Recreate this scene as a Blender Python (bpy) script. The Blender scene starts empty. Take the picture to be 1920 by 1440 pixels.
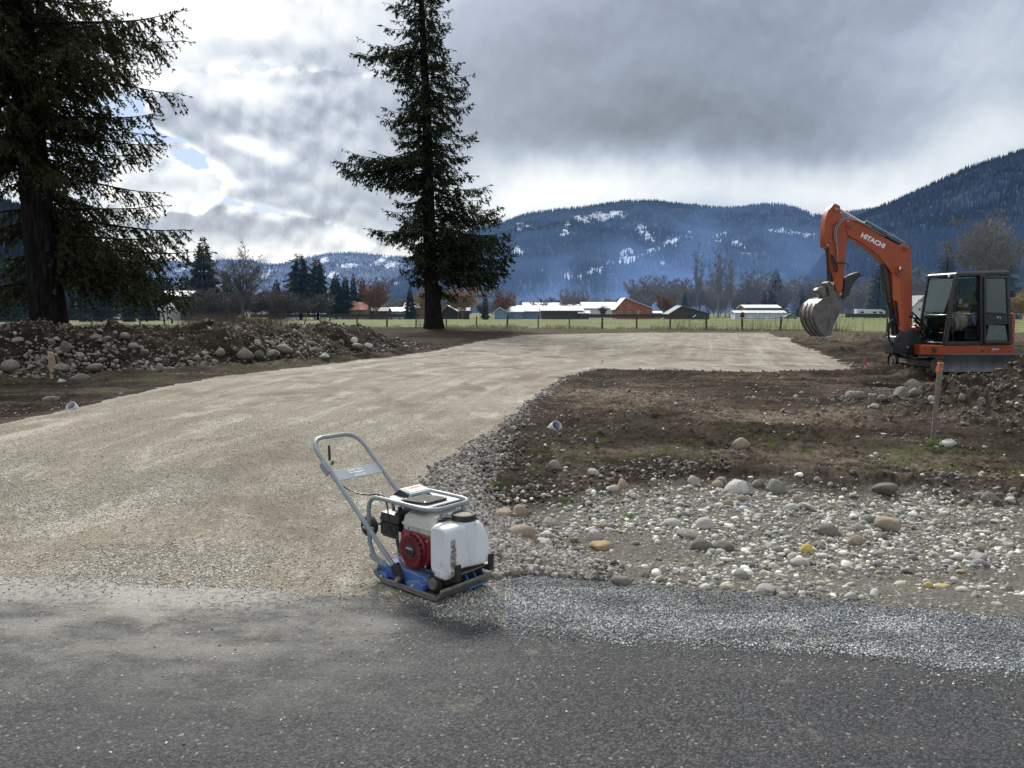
import bpy, bmesh, math, random
import numpy as np
from mathutils import Vector, Matrix, Euler

SC = bpy.context.scene
COL = SC.collection
R = math.radians
rng = np.random.default_rng(7)
random.seed(7)

# ------------------------------------------------------------------ camera and survey helpers
FPX, PITCH, EYE = 1400.0, R(5.5), 1.6
CP, SP = math.cos(PITCH), math.sin(PITCH)
cam_d = bpy.data.cameras.new("camera")
cam_d.sensor_width = 36.0
cam_d.lens = 36.0 * FPX / 1920.0
cam_d.clip_start = 0.05
cam_d.clip_end = 40000.0
cam = bpy.data.objects.new("camera", cam_d)
cam.location = (0, 0, EYE)
cam.rotation_euler = (R(90) - PITCH, 0, 0)
COL.objects.link(cam)
SC.camera = cam

def ray(px, py):
    a = (px - 960) / FPX; b = (720 - py) / FPX
    return (a, CP + b * SP, -SP + b * CP)
def gp(px, py, z=0.0):            # where a bearing meets level z
    d = ray(px, py); t = (z - EYE) / d[2]
    return (d[0] * t, d[1] * t)
def vp(px, py, D):                # bearing at depth D -> (x, z)
    d = ray(px, py); t = D / d[1]
    return (d[0] * t, EYE + d[2] * t)

# ------------------------------------------------------------------ numpy noise
def _hash(ix, iy, seed):
    n = (ix.astype(np.int64) * 374761393 + iy.astype(np.int64) * 668265263 + seed * 1442695041) & 0xFFFFFFFF
    n = ((n ^ (n >> 13)) * 1274126177) & 0xFFFFFFFF
    n = n ^ (n >> 16)
    return (n & 0xFFFF) / 65535.0
def vnoise(x, y, seed=0):
    x = np.asarray(x, float); y = np.asarray(y, float)
    ix = np.floor(x); iy = np.floor(y)
    fx = x - ix; fy = y - iy
    fx = fx * fx * fx * (fx * (fx * 6 - 15) + 10); fy = fy * fy * fy * (fy * (fy * 6 - 15) + 10)
    a = _hash(ix, iy, seed); b = _hash(ix + 1, iy, seed); c = _hash(ix, iy + 1, seed); d = _hash(ix + 1, iy + 1, seed)
    return (a * (1 - fx) + b * fx) * (1 - fy) + (c * (1 - fx) + d * fx) * fy
def fbm(x, y, oct=4, seed=0, rough=0.5):
    s = 0; amp = 1; tot = 0
    x = np.asarray(x, float); y = np.asarray(y, float)
    for k in range(oct):
        s = s + amp * (vnoise(x, y, seed + k * 17) - 0.5); tot += amp
        amp *= rough; x, y = x * 2.03 + 11.3, y * 2.01 - 7.7
    return s / tot * 2
def sstep(a, b, x):
    t = np.clip((x - a) / (b - a), 0, 1); return t * t * (3 - 2 * t)
def poly_sd(x, y, poly):          # signed distance, negative inside
    x = np.asarray(x, float); y = np.asarray(y, float)
    best = np.full(x.shape, 1e18); inside = np.zeros(x.shape, bool)
    n = len(poly)
    for i in range(n):
        x0, y0 = poly[i]; x1, y1 = poly[(i + 1) % n]
        ex, ey = x1 - x0, y1 - y0
        t = np.clip(((x - x0) * ex + (y - y0) * ey) / (ex * ex + ey * ey + 1e-12), 0, 1)
        dx = x - x0 - t * ex; dy = y - y0 - t * ey
        best = np.minimum(best, dx * dx + dy * dy)
        cond = ((y0 > y) != (y1 > y)) & (x < (x1 - x0) * (y - y0) / (y1 - y0 + 1e-12) + x0)
        inside ^= cond
    d = np.sqrt(best)
    return np.where(inside, -d, d)

# ------------------------------------------------------------------ node helper
class NT:
    def __init__(s, nt): s.nt = nt; s.n = nt.nodes; s.l = nt.links
    def new(s, t, **k):
        n = s.n.new(t)
        for a, b in k.items(): setattr(n, a, b)
        return n
    def put(s, sock, v):
        if v is None: return
        if isinstance(v, bpy.types.NodeSocket): s.l.new(v, sock)
        elif isinstance(v, (tuple, list)) and len(v) == 3 and sock.type == 'RGBA': sock.default_value = (*v, 1)
        else: sock.default_value = v
    def m(s, op, a, b=None, c=None, clamp=False):
        n = s.new('ShaderNodeMath', operation=op, use_clamp=clamp)
        s.put(n.inputs[0], a)
        if b is not None: s.put(n.inputs[1], b)
        if c is not None: s.put(n.inputs[2], c)
        return n.outputs[0]
    def add(s, a, b): return s.m('ADD', a, b)
    def sub(s, a, b): return s.m('SUBTRACT', a, b)
    def mul(s, a, b): return s.m('MULTIPLY', a, b)
    def vm(s, op, a, b=None):
        n = s.new('ShaderNodeVectorMath', operation=op)
        s.put(n.inputs[0], a)
        if b is not None: s.put(n.inputs[1], b)
        return n.outputs[0]
    def mix(s, f, a, b, mode='MIX'):
        n = s.new('ShaderNodeMix', data_type='RGBA', blend_type=mode, clamp_factor=True)
        s.put(n.inputs[0], f); s.put(n.inputs[6], a); s.put(n.inputs[7], b)
        return n.outputs[2]
    def noise(s, vec, scale, detail=4, rough=0.5, dist=0.0, out=0):
        n = s.new('ShaderNodeTexNoise')
        if vec is not None: s.l.new(vec, n.inputs['Vector'])
        n.inputs['Scale'].default_value = scale; n.inputs['Detail'].default_value = detail
        n.inputs['Roughness'].default_value = rough; n.inputs['Distortion'].default_value = dist
        return n.outputs[out]
    def voro(s, vec, scale, feature='F1', out=0, rand=1.0):
        n = s.new('ShaderNodeTexVoronoi', feature=feature)
        if vec is not None: s.l.new(vec, n.inputs['Vector'])
        n.inputs['Scale'].default_value = scale; n.inputs['Randomness'].default_value = rand
        return n.outputs[out]
    def rmp(s, v, a, b, c=0.0, d=1.0, smooth=True):
        n = s.new('ShaderNodeMapRange', interpolation_type='SMOOTHSTEP' if smooth else 'LINEAR', clamp=True)
        s.put(n.inputs[0], v); s.put(n.inputs[1], a); s.put(n.inputs[2], b); s.put(n.inputs[3], c); s.put(n.inputs[4], d)
        return n.outputs[0]
    def ramp(s, f, stops):
        n = s.new('ShaderNodeValToRGB'); s.put(n.inputs[0], f)
        e = n.color_ramp.elements
        while len(e) < len(stops): e.new(0.5)
        for i, (p, c) in enumerate(stops):
            e[i].position = p; e[i].color = (*c, 1)
        return n.outputs[0]
    def bump(s, h, strength=0.3, dist=0.02):
        n = s.new('ShaderNodeBump'); n.inputs['Strength'].default_value = strength; n.inputs['Distance'].default_value = dist
        s.put(n.inputs['Height'], h); return n.outputs[0]
    def scalev(s, vec, sc):
        n = s.new('ShaderNodeMapping'); s.l.new(vec, n.inputs[0]); n.inputs['Scale'].default_value = sc; return n.outputs[0]

MATS = {}
def material(name):
    m = bpy.data.materials.new(name); m.use_nodes = True
    nt = NT(m.node_tree); b = m.node_tree.nodes['Principled BSDF']
    MATS[name] = m
    return m, nt, b
def paint(name, col, rough=0.5, metal=0.0, var=0.15, dirt=0.0, dirtcol=(0.16, 0.13, 0.10), bump=0.0, scale=6.0, spec=0.5, coord='Object', emit=None):
    """painted or bare surface with mottling, a dust film and micro relief"""
    m, n, b = material(name)
    tc = n.new('ShaderNodeTexCoord').outputs[coord]
    n1 = n.noise(tc, scale, 6, 0.6); n2 = n.noise(tc, scale * 7, 4, 0.6)
    f = n.rmp(n1, 0.3, 0.7, 1 - var, 1 + var)
    c = n.vm('SCALE', n.mix(0.0, col, col)); c.node.inputs[3].default_value = 1
    n.l.new(f, c.node.inputs[3])
    if dirt > 0:
        g = n.new('ShaderNodeNewGeometry')
        up = n.new('ShaderNodeSeparateXYZ'); n.l.new(g.outputs['Normal'], up.inputs[0])
        upz = n.rmp(up.outputs[2], 0.1, 0.95, 0.25, 1.0)
        dm = n.mul(n.mul(n.rmp(n.add(n.mul(n1, 0.6), n.mul(n2, 0.4)), 0.38, 0.62), upz), dirt)
        c = n.mix(dm, c, dirtcol)
    n.put(b.inputs['Base Color'], c)
    n.put(b.inputs['Roughness'], n.rmp(n2, 0.3, 0.7, max(0.05, rough - 0.1), min(1, rough + 0.15)))
    b.inputs['Metallic'].default_value = metal
    b.inputs['Specular IOR Level'].default_value = spec
    if bump > 0: n.put(b.inputs['Normal'], n.bump(n2, bump, 0.004))
    if emit:
        b.inputs['Emission Color'].default_value = (*emit, 1); b.inputs['Emission Strength'].default_value = 1.0
    return m

# ------------------------------------------------------------------ object helpers
def tag(o, label=None, cat=None, group=None, kind=None):
    if label: o['label'] = label
    if cat: o['category'] = cat
    if group: o['group'] = group
    if kind: o['kind'] = kind
    return o
def empty(name, loc=(0, 0, 0), rz=0.0):
    o = bpy.data.objects.new(name, None); COL.objects.link(o)
    o.location = loc; o.rotation_euler = (0, 0, rz); o.empty_display_size = 0.2
    return o
def np_mesh(name, v, faces, mats=(), smooth=False, col=None, colname='tint', mi=None):
    """faces: (n,3) or (n,4) int array"""
    me = bpy.data.meshes.new(name)
    v = np.asarray(v, np.float32); faces = np.asarray(faces, np.int32)
    k = faces.shape[1]
    me.vertices.add(len(v)); me.vertices.foreach_set('co', v.ravel())
    me.loops.add(faces.size); me.loops.foreach_set('vertex_index', faces.ravel())
    me.polygons.add(len(faces))
    me.polygons.foreach_set('loop_start', np.arange(0, faces.size, k, dtype=np.int32))
    me.polygons.foreach_set('loop_total', np.full(len(faces), k, np.int32))
    me.polygons.foreach_set('use_smooth', np.full(len(faces), bool(smooth)))
    if mi is not None: me.polygons.foreach_set('material_index', np.asarray(mi, np.int32))
    me.update(calc_edges=True)
    if col is not None:
        at = me.color_attributes.new(colname, 'FLOAT_COLOR', 'POINT')
        at.data.foreach_set('color', np.asarray(col, np.float32).ravel())
    for m in mats: me.materials.append(m)
    return me
def link(name, me, parent=None, loc=None, rot=None, scale=None):
    o = bpy.data.objects.new(name, me); COL.objects.link(o)
    if parent is not None: o.parent = parent
    if loc is not None: o.location = loc
    if rot is not None: o.rotation_euler = rot
    if scale is not None: o.scale = scale
    return o

class MB:
    """collects solids, then becomes ONE mesh object"""
    def __init__(s): s.bm = bmesh.new()
    def _xf(s, vs, M):
        for v in vs: v.co = M @ v.co
    def box(s, c, size, rot=(0, 0, 0)):
        r = bmesh.ops.create_cube(s.bm, size=1.0)
        M = Matrix.Translation(c) @ Euler(rot).to_matrix().to_4x4() @ Matrix.Diagonal((*size, 1))
        s._xf(r['verts'], M); return s
    def cyl(s, p0, p1, r0, r1=None, seg=12, caps=True):
        if r1 is None: r1 = r0
        p0 = Vector(p0); p1 = Vector(p1); d = p1 - p0
        r = bmesh.ops.create_cone(s.bm, cap_ends=caps, segments=seg, radius1=r0, radius2=r1, depth=d.length)
        q = Vector((0, 0, 1)).rotation_difference(d.normalized()) if d.length > 0 else Matrix()
        s._xf(r['verts'], Matrix.Translation((p0 + p1) / 2) @ q.to_matrix().to_4x4()); return s
    def sph(s, c, r, seg=12, scale=(1, 1, 1)):
        k = bmesh.ops.create_uvsphere(s.bm, u_segments=seg, v_segments=max(6, seg // 2 + 2), radius=r)
        s._xf(k['verts'], Matrix.Translation(c) @ Matrix.Diagonal((*scale, 1))); return s
    def tube(s, pts, r, seg=8, closed=False):
        pts = [Vector(p) for p in pts]; n = len(pts); rings = []
        rr = r if isinstance(r, (list, tuple)) else [r] * n
        up = None
        for i, p in enumerate(pts):
            a = pts[(i - 1) % n] if (closed or i > 0) else p
            b = pts[(i + 1) % n] if (closed or i < n - 1) else p
            t = (b - a).normalized()
            if up is None:
                up = Vector((0, 0, 1)) if abs(t.z) < 0.9 else Vector((1, 0, 0))
            side = t.cross(up).normalized(); up = side.cross(t).normalized()
            rings.append([s.bm.verts.new(p + (side * math.cos(2 * math.pi * k / seg) + up * math.sin(2 * math.pi * k / seg)) * rr[i]) for k in range(seg)])
        rng_ = range(n) if closed else range(n - 1)
        for i in rng_:
            A, B = rings[i], rings[(i + 1) % n]
            for k in range(seg): s.bm.faces.new((A[k], A[(k + 1) % seg], B[(k + 1) % seg], B[k]))
        if not closed:
            s.bm.faces.new(rings[0][::-1]); s.bm.faces.new(rings[-1])
        return s
    def prism(s, poly, a0, a1, plane='xz', poly2=None):
        """poly in the named plane extruded between a0 and a1 on the third axis; poly2: outline at a1"""
        poly2 = poly2 or poly
        f = {'xz': lambda p, a: (p[0], a, p[1]), 'xy': lambda p, a: (p[0], p[1], a), 'yz': lambda p, a: (a, p[0], p[1])}[plane]
        A = [s.bm.verts.new(f(p, a0)) for p in poly]; B = [s.bm.verts.new(f(p, a1)) for p in poly2]
        n = len(poly)
        s.bm.faces.new(A); s.bm.faces.new(B[::-1])
        for i in range(n): s.bm.faces.new((A[i], B[i], B[(i + 1) % n], A[(i + 1) % n]))
        return s
    def loft(s, rings, cap=True):
        V = [[s.bm.verts.new(p) for p in r] for r in rings]; n = len(V[0])
        for A, B in zip(V, V[1:]):
            for i in range(n): s.bm.faces.new((A[i], A[(i + 1) % n], B[(i + 1) % n], B[i]))
        if cap: s.bm.faces.new(V[0][::-1]); s.bm.faces.new(V[-1])
        return s
    def quad(s, *p):
        s.bm.faces.new([s.bm.verts.new(q) for q in p]); return s
    def build(s, name, mat, parent=None, bevel=0.0, seg=2, smooth=True, loc=None, rot=None, angle=35, subsurf=0):
        bmesh.ops.recalc_face_normals(s.bm, faces=s.bm.faces)
        me = bpy.data.meshes.new(name); s.bm.to_mesh(me); s.bm.free()
        if smooth:
            me.polygons.foreach_set('use_smooth', [True] * len(me.polygons))
            me.update()
            try: me.set_sharp_from_angle(angle=R(angle))
            except Exception: pass
        me.materials.append(mat)
        o = link(name, me, parent, loc, rot)
        if bevel > 0:
            b = o.modifiers.new('bevel', 'BEVEL'); b.width = bevel; b.segments = seg; b.limit_method = 'ANGLE'; b.angle_limit = R(30)
            b.harden_normals = False
        if subsurf:
            q = o.modifiers.new('sub', 'SUBSURF'); q.levels = subsurf; q.render_levels = subsurf
        return o

def text_mesh(name, body, size, M, mat, parent, extrude=0.002, bold=0.0, width=None):
    c = bpy.data.curves.new(name, 'FONT'); c.body = body; c.size = size; c.extrude = extrude; c.offset = bold
    c.align_x = 'CENTER'; c.align_y = 'CENTER'
    t = bpy.data.objects.new(name, c); COL.objects.link(t)
    dg = bpy.context.evaluated_depsgraph_get(); dg.update()
    me = bpy.data.meshes.new_from_object(t.evaluated_get(dg))
    bpy.data.objects.remove(t); bpy.data.curves.remove(c)
    if width:
        xs = [v.co.x for v in me.vertices]; k = width / (max(xs) - min(xs))
        me.transform(Matrix.Diagonal((k, 1, 1, 1)))
    me.transform(M); me.name = name
    me.materials.clear(); me.materials.append(mat)
    return link(name, me, parent)

# ------------------------------------------------------------------ stones
def ico(sub):
    bm = bmesh.new(); bmesh.ops.create_icosphere(bm, subdivisions=sub, radius=1.0)
    v = np.array([x.co[:] for x in bm.verts]); f = np.array([[x.index for x in q.verts] for q in bm.faces]); bm.free()
    return v, f
def stone_templates(sub, n, angular, seed):
    r = np.random.default_rng(seed); out = []
    v0, f = ico(sub)
    for k in range(n):
        v = v0.copy()
        # planes cut the sphere into facets, then a soft lump field
        for _ in range(7 if angular else 4):
            d = r.normal(size=3); d /= np.linalg.norm(d); c = r.uniform(0.55, 0.8) if angular else r.uniform(0.68, 0.92)
            h = v @ d; over = np.maximum(h - c, 0)
            v = v - d * (over * (0.95 if angular else 0.75))[:, None]
        for _ in range(3):
            d = r.normal(size=3) * 1.6; ph = r.uniform(0, 6)
            v = v * (1 + 0.05 * np.sin(v @ d + ph))[:, None]
        out.append((v, f))
    return out
T_ROUND1 = stone_templates(2, 10, False, 1)
T_ROUND0 = stone_templates(1, 10, False, 2)
T_CHIP = stone_templates(1, 10, True, 3)
T_HI = stone_templates(4, 14, False, 4)

def euler_mats(rx, ry, rz):
    cx, sx, cy, sy, cz, sz = np.cos(rx), np.sin(rx), np.cos(ry), np.sin(ry), np.cos(rz), np.sin(rz)
    M = np.empty((len(rx), 3, 3))
    M[:, 0, 0] = cz * cy; M[:, 0, 1] = cz * sy * sx - sz * cx; M[:, 0, 2] = cz * sy * cx + sz * sx
    M[:, 1, 0] = sz * cy; M[:, 1, 1] = sz * sy * sx + cz * cx; M[:, 1, 2] = sz * sy * cx - cz * sx
    M[:, 2, 0] = -sy; M[:, 2, 1] = cy * sx; M[:, 2, 2] = cy * cx
    return M
def stones_mesh(name, P, S, templates, mat, tint, flat=0.65, tilt=0.35, smooth=True, seed=0):
    """P (n,3) centres, S (n,) half sizes, tint (n,3) base colours -> one mesh"""
    r = np.random.default_rng(seed); n = len(P); T = r.integers(0, len(templates), n)
    M = euler_mats(r.normal(0, tilt, n), r.normal(0, tilt, n), r.uniform(0, 6.28, n))
    sc = np.stack([S * r.uniform(0.8, 1.35, n), S * r.uniform(0.65, 1.05, n), S * r.uniform(flat * 0.7, flat * 1.25, n)], 1)
    Vs, Fs, Cs = [], [], []; base = 0
    for t, (v, f) in enumerate(templates):
        idx = np.where(T == t)[0]
        if not len(idx): continue
        L = v[None] * sc[idx][:, None, :]
        W = np.einsum('nij,nvj->nvi', M[idx], L) + P[idx][:, None, :]
        Vs.append(W.reshape(-1, 3))
        Fs.append((f[None] + (np.arange(len(idx)) * len(v))[:, None, None] + base).reshape(-1, 3)); base += len(idx) * len(v)
        c = np.ones((len(idx), len(v), 4)); c[..., :3] = tint[idx][:, None, :]
        Cs.append(c.reshape(-1, 4))
    return np_mesh(name, np.concatenate(Vs), np.concatenate(Fs), [mat], smooth, np.concatenate(Cs))
# ------------------------------------------------------------------ zones of the site (metres, from the survey bearings)
DRIVE = [gp(*p) for p in [(-700, 1035), (-300, 860), (0, 795), (140, 765), (300, 727), (420, 705), (620, 682), (800, 661), (900, 640), (985, 628), (1200, 623.5), (1440, 624),
         (1500, 648), (1560, 670), (1605, 693), (1400, 698), (1250, 694), (1130, 692), (1060, 706), (1005, 745), (950, 795), (890, 835), (815, 880), (800, 915), (825, 950), (868, 985), (895, 1020), (912, 1055), (925, 1085), (960, 1250)]]
DRIVE += [(-0.2, 3.0), (-9, 3.0)]
ROADLINE = [(-60, 11.8), (-12, 5.75), (-3.15, 4.46), (-0.8, 4.16), (0.0, 3.79), (0.62, 3.62), (2.3, 3.22), (6, 2.35), (60, -10)]
SHOULD = [(-0.5, 4.38), (-0.19, 4.36), (0.1, 4.42), (0.6, 4.31), (1.2, 4.16), (2.0, 3.97), (2.69, 3.78), (5, 3.3), (30, -2), (30, -12), (-0.6, 3)]
BERM = [gp(*p) for p in [(-700, 730), (-150, 706), (0, 702), (100, 699), (300, 690), (480, 681), (610, 671), (700, 662), (780, 652), (850, 642)]]
rl = np.array(ROADLINE)
def road_edge(x): return np.interp(x, rl[:, 0], rl[:, 1])
def berm_s(x, y):                 # signed distance behind the front foot of the bank, and position along it
    x = np.asarray(x, float); y = np.asarray(y, float)
    best = np.full(x.shape, 1e9); sgn = np.ones(x.shape); al = np.zeros(x.shape); tot = 0
    for i in range(len(BERM) - 1):
        (x0, y0), (x1, y1) = BERM[i], BERM[i + 1]
        ex, ey = x1 - x0, y1 - y0; L = math.hypot(ex, ey)
        t = np.clip(((x - x0) * ex + (y - y0) * ey) / L ** 2, 0, 1)
        d = np.hypot(x - x0 - t * ex, y - y0 - t * ey)
        c = ex * (y - y0) - ey * (x - x0)
        up = d < best
        best = np.where(up, d, best); sgn = np.where(up, np.sign(c), sgn); al = np.where(up, tot + t * L, al); tot += L
    return best * sgn, al, tot
def bump2(x, y, cx, cy, rx, ry, p=1.0):
    d = ((x - cx) / rx) ** 2 + ((y - cy) / ry) ** 2
    return np.exp(-d ** p)
COBLINE = np.array([(-0.4, 6.3), (0.4, 6.6), (1.0, 7.2), (1.5, 7.55), (2.5, 7.3), (3.4, 6.9), (5, 6.6), (30, 6.0)])
def zones(x, y):
    z = {}
    nz = fbm(x * 1.7, y * 1.7, 4, 3)
    nf = fbm(x * 6, y * 6, 3, 9)
    z['drive'] = poly_sd(x, y, DRIVE) + nz * np.clip(y * 0.012, 0.04, 0.3) + nf * 0.03
    z['road'] = y - (road_edge(x) + 0.12 * nz + 0.06 * nf + 0.14 * fbm(x * 0.6, y * 0.3, 2, 45))          # <0 on asphalt
    z['shoulder'] = poly_sd(x, y, SHOULD) + 0.06 * nz + 0.04 * nf
    z['cob'] = sstep(0.35, -0.35, y - np.interp(x, COBLINE[:, 0], COBLINE[:, 1]) + nz * 0.5) * sstep(-0.5, 0.1, x + 0.2)
    return z
def height(x, y, fine=True):
    x = np.asarray(x, float); y = np.asarray(y, float)
    Z = zones(x, y)
    off = sstep(0.02, 0.75, Z['drive']) * sstep(0.0, 0.9, Z['shoulder']) * sstep(4.3, 5.4, y + 0.25 * x)      # 1 on raw ground
    n1 = fbm(x * 0.35, y * 0.35, 3, 21); n2 = fbm(x * 1.6, y * 1.6, 5, 33, 0.55); n3 = fbm(x * 7, y * 7, 4, 51, 0.6)
    h = off * (-0.10 - 0.03 * Z['cob'] + 0.06 * n1)
    near = sstep(60, 20, y)
    rough = off * (1 - 0.55 * Z['cob']) * (0.35 + 0.65 * sstep(-0.2, 0.4, fbm(x * 0.5, y * 0.5, 2, 77))) * near
    h = h + rough * (0.085 * n2 + 0.085 * np.abs(n3))
    if fine: h = h + off * near * 0.028 * (1 - 0.5 * Z['cob']) * fbm(x * 22, y * 22, 3, 91, 0.6)
    h = h + (1 - off) * 0.012 * fbm(x * 0.9, y * 0.9, 3, 5) * sstep(4.6, 6, y)
    # dark lip of earth above the cobbles
    h = h + off * 0.10 * np.exp(-((y - np.interp(x, COBLINE[:, 0], COBLINE[:, 1]) - 0.45) / 0.4) ** 2) * sstep(1.2, 2.5, x) * (1 + 0.6 * n2)
    # rubble bank on the left
    s, al, tot = berm_s(x, y)
    cr = 1.12 - 0.20 * sstep(0.35 * tot, tot, al) + 0.34 * fbm(al * 0.45, al * 0, 3, 63)
    endf = sstep(tot - 0.3, tot - 8.5, al)
    sw = s + 0.25 * fbm(x * 0.9, y * 0.9, 3, 64)
    prof = sstep(0.0, 2.1, sw) * sstep(5.6, 2.9, sw)
    prof = np.power(np.clip(prof, 0, 1), 0.85)
    far_ok = (x < 0) & (y > 8)
    bh = np.where(far_ok, prof * cr * endf, 0)
    h = h + bh * (1 + 0.10 * n2) + np.where(bh > 0.02, 0.12 * n2 + 0.15 * np.abs(n3) * np.clip(bh * 3, 0, 1), 0)
    # windrow in front of the bank
    h = h + np.where(far_ok, 0.20 * np.exp(-((sw + 0.55) / 0.35) ** 2) * sstep(-0.1, 0.5, fbm(al * 0.3, al * 0 + 4, 2, 8) + 0.25) * endf * (1 + n2), 0)
    # heaps on the right
    pile = 0.60 * bump2(x, y, 8.9, 12.7, 1.6, 1.3, 1.3) + 0.12 * bump2(x, y, 7.8, 14.8, 1.3, 0.9, 1.3) + 0.50 * bump2(x, y, 11.0, 12.2, 1.6, 1.4) + 0.12 * bump2(x, y, 7.0, 13.0, 1.1, 1.1)
    pile = pile + 0.15 * bump2(x, y, 13.5, 15.2, 3, 1.2)
    h = h + pile * (1 + 0.30 * n2) + np.clip(pile * 3, 0, 1) * (0.12 * n2 + 0.05 * np.abs(n3))
    # spoil along the right edge of the driveway and behind
    e = np.array([gp(*p) for p in [(1640, 700), (1590, 680), (1520, 655), (1470, 634), (1450, 626)]])
    best = np.full(x.shape, 1e9)
    for (x0, y0), (x1, y1) in zip(e[:-1], e[1:]):
        ex, ey = x1 - x0, y1 - y0; t = np.clip(((x - x0) * ex + (y - y0) * ey) / (ex * ex + ey * ey), 0, 1)
        best = np.minimum(best, np.hypot(x - x0 - t * ex - 0.9, (y - y0 - t * ey)))
    h = h + 0.18 * np.exp(-(best / 0.55) ** 2) * (1 + 0.8 * n2) * near
    h = h + 0.45 * bump2(x, y, 21.5, 42, 6, 2.2) * (1 + 0.7 * n2) + 0.35 * bump2(x, y, 16.6, 31, 2.6, 2.4) * (1 + n2)
    h = h + 0.35 * bump2(x, y, -7.5, 69.5, 5, 2.5)
    h = h - 0.0042 * np.clip(y - 85, 0, 190)
    return h
def hit(px, py, tmax=80):
    d = ray(px, py); t = np.concatenate([np.linspace(2, 30, 1800), np.linspace(30.02, tmax, 1200)])
    X, Y, Zz = d[0] * t, d[1] * t, EYE + d[2] * t
    hh = height(X, Y, False); k = np.argmax(Zz < hh)
    if Zz[k] >= hh[k]: return gp(px, py) + (0.0,)
    return float(X[k]), float(Y[k]), float(hh[k])

# ------------------------------------------------------------------ ground materials
def stone_mat(name, rough=0.85, bumpd=0.004, dirt=0.35, scale=40):
    m, n, b = material(name)
    tc = n.new('ShaderNodeTexCoord').outputs['Object']
    at = n.new('ShaderNodeAttribute', attribute_name='tint').outputs[0]
    a = n.noise(tc, scale, 5, 0.65); g = n.noise(tc, scale * 0.25, 3, 0.6)
    c = n.mix(n.rmp(a, 0.35, 0.7, 0, 0.5), at, n.mix(0.5, at, (0.62, 0.60, 0.55)))
    c = n.mix(n.rmp(g, 0.5, 0.68, 0, dirt), c, (0.10, 0.08, 0.06))
    n.put(b.inputs['Base Color'], c); b.inputs['Roughness'].default_value = rough
    n.put(b.inputs['Normal'], n.bump(a, 0.5, bumpd))
    return m
def rock_mat(name, stops, dirt=0.5):
    """single rocks: colour per object, mineral bands, soil staining"""
    m, n, b = material(name)
    tc = n.new('ShaderNodeTexCoord').outputs['Object']
    oi = n.new('ShaderNodeObjectInfo')
    v = n.vm('ADD', tc, n.vm('SCALE', oi.outputs['Location'])); v.node.inputs[1].links[0].from_node.inputs[3].default_value = 3.1
    base = n.ramp(oi.outputs['Random'], stops)
    a = n.noise(v, 3.0, 6, 0.65); f = n.noise(v, 26, 5, 0.7); band = n.noise(n.scalev(v, (1, 1, 5)), 1.6, 3, 0.5, 0.6)
    c = n.mix(n.rmp(band, 0.45, 0.62, 0, 0.45), base, n.mix(0.6, base, (0.22, 0.18, 0.14)))
    c = n.mix(n.rmp(f, 0.52, 0.75, 0, 0.5), c, (0.66, 0.64, 0.58))
    c = n.mix(n.rmp(f, 0.46, 0.28, 0, 0.5), c, (0.10, 0.09, 0.08))
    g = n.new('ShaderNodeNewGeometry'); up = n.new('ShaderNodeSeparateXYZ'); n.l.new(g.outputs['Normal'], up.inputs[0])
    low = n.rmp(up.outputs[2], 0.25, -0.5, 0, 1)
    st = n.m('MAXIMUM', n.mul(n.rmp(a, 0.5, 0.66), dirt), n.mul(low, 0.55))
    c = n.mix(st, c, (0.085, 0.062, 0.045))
    n.put(b.inputs['Base Color'], c); b.inputs['Roughness'].default_value = 0.85
    n.put(b.inputs['Normal'], n.bump(n.add(n.mul(a, 0.6), n.mul(f, 0.3)), 0.7, 0.06))
    return m

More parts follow.
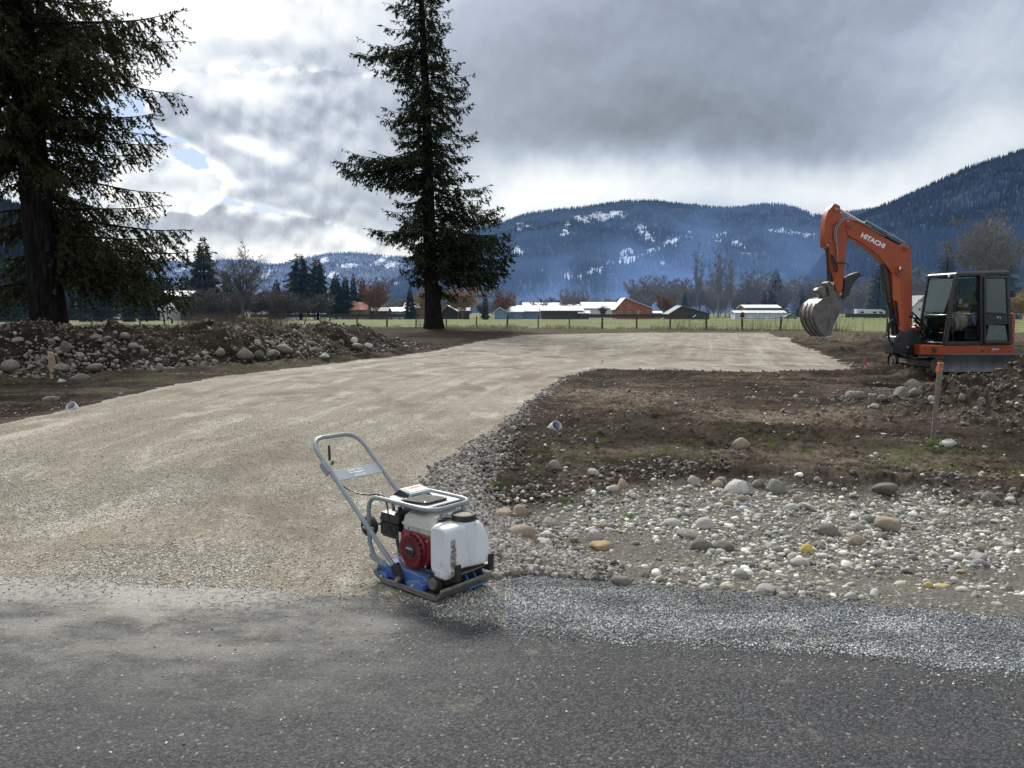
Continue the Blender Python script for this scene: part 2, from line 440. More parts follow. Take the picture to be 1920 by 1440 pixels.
def mat_asphalt():
    m, n, b = material('asphalt')
    P = n.new('ShaderNodeNewGeometry').outputs['Position']
    at = n.new('ShaderNodeSeparateXYZ'); n.l.new(n.new('ShaderNodeAttribute', attribute_name='zone').outputs[1], at.inputs[0])
    big = n.noise(P, 0.9, 5, 0.6); mid = n.noise(P, 6, 5, 0.6); fine = n.noise(P, 140, 3, 0.7)
    cell = n.voro(P, 95, 'F1', 1); dist = n.voro(P, 95, 'F1', 0)
    cg = n.new('ShaderNodeSeparateColor'); n.l.new(cell, cg.inputs[0])
    tone = n.rmp(cg.outputs[0], 0, 1, 0.012, 0.088, False)
    col = n.new('ShaderNodeCombineColor'); n.put(col.inputs[0], tone); n.put(col.inputs[1], n.mul(tone, 1.035)); n.put(col.inputs[2], n.mul(tone, 1.09))
    c = col.outputs[0]
    c = n.mix(n.rmp(dist, 0.35, 0.75, 0, 0.75), c, (0.014, 0.014, 0.016))
    c = n.mix(n.rmp(big, 0.35, 0.65, 0.0, 0.30), c, (0.020, 0.021, 0.025))
    # scattered pale dusty stains and stone bruises
    st = n.rmp(n.noise(P, 2.3, 8, 0.75), 0.58, 0.70); c = n.mix(n.mul(st, n.rmp(fine, 0.4, 0.6, 0.15, 0.6)), c, (0.27, 0.24, 0.19))
    wp = n.rmp(cg.outputs[1], 0.988, 0.99); c = n.mix(n.mul(wp, 0.6), c, (0.26, 0.25, 0.22))
    # dust carried on from the driveway (x = closeness to driveway)
    dsn = n.noise(n.scalev(P, (0.8, 1.5, 1)), 2.2, 12, 0.74, 0.0); dus = n.mul(at.outputs[0], n.rmp(dsn, 0.38, 0.66, 0.08, 1.0))
    c = n.mix(n.mul(dus, n.rmp(fine, 0.36, 0.6, 0.30, 1.0)), c, (0.34, 0.325, 0.285))
    ec = n.mul(n.rmp(at.outputs[0], 0.80, 0.99), n.rmp(n.noise(P, 24, 6, 0.75), 0.40, 0.56)); c = n.mix(n.mul(ec, 0.85), c, (0.30, 0.285, 0.25))
    # faint wheel tracks running along the road
    tr = n.noise(n.scalev(P, (0.12, 2.4, 1)), 1.0, 3, 0.5); c = n.mix(n.rmp(tr, 0.52, 0.70, 0, 0.10), c, (0.13, 0.125, 0.12))
    n.put(b.inputs['Base Color'], c); n.put(b.inputs['Roughness'], n.rmp(fine, 0.3, 0.7, 0.72, 0.95))
    b.inputs['Specular IOR Level'].default_value = 0.35
    hgt = n.add(n.mul(n.sub(1.0, dist), 0.7), n.mul(fine, 0.4))
    n.put(b.inputs['Normal'], n.bump(hgt, 0.85, 0.006))
    return m
def mat_drive():
    m, n, b = material('crushed_gravel')
    P = n.new('ShaderNodeNewGeometry').outputs['Position']
    sx = n.new('ShaderNodeSeparateXYZ'); n.l.new(P, sx.inputs[0])
    far = n.rmp(sx.outputs[1], 6, 20)
    big = n.noise(P, 0.55, 6, 0.6, 0.4); mid = n.noise(P, 3.2, 5, 0.65); fine = n.noise(P, 90, 3, 0.7)
    vor = n.new('ShaderNodeTexVoronoi'); n.l.new(n.vm('ADD', P, n.vm('SCALE', n.noise(P, 60, 2, 0.5, 0, 1))), vor.inputs['Vector']); vor.inputs['Scale'].default_value = 62
    vor.inputs['Vector'].links[0].from_node.inputs[1].links[0].from_node.inputs[3].default_value = 0.012
    cg = n.new('ShaderNodeSeparateColor'); n.l.new(vor.outputs[1], cg.inputs[0])
    stone = n.ramp(cg.outputs[0], [(0.0, (0.16, 0.145, 0.12)), (0.35, (0.26, 0.248, 0.212)), (0.7, (0.40, 0.386, 0.338)), (1.0, (0.64, 0.62, 0.56))])
    soilc = n.mix(n.rmp(fine, 0.3, 0.7), (0.14, 0.120, 0.092), (0.26, 0.237, 0.192))
    cover = n.rmp(n.add(n.mul(big, 0.6), n.mul(mid, 0.4)), 0.40, 0.60, 0.22, 0.95)
    keep = n.m('LESS_THAN', cg.outputs[1], cover)
    edge = n.rmp(vor.outputs[0], 0.35, 0.62, 1, 0)
    c = n.mix(n.mul(keep, edge), soilc, stone)
    avg = n.mix(cover, (0.19, 0.174, 0.145), (0.37, 0.358, 0.315))
    c = n.mix(n.mul(far, 0.45), c, avg)
    mot = n.noise(P, 13, 6, 0.75); c = n.mix(n.rmp(mot, 0.42, 0.66, 0.0, 0.55), c, (0.17, 0.145, 0.108)); c = n.mix(n.rmp(mot, 0.46, 0.30, 0.0, 0.45), c, (0.60, 0.57, 0.49))
    # grader streaks
    st = n.noise(n.scalev(P, (0.5, 0.16, 1)), 2.6, 6, 0.65, 1.0); c = n.mix(n.rmp(st, 0.44, 0.62, 0, 0.40), c, (0.22, 0.185, 0.135))
    brown = n.rmp(n.noise(n.scalev(P, (1, 0.7, 1)), 0.62, 7, 0.66, 0.3), 0.49, 0.62, 0, 0.72); c = n.mix(brown, c, (0.125, 0.102, 0.074))
    zz = n.new('ShaderNodeSeparateXYZ'); n.l.new(n.new('ShaderNodeAttribute', attribute_name='zone').outputs[1], zz.inputs[0])
    tv = n.new('ShaderNodeCombineXYZ'); n.put(tv.inputs[0], n.mul(zz.outputs[1], 1.5)); n.put(tv.inputs[1], n.mul(sx.outputs[1], 0.05)); n.put(tv.inputs[2], n.mul(sx.outputs[0], 0.05))
    tk = n.noise(tv.outputs[0], 1.5, 5, 0.65, 0.2)
    c = n.mix(n.rmp(tk, 0.50, 0.62, 0, 0.36), c, (0.13, 0.115, 0.09)); c = n.mix(n.rmp(tk, 0.46, 0.34, 0, 0.22), c, (0.52, 0.51, 0.47))
    wh = n.rmp(n.noise(n.scalev(P, (1.0, 0.45, 1)), 1.3, 7, 0.7), 0.52, 0.68, 0, 0.5); c = n.mix(n.mul(wh, n.rmp(fine, 0.35, 0.6)), c, (0.62, 0.60, 0.54))
    n.put(b.inputs['Base Color'], c); b.inputs['Roughness'].default_value = 0.95
    b.inputs['Specular IOR Level'].default_value = 0.10
    h = n.add(n.mul(n.mul(keep, n.sub(1.0, vor.outputs[0])), 0.8), n.mul(fine, 0.25))
    n.put(b.inputs['Normal'], n.bump(h, 0.8, 0.010))
    return m
def mat_soil():
    m, n, b = material('turned_soil')
    P = n.new('ShaderNodeNewGeometry').outputs['Position']
    zc = n.new('ShaderNodeSeparateXYZ'); n.l.new(n.new('ShaderNodeAttribute', attribute_name='zone').outputs[1], zc.inputs[0])
    cob, tan, grs = zc.outputs[0], zc.outputs[1], zc.outputs[2]
    big = n.noise(P, 0.8, 5, 0.6); mid = n.noise(P, 4.5, 6, 0.65); fine = n.noise(P, 45, 5, 0.7)
    c = n.mix(n.rmp(mid, 0.35, 0.65), (0.012, 0.0100, 0.0080), (0.034, 0.0265, 0.0200))
    c = n.mix(n.rmp(big, 0.42, 0.62, 0.0, 0.55), c, (0.062, 0.049, 0.038))
    c = n.mix(n.rmp(fine, 0.50, 0.76, 0, 0.5), c, (0.085, 0.067, 0.050))
    trd = n.rmp(n.noise(n.scalev(P, (9, 1.4, 1)), 2.0, 3, 0.5), 0.45, 0.6, 0.55, 1.0)
    c = n.mix(n.mul(n.mul(tan, trd), n.rmp(n.add(n.mul(mid, 0.5), n.mul(fine, 0.5)), 0.40, 0.56)), c, (0.20, 0.160, 0.125))
    # pebbly fine gravel in the cobble strip
    vor = n.new('ShaderNodeTexVoronoi'); n.l.new(P, vor.inputs['Vector']); vor.inputs['Scale'].default_value = 48
    cg = n.new('ShaderNodeSeparateColor'); n.l.new(vor.outputs[1], cg.inputs[0])
    peb = n.ramp(cg.outputs[0], [(0, (0.09, 0.085, 0.07)), (0.5, (0.20, 0.19, 0.155)), (1, (0.42, 0.40, 0.35))])
    pk = n.mul(n.m('LESS_THAN', cg.outputs[1], n.rmp(big, 0.35, 0.65, 0.25, 0.7)), n.rmp(vor.outputs[0], 0.35, 0.6, 1, 0))
    cc = n.mix(pk, n.mix(n.rmp(fine, 0.3, 0.7), (0.075, 0.071, 0.060), (0.175, 0.168, 0.145)), peb)
    c = n.mix(cob, c, cc)
    c = n.mix(n.mul(grs, n.rmp(fine, 0.35, 0.6, 0.2, 1)), c, (0.085, 0.10, 0.040))
    n.put(b.inputs['Base Color'], c); b.inputs['Roughness'].default_value = 1.0
    b.inputs['Specular IOR Level'].default_value = 0.04
    n.put(b.inputs['Normal'], n.bump(n.add(n.mul(fine, 0.7), n.mul(n.mul(pk, cob), 0.5)), 0.9, 0.02))
    return m
def mat_shoulder():
    m, n, b = material('blue_grey_chippings')
    P = n.new('ShaderNodeNewGeometry').outputs['Position']
    vor = n.new('ShaderNodeTexVoronoi'); n.l.new(P, vor.inputs['Vector']); vor.inputs['Scale'].default_value = 85
    cg = n.new('ShaderNodeSeparateColor'); n.l.new(vor.outputs[1], cg.inputs[0])
    c = n.ramp(cg.outputs[0], [(0, (0.045, 0.052, 0.06)), (0.5, (0.13, 0.145, 0.16)), (1, (0.36, 0.38, 0.39))])
    c = n.mix(n.rmp(vor.outputs[0], 0.3, 0.7, 0, 0.8), c, (0.03, 0.035, 0.045))
    c = n.mix(n.rmp(n.noise(P, 4, 5, 0.6), 0.42, 0.62, 0, 0.6), c, (0.05, 0.06, 0.075))
    n.put(b.inputs['Base Color'], c); b.inputs['Roughness'].default_value = 0.9
    n.put(b.inputs['Normal'], n.bump(n.sub(1.0, vor.outputs[0]), 0.9, 0.01))
    return m
def mat_field():
    m, n, b = material('pasture')
    P = n.new('ShaderNodeNewGeometry').outputs['Position']
    big = n.noise(P, 0.03, 6, 0.6); mid = n.noise(n.scalev(P, (1, 0.25, 1)), 0.5, 6, 0.7)
    c = n.mix(n.rmp(big, 0.35, 0.65), (0.095, 0.122, 0.046), (0.130, 0.150, 0.068))
    c = n.mix(n.rmp(mid, 0.4, 0.68, 0, 0.7), c, (0.20, 0.20, 0.10))
    n.put(b.inputs['Base Color'], c); b.inputs['Roughness'].default_value = 0.95; b.inputs['Specular IOR Level'].default_value = 0.1
    n.put(b.inputs['Normal'], n.bump(mid, 0.5, 0.3))
    return m
M_ASPH, M_DRIVE, M_SOIL, M_SHOUL, M_FIELD = mat_asphalt(), mat_drive(), mat_soil(), mat_shoulder(), mat_field()

# ------------------------------------------------------------------ the sheet of ground, cut along its zones
def fence_y(x):                   # the fence runs away to the left
    x = np.asarray(x, float)
    return np.interp(x, [-75, -54, 21.6, 60], [104, 97, 70, 58])
ys = [0.9]
while ys[-1] < 82:
    y_ = ys[-1]; ys.append(y_ + max(0.012, 0.0046 * y_) * (1.0 if y_ < 62 else 1.9))
while ys[-1] < 14000: ys.append(ys[-1] * 1.045)
ys = np.array(ys)
aa = np.concatenate([np.linspace(-4, -0.84, 60)[:-1], np.linspace(-0.84, 0.84, 760), np.linspace(0.84, 4, 60)[1:]])
YY, AA = np.meshgrid(ys, aa, indexing='ij')
XX = AA * (YY + 0.3)
HH = height(XX, YY)
Zn = zones(XX, YY)
nr, nc = XX.shape
idx = np.arange(nr * nc).reshape(nr, nc)
quads = np.stack([idx[:-1, :-1], idx[:-1, 1:], idx[1:, 1:], idx[1:, :-1]], -1).reshape(-1, 4)
cx = (XX[:-1, :-1] + XX[1:, 1:]) / 2; cy = (YY[:-1, :-1] + YY[1:, 1:]) / 2
Zc = {k: (v[:-1, :-1] + v[1:, 1:]) / 2 for k, v in Zn.items()}
isroad = Zc['road'] < 0
isfield = (~isroad) & (cy > fence_y(cx) + 1.2 * fbm(cx * 0.4, cy * 0.4, 3, 2))
isdrive = (~isroad) & (~isfield) & (Zc['drive'] < 0)
isshoul = (~isroad) & (~isfield) & (~isdrive) & (Zc['shoulder'] < 0)
issoil = ~(isroad | isfield | isdrive | isshoul)
verts = np.stack([XX, YY, HH], -1).reshape(-1, 3)
zone = np.ones((nr * nc, 4), np.float32)
nearD = sstep(1.9, 0.0, road_edge(XX) - YY) * sstep(0.3, -1.6, XX) * (YY < 12)
tanw = np.clip(sstep(-0.05, 0.35, fbm(XX * 0.55, YY * 1.3, 4, 120)) * 0.9, 0, 1)
px_tan = 1.3 * bump2(XX, YY, 2.3, 14.8, 1.5, 2.0) + bump2(XX, YY, 4.9, 12.0, 1.6, 0.9) + 0.8 * bump2(XX, YY, 3.5, 8.8, 1.4, 0.5)
tanw = np.clip(tanw * 0.45 * (XX > 0.5) + px_tan * 0.8, 0, 1) + 0.5 * (XX < -3) * sstep(0.15, 0.4, fbm(XX * 0.2, YY * 1.1, 4, 140)) + 0.45 * (YY > 40)
s_, _, _ = berm_s(XX, YY); tanw = np.where((s_ > -0.5) & (XX < 0), tanw * 0.25, tanw)
grs = sstep(0.05, 0.5, fbm(XX * 1.1, YY * 1.1, 4, 160)) * bump2(XX, YY, 5, 8.6, 5, 1.1) * (XX > 0.5) * 0.8 + sstep(-6, 0, YY - fence_y(XX)) * 0.5 + sstep(0.0, 0.5, fbm(XX, YY, 3, 170)) * 0.4 * (XX < -5) * (s_ < -0.6)
rr_ = zone.reshape(nr, nc, 4)
rr_[..., 0] = np.where(isroad.mean() >= 0, np.where(YY < road_edge(XX) + 0.15, nearD, Zn['cob']), 0)
rr_[..., 1] = np.where(Zn['drive'] < 0.05, Zn['drive'] - fbm(XX * 1.7, YY * 1.7, 4, 3) * np.clip(YY * 0.012, 0.04, 0.3), np.clip(tanw, 0, 1)); rr_[..., 2] = np.clip(grs, 0, 1)
def sub_sheet(name, mask, mat, cat=None):
    f = quads[mask.ravel()]; u, inv = np.unique(f, return_inverse=True)
    me = np_mesh(name, verts[u], inv.reshape(-1, 4), [mat], True, zone[u], 'zone')
    o = link(name, me); o['kind'] = 'structure'; return o
sub_sheet('road', isroad, M_ASPH)
sub_sheet('gravel_driveway', isdrive, M_DRIVE)
sub_sheet('gravel_shoulder', isshoul, M_SHOUL)
sub_sheet('bare_ground', issoil, M_SOIL)
sub_sheet('grass_field', isfield, M_FIELD)
del XX, YY, AA, HH, Zn, Zc, verts, zone, quads, rr_

# ------------------------------------------------------------------ loose stones
def hz(x, y, fine=True): return height(x, y, fine)
def tint(n, cols, jit=0.12, seed=0):
    r = np.random.default_rng(seed); c = np.array(cols)[r.integers(0, len(cols), n)]
    return np.clip(c * r.uniform(1 - jit * 2, 1 + jit * 2, (n, 1)) * r.uniform(1 - jit / 3, 1 + jit / 3, (n, 3)), 0.01, 0.9)
GREY = [(0.30, 0.295, 0.265), (0.42, 0.41, 0.37), (0.22, 0.22, 0.215), (0.55, 0.54, 0.49), (0.33, 0.30, 0.245), (0.18, 0.185, 0.19), (0.64, 0.625, 0.56)]
BEIGE = [(0.34, 0.322, 0.272), (0.26, 0.242, 0.20), (0.46, 0.44, 0.382), (0.62, 0.60, 0.535), (0.19, 0.176, 0.145)]
BLUEG = [(0.125, 0.138, 0.150), (0.20, 0.215, 0.225), (0.30, 0.315, 0.32), (0.075, 0.085, 0.10), (0.43, 0.44, 0.435), (0.11, 0.122, 0.138), (0.36, 0.345, 0.31)]
CRUSH = [(0.12, 0.108, 0.096), (0.17, 0.155, 0.14), (0.24, 0.22, 0.20), (0.09, 0.082, 0.075), (0.33, 0.31, 0.285)]
M_STONE = stone_mat('loose_stone')
M_STONED = stone_mat('muddy_stone', dirt=0.75)
def scatter(name, n, xr, yr, keep, smin, smax, templates, cols, mat, label, cat, power=2.5, flat=0.6, sink=0.25, smooth=True, seed=1, tilt=0.35, logy=True, shade=None):
    r = np.random.default_rng(seed)
    y = np.exp(r.uniform(math.log(yr[0]), math.log(yr[1]), n * 6)) if logy else r.uniform(*yr, n * 6)
    x = r.uniform(*xr, n * 6) if not callable(xr) else xr(r, y)
    w = keep(x, y); k = np.where(r.uniform(0, 1, len(x)) < w)[0][:n]
    x, y = x[k], y[k]; S = smin + (smax - smin) * r.uniform(0, 1, len(x)) ** power
    z = hz(x, y) + S * flat * (1 - 2 * sink) * 0.5
    tn = tint(len(x), cols, seed=seed)
    if shade: tn = np.clip(tn * shade(x, y)[:, None], 0.01, 0.9)
    me = stones_mesh(name, np.stack([x, y, z], 1), S, templates, mat, tn, flat, tilt, smooth, seed)
    o = link(name, me); tag(o, label, cat, kind='stuff'); return o
fan = lambda lo, hi: (lambda r, y: r.uniform(lo, hi, len(y)) * (y + 0.3))
def cobw(x, y):
    z = zones(x, y); on = (z['drive'] > 0.15) & (z['shoulder'] > 0.02) & (z['road'] > 0.1)
    return z['cob'] * on * (0.10 + 0.90 * sstep(-0.15, 0.35, fbm(x * 1.1, y * 1.3, 3, 201) + 0.15 * bump2(x, y, 1.6, 5.9, 1.6, 0.9)))
scatter('pebbles', 13000, (-0.1, 8.5), (3.6, 7.8), cobw, 0.006, 0.022, T_ROUND0, GREY, M_STONE, 'small mixed river pebbles carpeting the strip beyond the road shoulder', 'pebbles', 2.2, 0.6, 0.3, seed=11, shade=lambda x, y: 0.6 + 0.6 * sstep(-0.4, 0.3, fbm(x * 1.5, y * 1.5, 3, 334)))
scatter('small_cobbles', 1700, (-0.05, 8.5), (3.7, 7.8), cobw, 0.018, 0.042, T_ROUND1, GREY, M_STONE, 'small rounded cobbles spread between the larger river stones', 'cobbles', 2.2, 0.6, 0.42, seed=12)
def edgew(x, y):
    z = zones(x, y); d = z['drive']; wd = np.interp(y, [4, 6, 8, 10, 14], [0.6, 0.62, 0.42, 0.12, 0.0])
    return sstep(-0.12, 0.06, d) * sstep(wd + 0.28, wd - 0.25, d) * (z['shoulder'] > 0.0) * (z['road'] > 0.15) * ((x > -1.2) & (y > 4.2)) * (0.5 + 0.5 * sstep(-0.4, 0.2, fbm(x * 2, y * 2, 2, 31)))
scatter('crushed_rock', 10000, fan(-0.14, 0.16), (4.3, 17), edgew, 0.010, 0.036, T_CHIP, CRUSH, M_STONED, 'coarse grey crushed rock spilling along the driveway edge', 'crushed rock', 1.5, 0.75, 0.05, False, seed=13, tilt=0.8)
scatter('edge_gravel', 7000, fan(0.0, 0.52), (14, 24), edgew, 0.02, 0.05, T_CHIP, CRUSH, M_STONED, 'grey gravel ridge along the near edge of the pad', 'gravel', 1.5, 0.75, 0.05, False, seed=14, tilt=0.8)
def drw(x, y):
    z = zones(x, y); return (z['drive'] < 0.1) * (z['road'] > -0.05) * (z['shoulder'] > -0.4) * sstep(17, 7, y) * (0.25 + 0.75 * sstep(-0.35, 0.3, fbm(x * 0.9, y * 0.9, 4, 41)))
scatter('driveway_chips', 60000, fan(-0.85, 0.2), (3.7, 17), drw, 0.0035, 0.0095, T_CHIP, BEIGE, M_STONE, 'pale angular gravel chips lying loose on the driveway', 'gravel chips', 1.8, 0.6, 0.1, False, seed=15, tilt=0.5)
def shw(x, y):
    z = zones(x, y); return sstep(0.04, -0.05, z['shoulder']) * sstep(-0.12, 0.03, z['road']) * (0.35 + 0.65 * sstep(-0.3, 0.2, fbm(x * 3, y * 3, 3, 51)))
scatter('shoulder_chippings', 42000, (-0.8, 4.2), (2.6, 4.6), shw, 0.0034, 0.0080, T_CHIP, BLUEG, M_STONE, 'blue grey stone chippings heaped along the edge of the asphalt', 'chippings', 1.4, 0.75, 0.0, False, seed=16, tilt=0.8, shade=lambda x, y: 0.65 + 0.85 * sstep(-0.45, 0.45, fbm(x * 1.6, y * 7, 4, 333)))
def rdw(x, y):
    z = zones(x, y); e = -z['road']
    return (e > -0.02) * (0.004 + 0.95 * np.exp(-np.clip(e, 0, 9) * np.where(x < -0.5, 3.6, 8.0)) * (0.3 + 0.7 * sstep(-0.2, 0.3, fbm(x * 2, y * 3, 3, 88)))) * (x < 3.4)
scatter('loose_chips', 9000, fan(-0.85, 0.9), (2.3, 4.9), rdw, 0.003, 0.008, T_CHIP, BEIGE[:4] + BLUEG[:3], M_STONE, 'loose stone chips strewn over the asphalt edge', 'gravel chips', 2.0, 0.6, 0.0, False, seed=17, tilt=0.6)
def bermw(x, y):
    s, al, tot = berm_s(x, y)
    return (x < 0) * sstep(-0.5, 0.3, s) * sstep(3.6, 2.6, s) * (al < tot - 1.0) * (0.06 + 0.94 * sstep(0.0, 0.4, fbm(x * 0.8, y * 0.8, 3, 61) * 1.2 - 0.12 + 0.45 * sstep(1.7, 0.5, s)))
BERMC = [(0.14, 0.128, 0.107), (0.20, 0.185, 0.158), (0.10, 0.088, 0.072), (0.30, 0.282, 0.245), (0.16, 0.14, 0.112)]
scatter('bank_rubble', 4200, fan(-0.85, -0.1), (17.5, 36), bermw, 0.025, 0.080, T_ROUND1, BERMC, M_STONED, 'mixed river stones and rubble embedded in the left earth bank', 'rubble', 2.4, 0.7, 0.38, seed=18, tilt=0.6)
def pilew(x, y):
    return 0.45 * bump2(x, y, 7.3, 14.0, 1.3, 1.3) + 0.18 * bump2(x, y, 9, 12.5, 2.5, 1.8) + 0.1 * (x > 4) * (y > 12)
scatter('heap_stones', 380, fan(0.3, 0.85), (10, 20), pilew, 0.015, 0.06, T_ROUND1, BERMC, M_STONED, 'small stones mixed through the brown soil heap', 'stones', 2.2, 0.7, 0.25, seed=19, tilt=0.6)
def soilw(x, y):
    z = zones(x, y); s, al, tot = berm_s(x, y)
    return (z['drive'] > 0.25) * (z['shoulder'] > 0.2) * (z['road'] > 0.5) * (1 - z['cob']) * (0.06 + 0.94 * sstep(0.0, 0.4, fbm(x * 0.9, y * 0.9, 3, 71)))
SOILC = [(0.034, 0.025, 0.018), (0.055, 0.040, 0.029), (0.08, 0.06, 0.044), (0.026, 0.02, 0.016)]
scatter('soil_clods', 8000, fan(-0.85, 0.9), (6.5, 36), soilw, 0.006, 0.042, T_CHIP, SOILC, M_STONED, 'dark crumbly clods of turned soil', 'soil clods', 3.2, 0.8, 0.3, True, seed=20, tilt=0.9)
HEAPC = [(0.045, 0.031, 0.020), (0.062, 0.043, 0.028), (0.032, 0.024, 0.017)]
scatter('heap_clods', 5200, fan(0.42, 0.95), (9.5, 17), lambda x, y: np.clip(1.6 * bump2(x, y, 8.9, 12.7, 1.9, 1.6) + 1.4 * bump2(x, y, 11.0, 12.2, 2.0, 1.7) + 0.9 * bump2(x, y, 7.8, 14.8, 1.5, 1.1), 0, 1), 0.010, 0.050, T_CHIP, HEAPC, M_STONED, 'crumbled brown earth clods covering the soil heap', 'soil clods', 2.2, 0.8, 0.25, True, seed=22, tilt=0.9)
scatter('bank_clods', 6000, fan(-0.85, -0.05), (17.5, 40), lambda x, y: (x < 0) * sstep(-0.8, 0.2, berm_s(x, y)[0]) * sstep(4.2, 3.2, berm_s(x, y)[0]) * (berm_s(x, y)[1] < berm_s(x, y)[2] - 0.3), 0.015, 0.075, T_CHIP, SOILC, M_STONED, 'crumbled dark earth clods covering the left bank', 'soil clods', 2.4, 0.8, 0.25, True, seed=23, tilt=0.9)
scatter('pale_pebbles', 1500, fan(-0.85, 0.9), (6.5, 30), soilw, 0.008, 0.04, T_ROUND0, GREY, M_STONE, 'pale pebbles dotted over the bare soil', 'pebbles', 2.4, 0.5, 0.3, True, seed=21)
# ------------------------------------------------------------------ rocks one can point at
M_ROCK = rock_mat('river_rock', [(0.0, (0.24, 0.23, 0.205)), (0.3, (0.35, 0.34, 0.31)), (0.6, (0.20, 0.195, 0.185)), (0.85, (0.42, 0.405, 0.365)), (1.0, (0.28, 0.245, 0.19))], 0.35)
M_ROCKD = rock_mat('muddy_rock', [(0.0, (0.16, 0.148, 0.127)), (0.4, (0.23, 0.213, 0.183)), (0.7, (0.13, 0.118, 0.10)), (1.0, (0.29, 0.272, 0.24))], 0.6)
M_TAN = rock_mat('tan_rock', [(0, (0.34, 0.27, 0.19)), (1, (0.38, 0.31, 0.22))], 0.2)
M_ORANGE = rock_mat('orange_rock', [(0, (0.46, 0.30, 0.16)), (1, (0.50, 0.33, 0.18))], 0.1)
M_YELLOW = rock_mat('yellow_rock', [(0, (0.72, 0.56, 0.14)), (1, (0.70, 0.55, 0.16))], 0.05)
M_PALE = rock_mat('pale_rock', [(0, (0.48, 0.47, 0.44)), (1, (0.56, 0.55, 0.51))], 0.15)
ROCKMESH = {}
def rockmesh(k, mat):
    if (k, mat.name) not in ROCKMESH:
        v, f = T_HI[k % len(T_HI)]
        ROCKMESH[(k, mat.name)] = np_mesh('rock', v, f, [mat], True)
    return ROCKMESH[(k, mat.name)]
rrock = random.Random(5)
placed = []
def rock(px, py, w, hgt=None, mat=None, label=None, group=None, k=None, tilt=0.2, name='rock', D=None):
    """w, hgt: seen size in photo pixels at its bearing"""
    x, y, z = hit(px, py + (hgt or w * 0.6) * 0.3)
    s = w / FPX * y / 2; h = (hgt or w * 0.62) / FPX * y / 2
    k = rrock.randrange(14) if k is None else k
    o = link(name, rockmesh(k, mat or M_ROCK), None, (x, y, z + h * 0.22), (rrock.gauss(0, tilt), rrock.gauss(0, tilt), rrock.uniform(-0.4, 0.4) + rrock.choice([0, math.pi])), (s * 1.12, s * rrock.uniform(0.8, 1.05), h * 1.45))
    tag(o, label, 'rock', group); placed.append((x, y, s)); return o
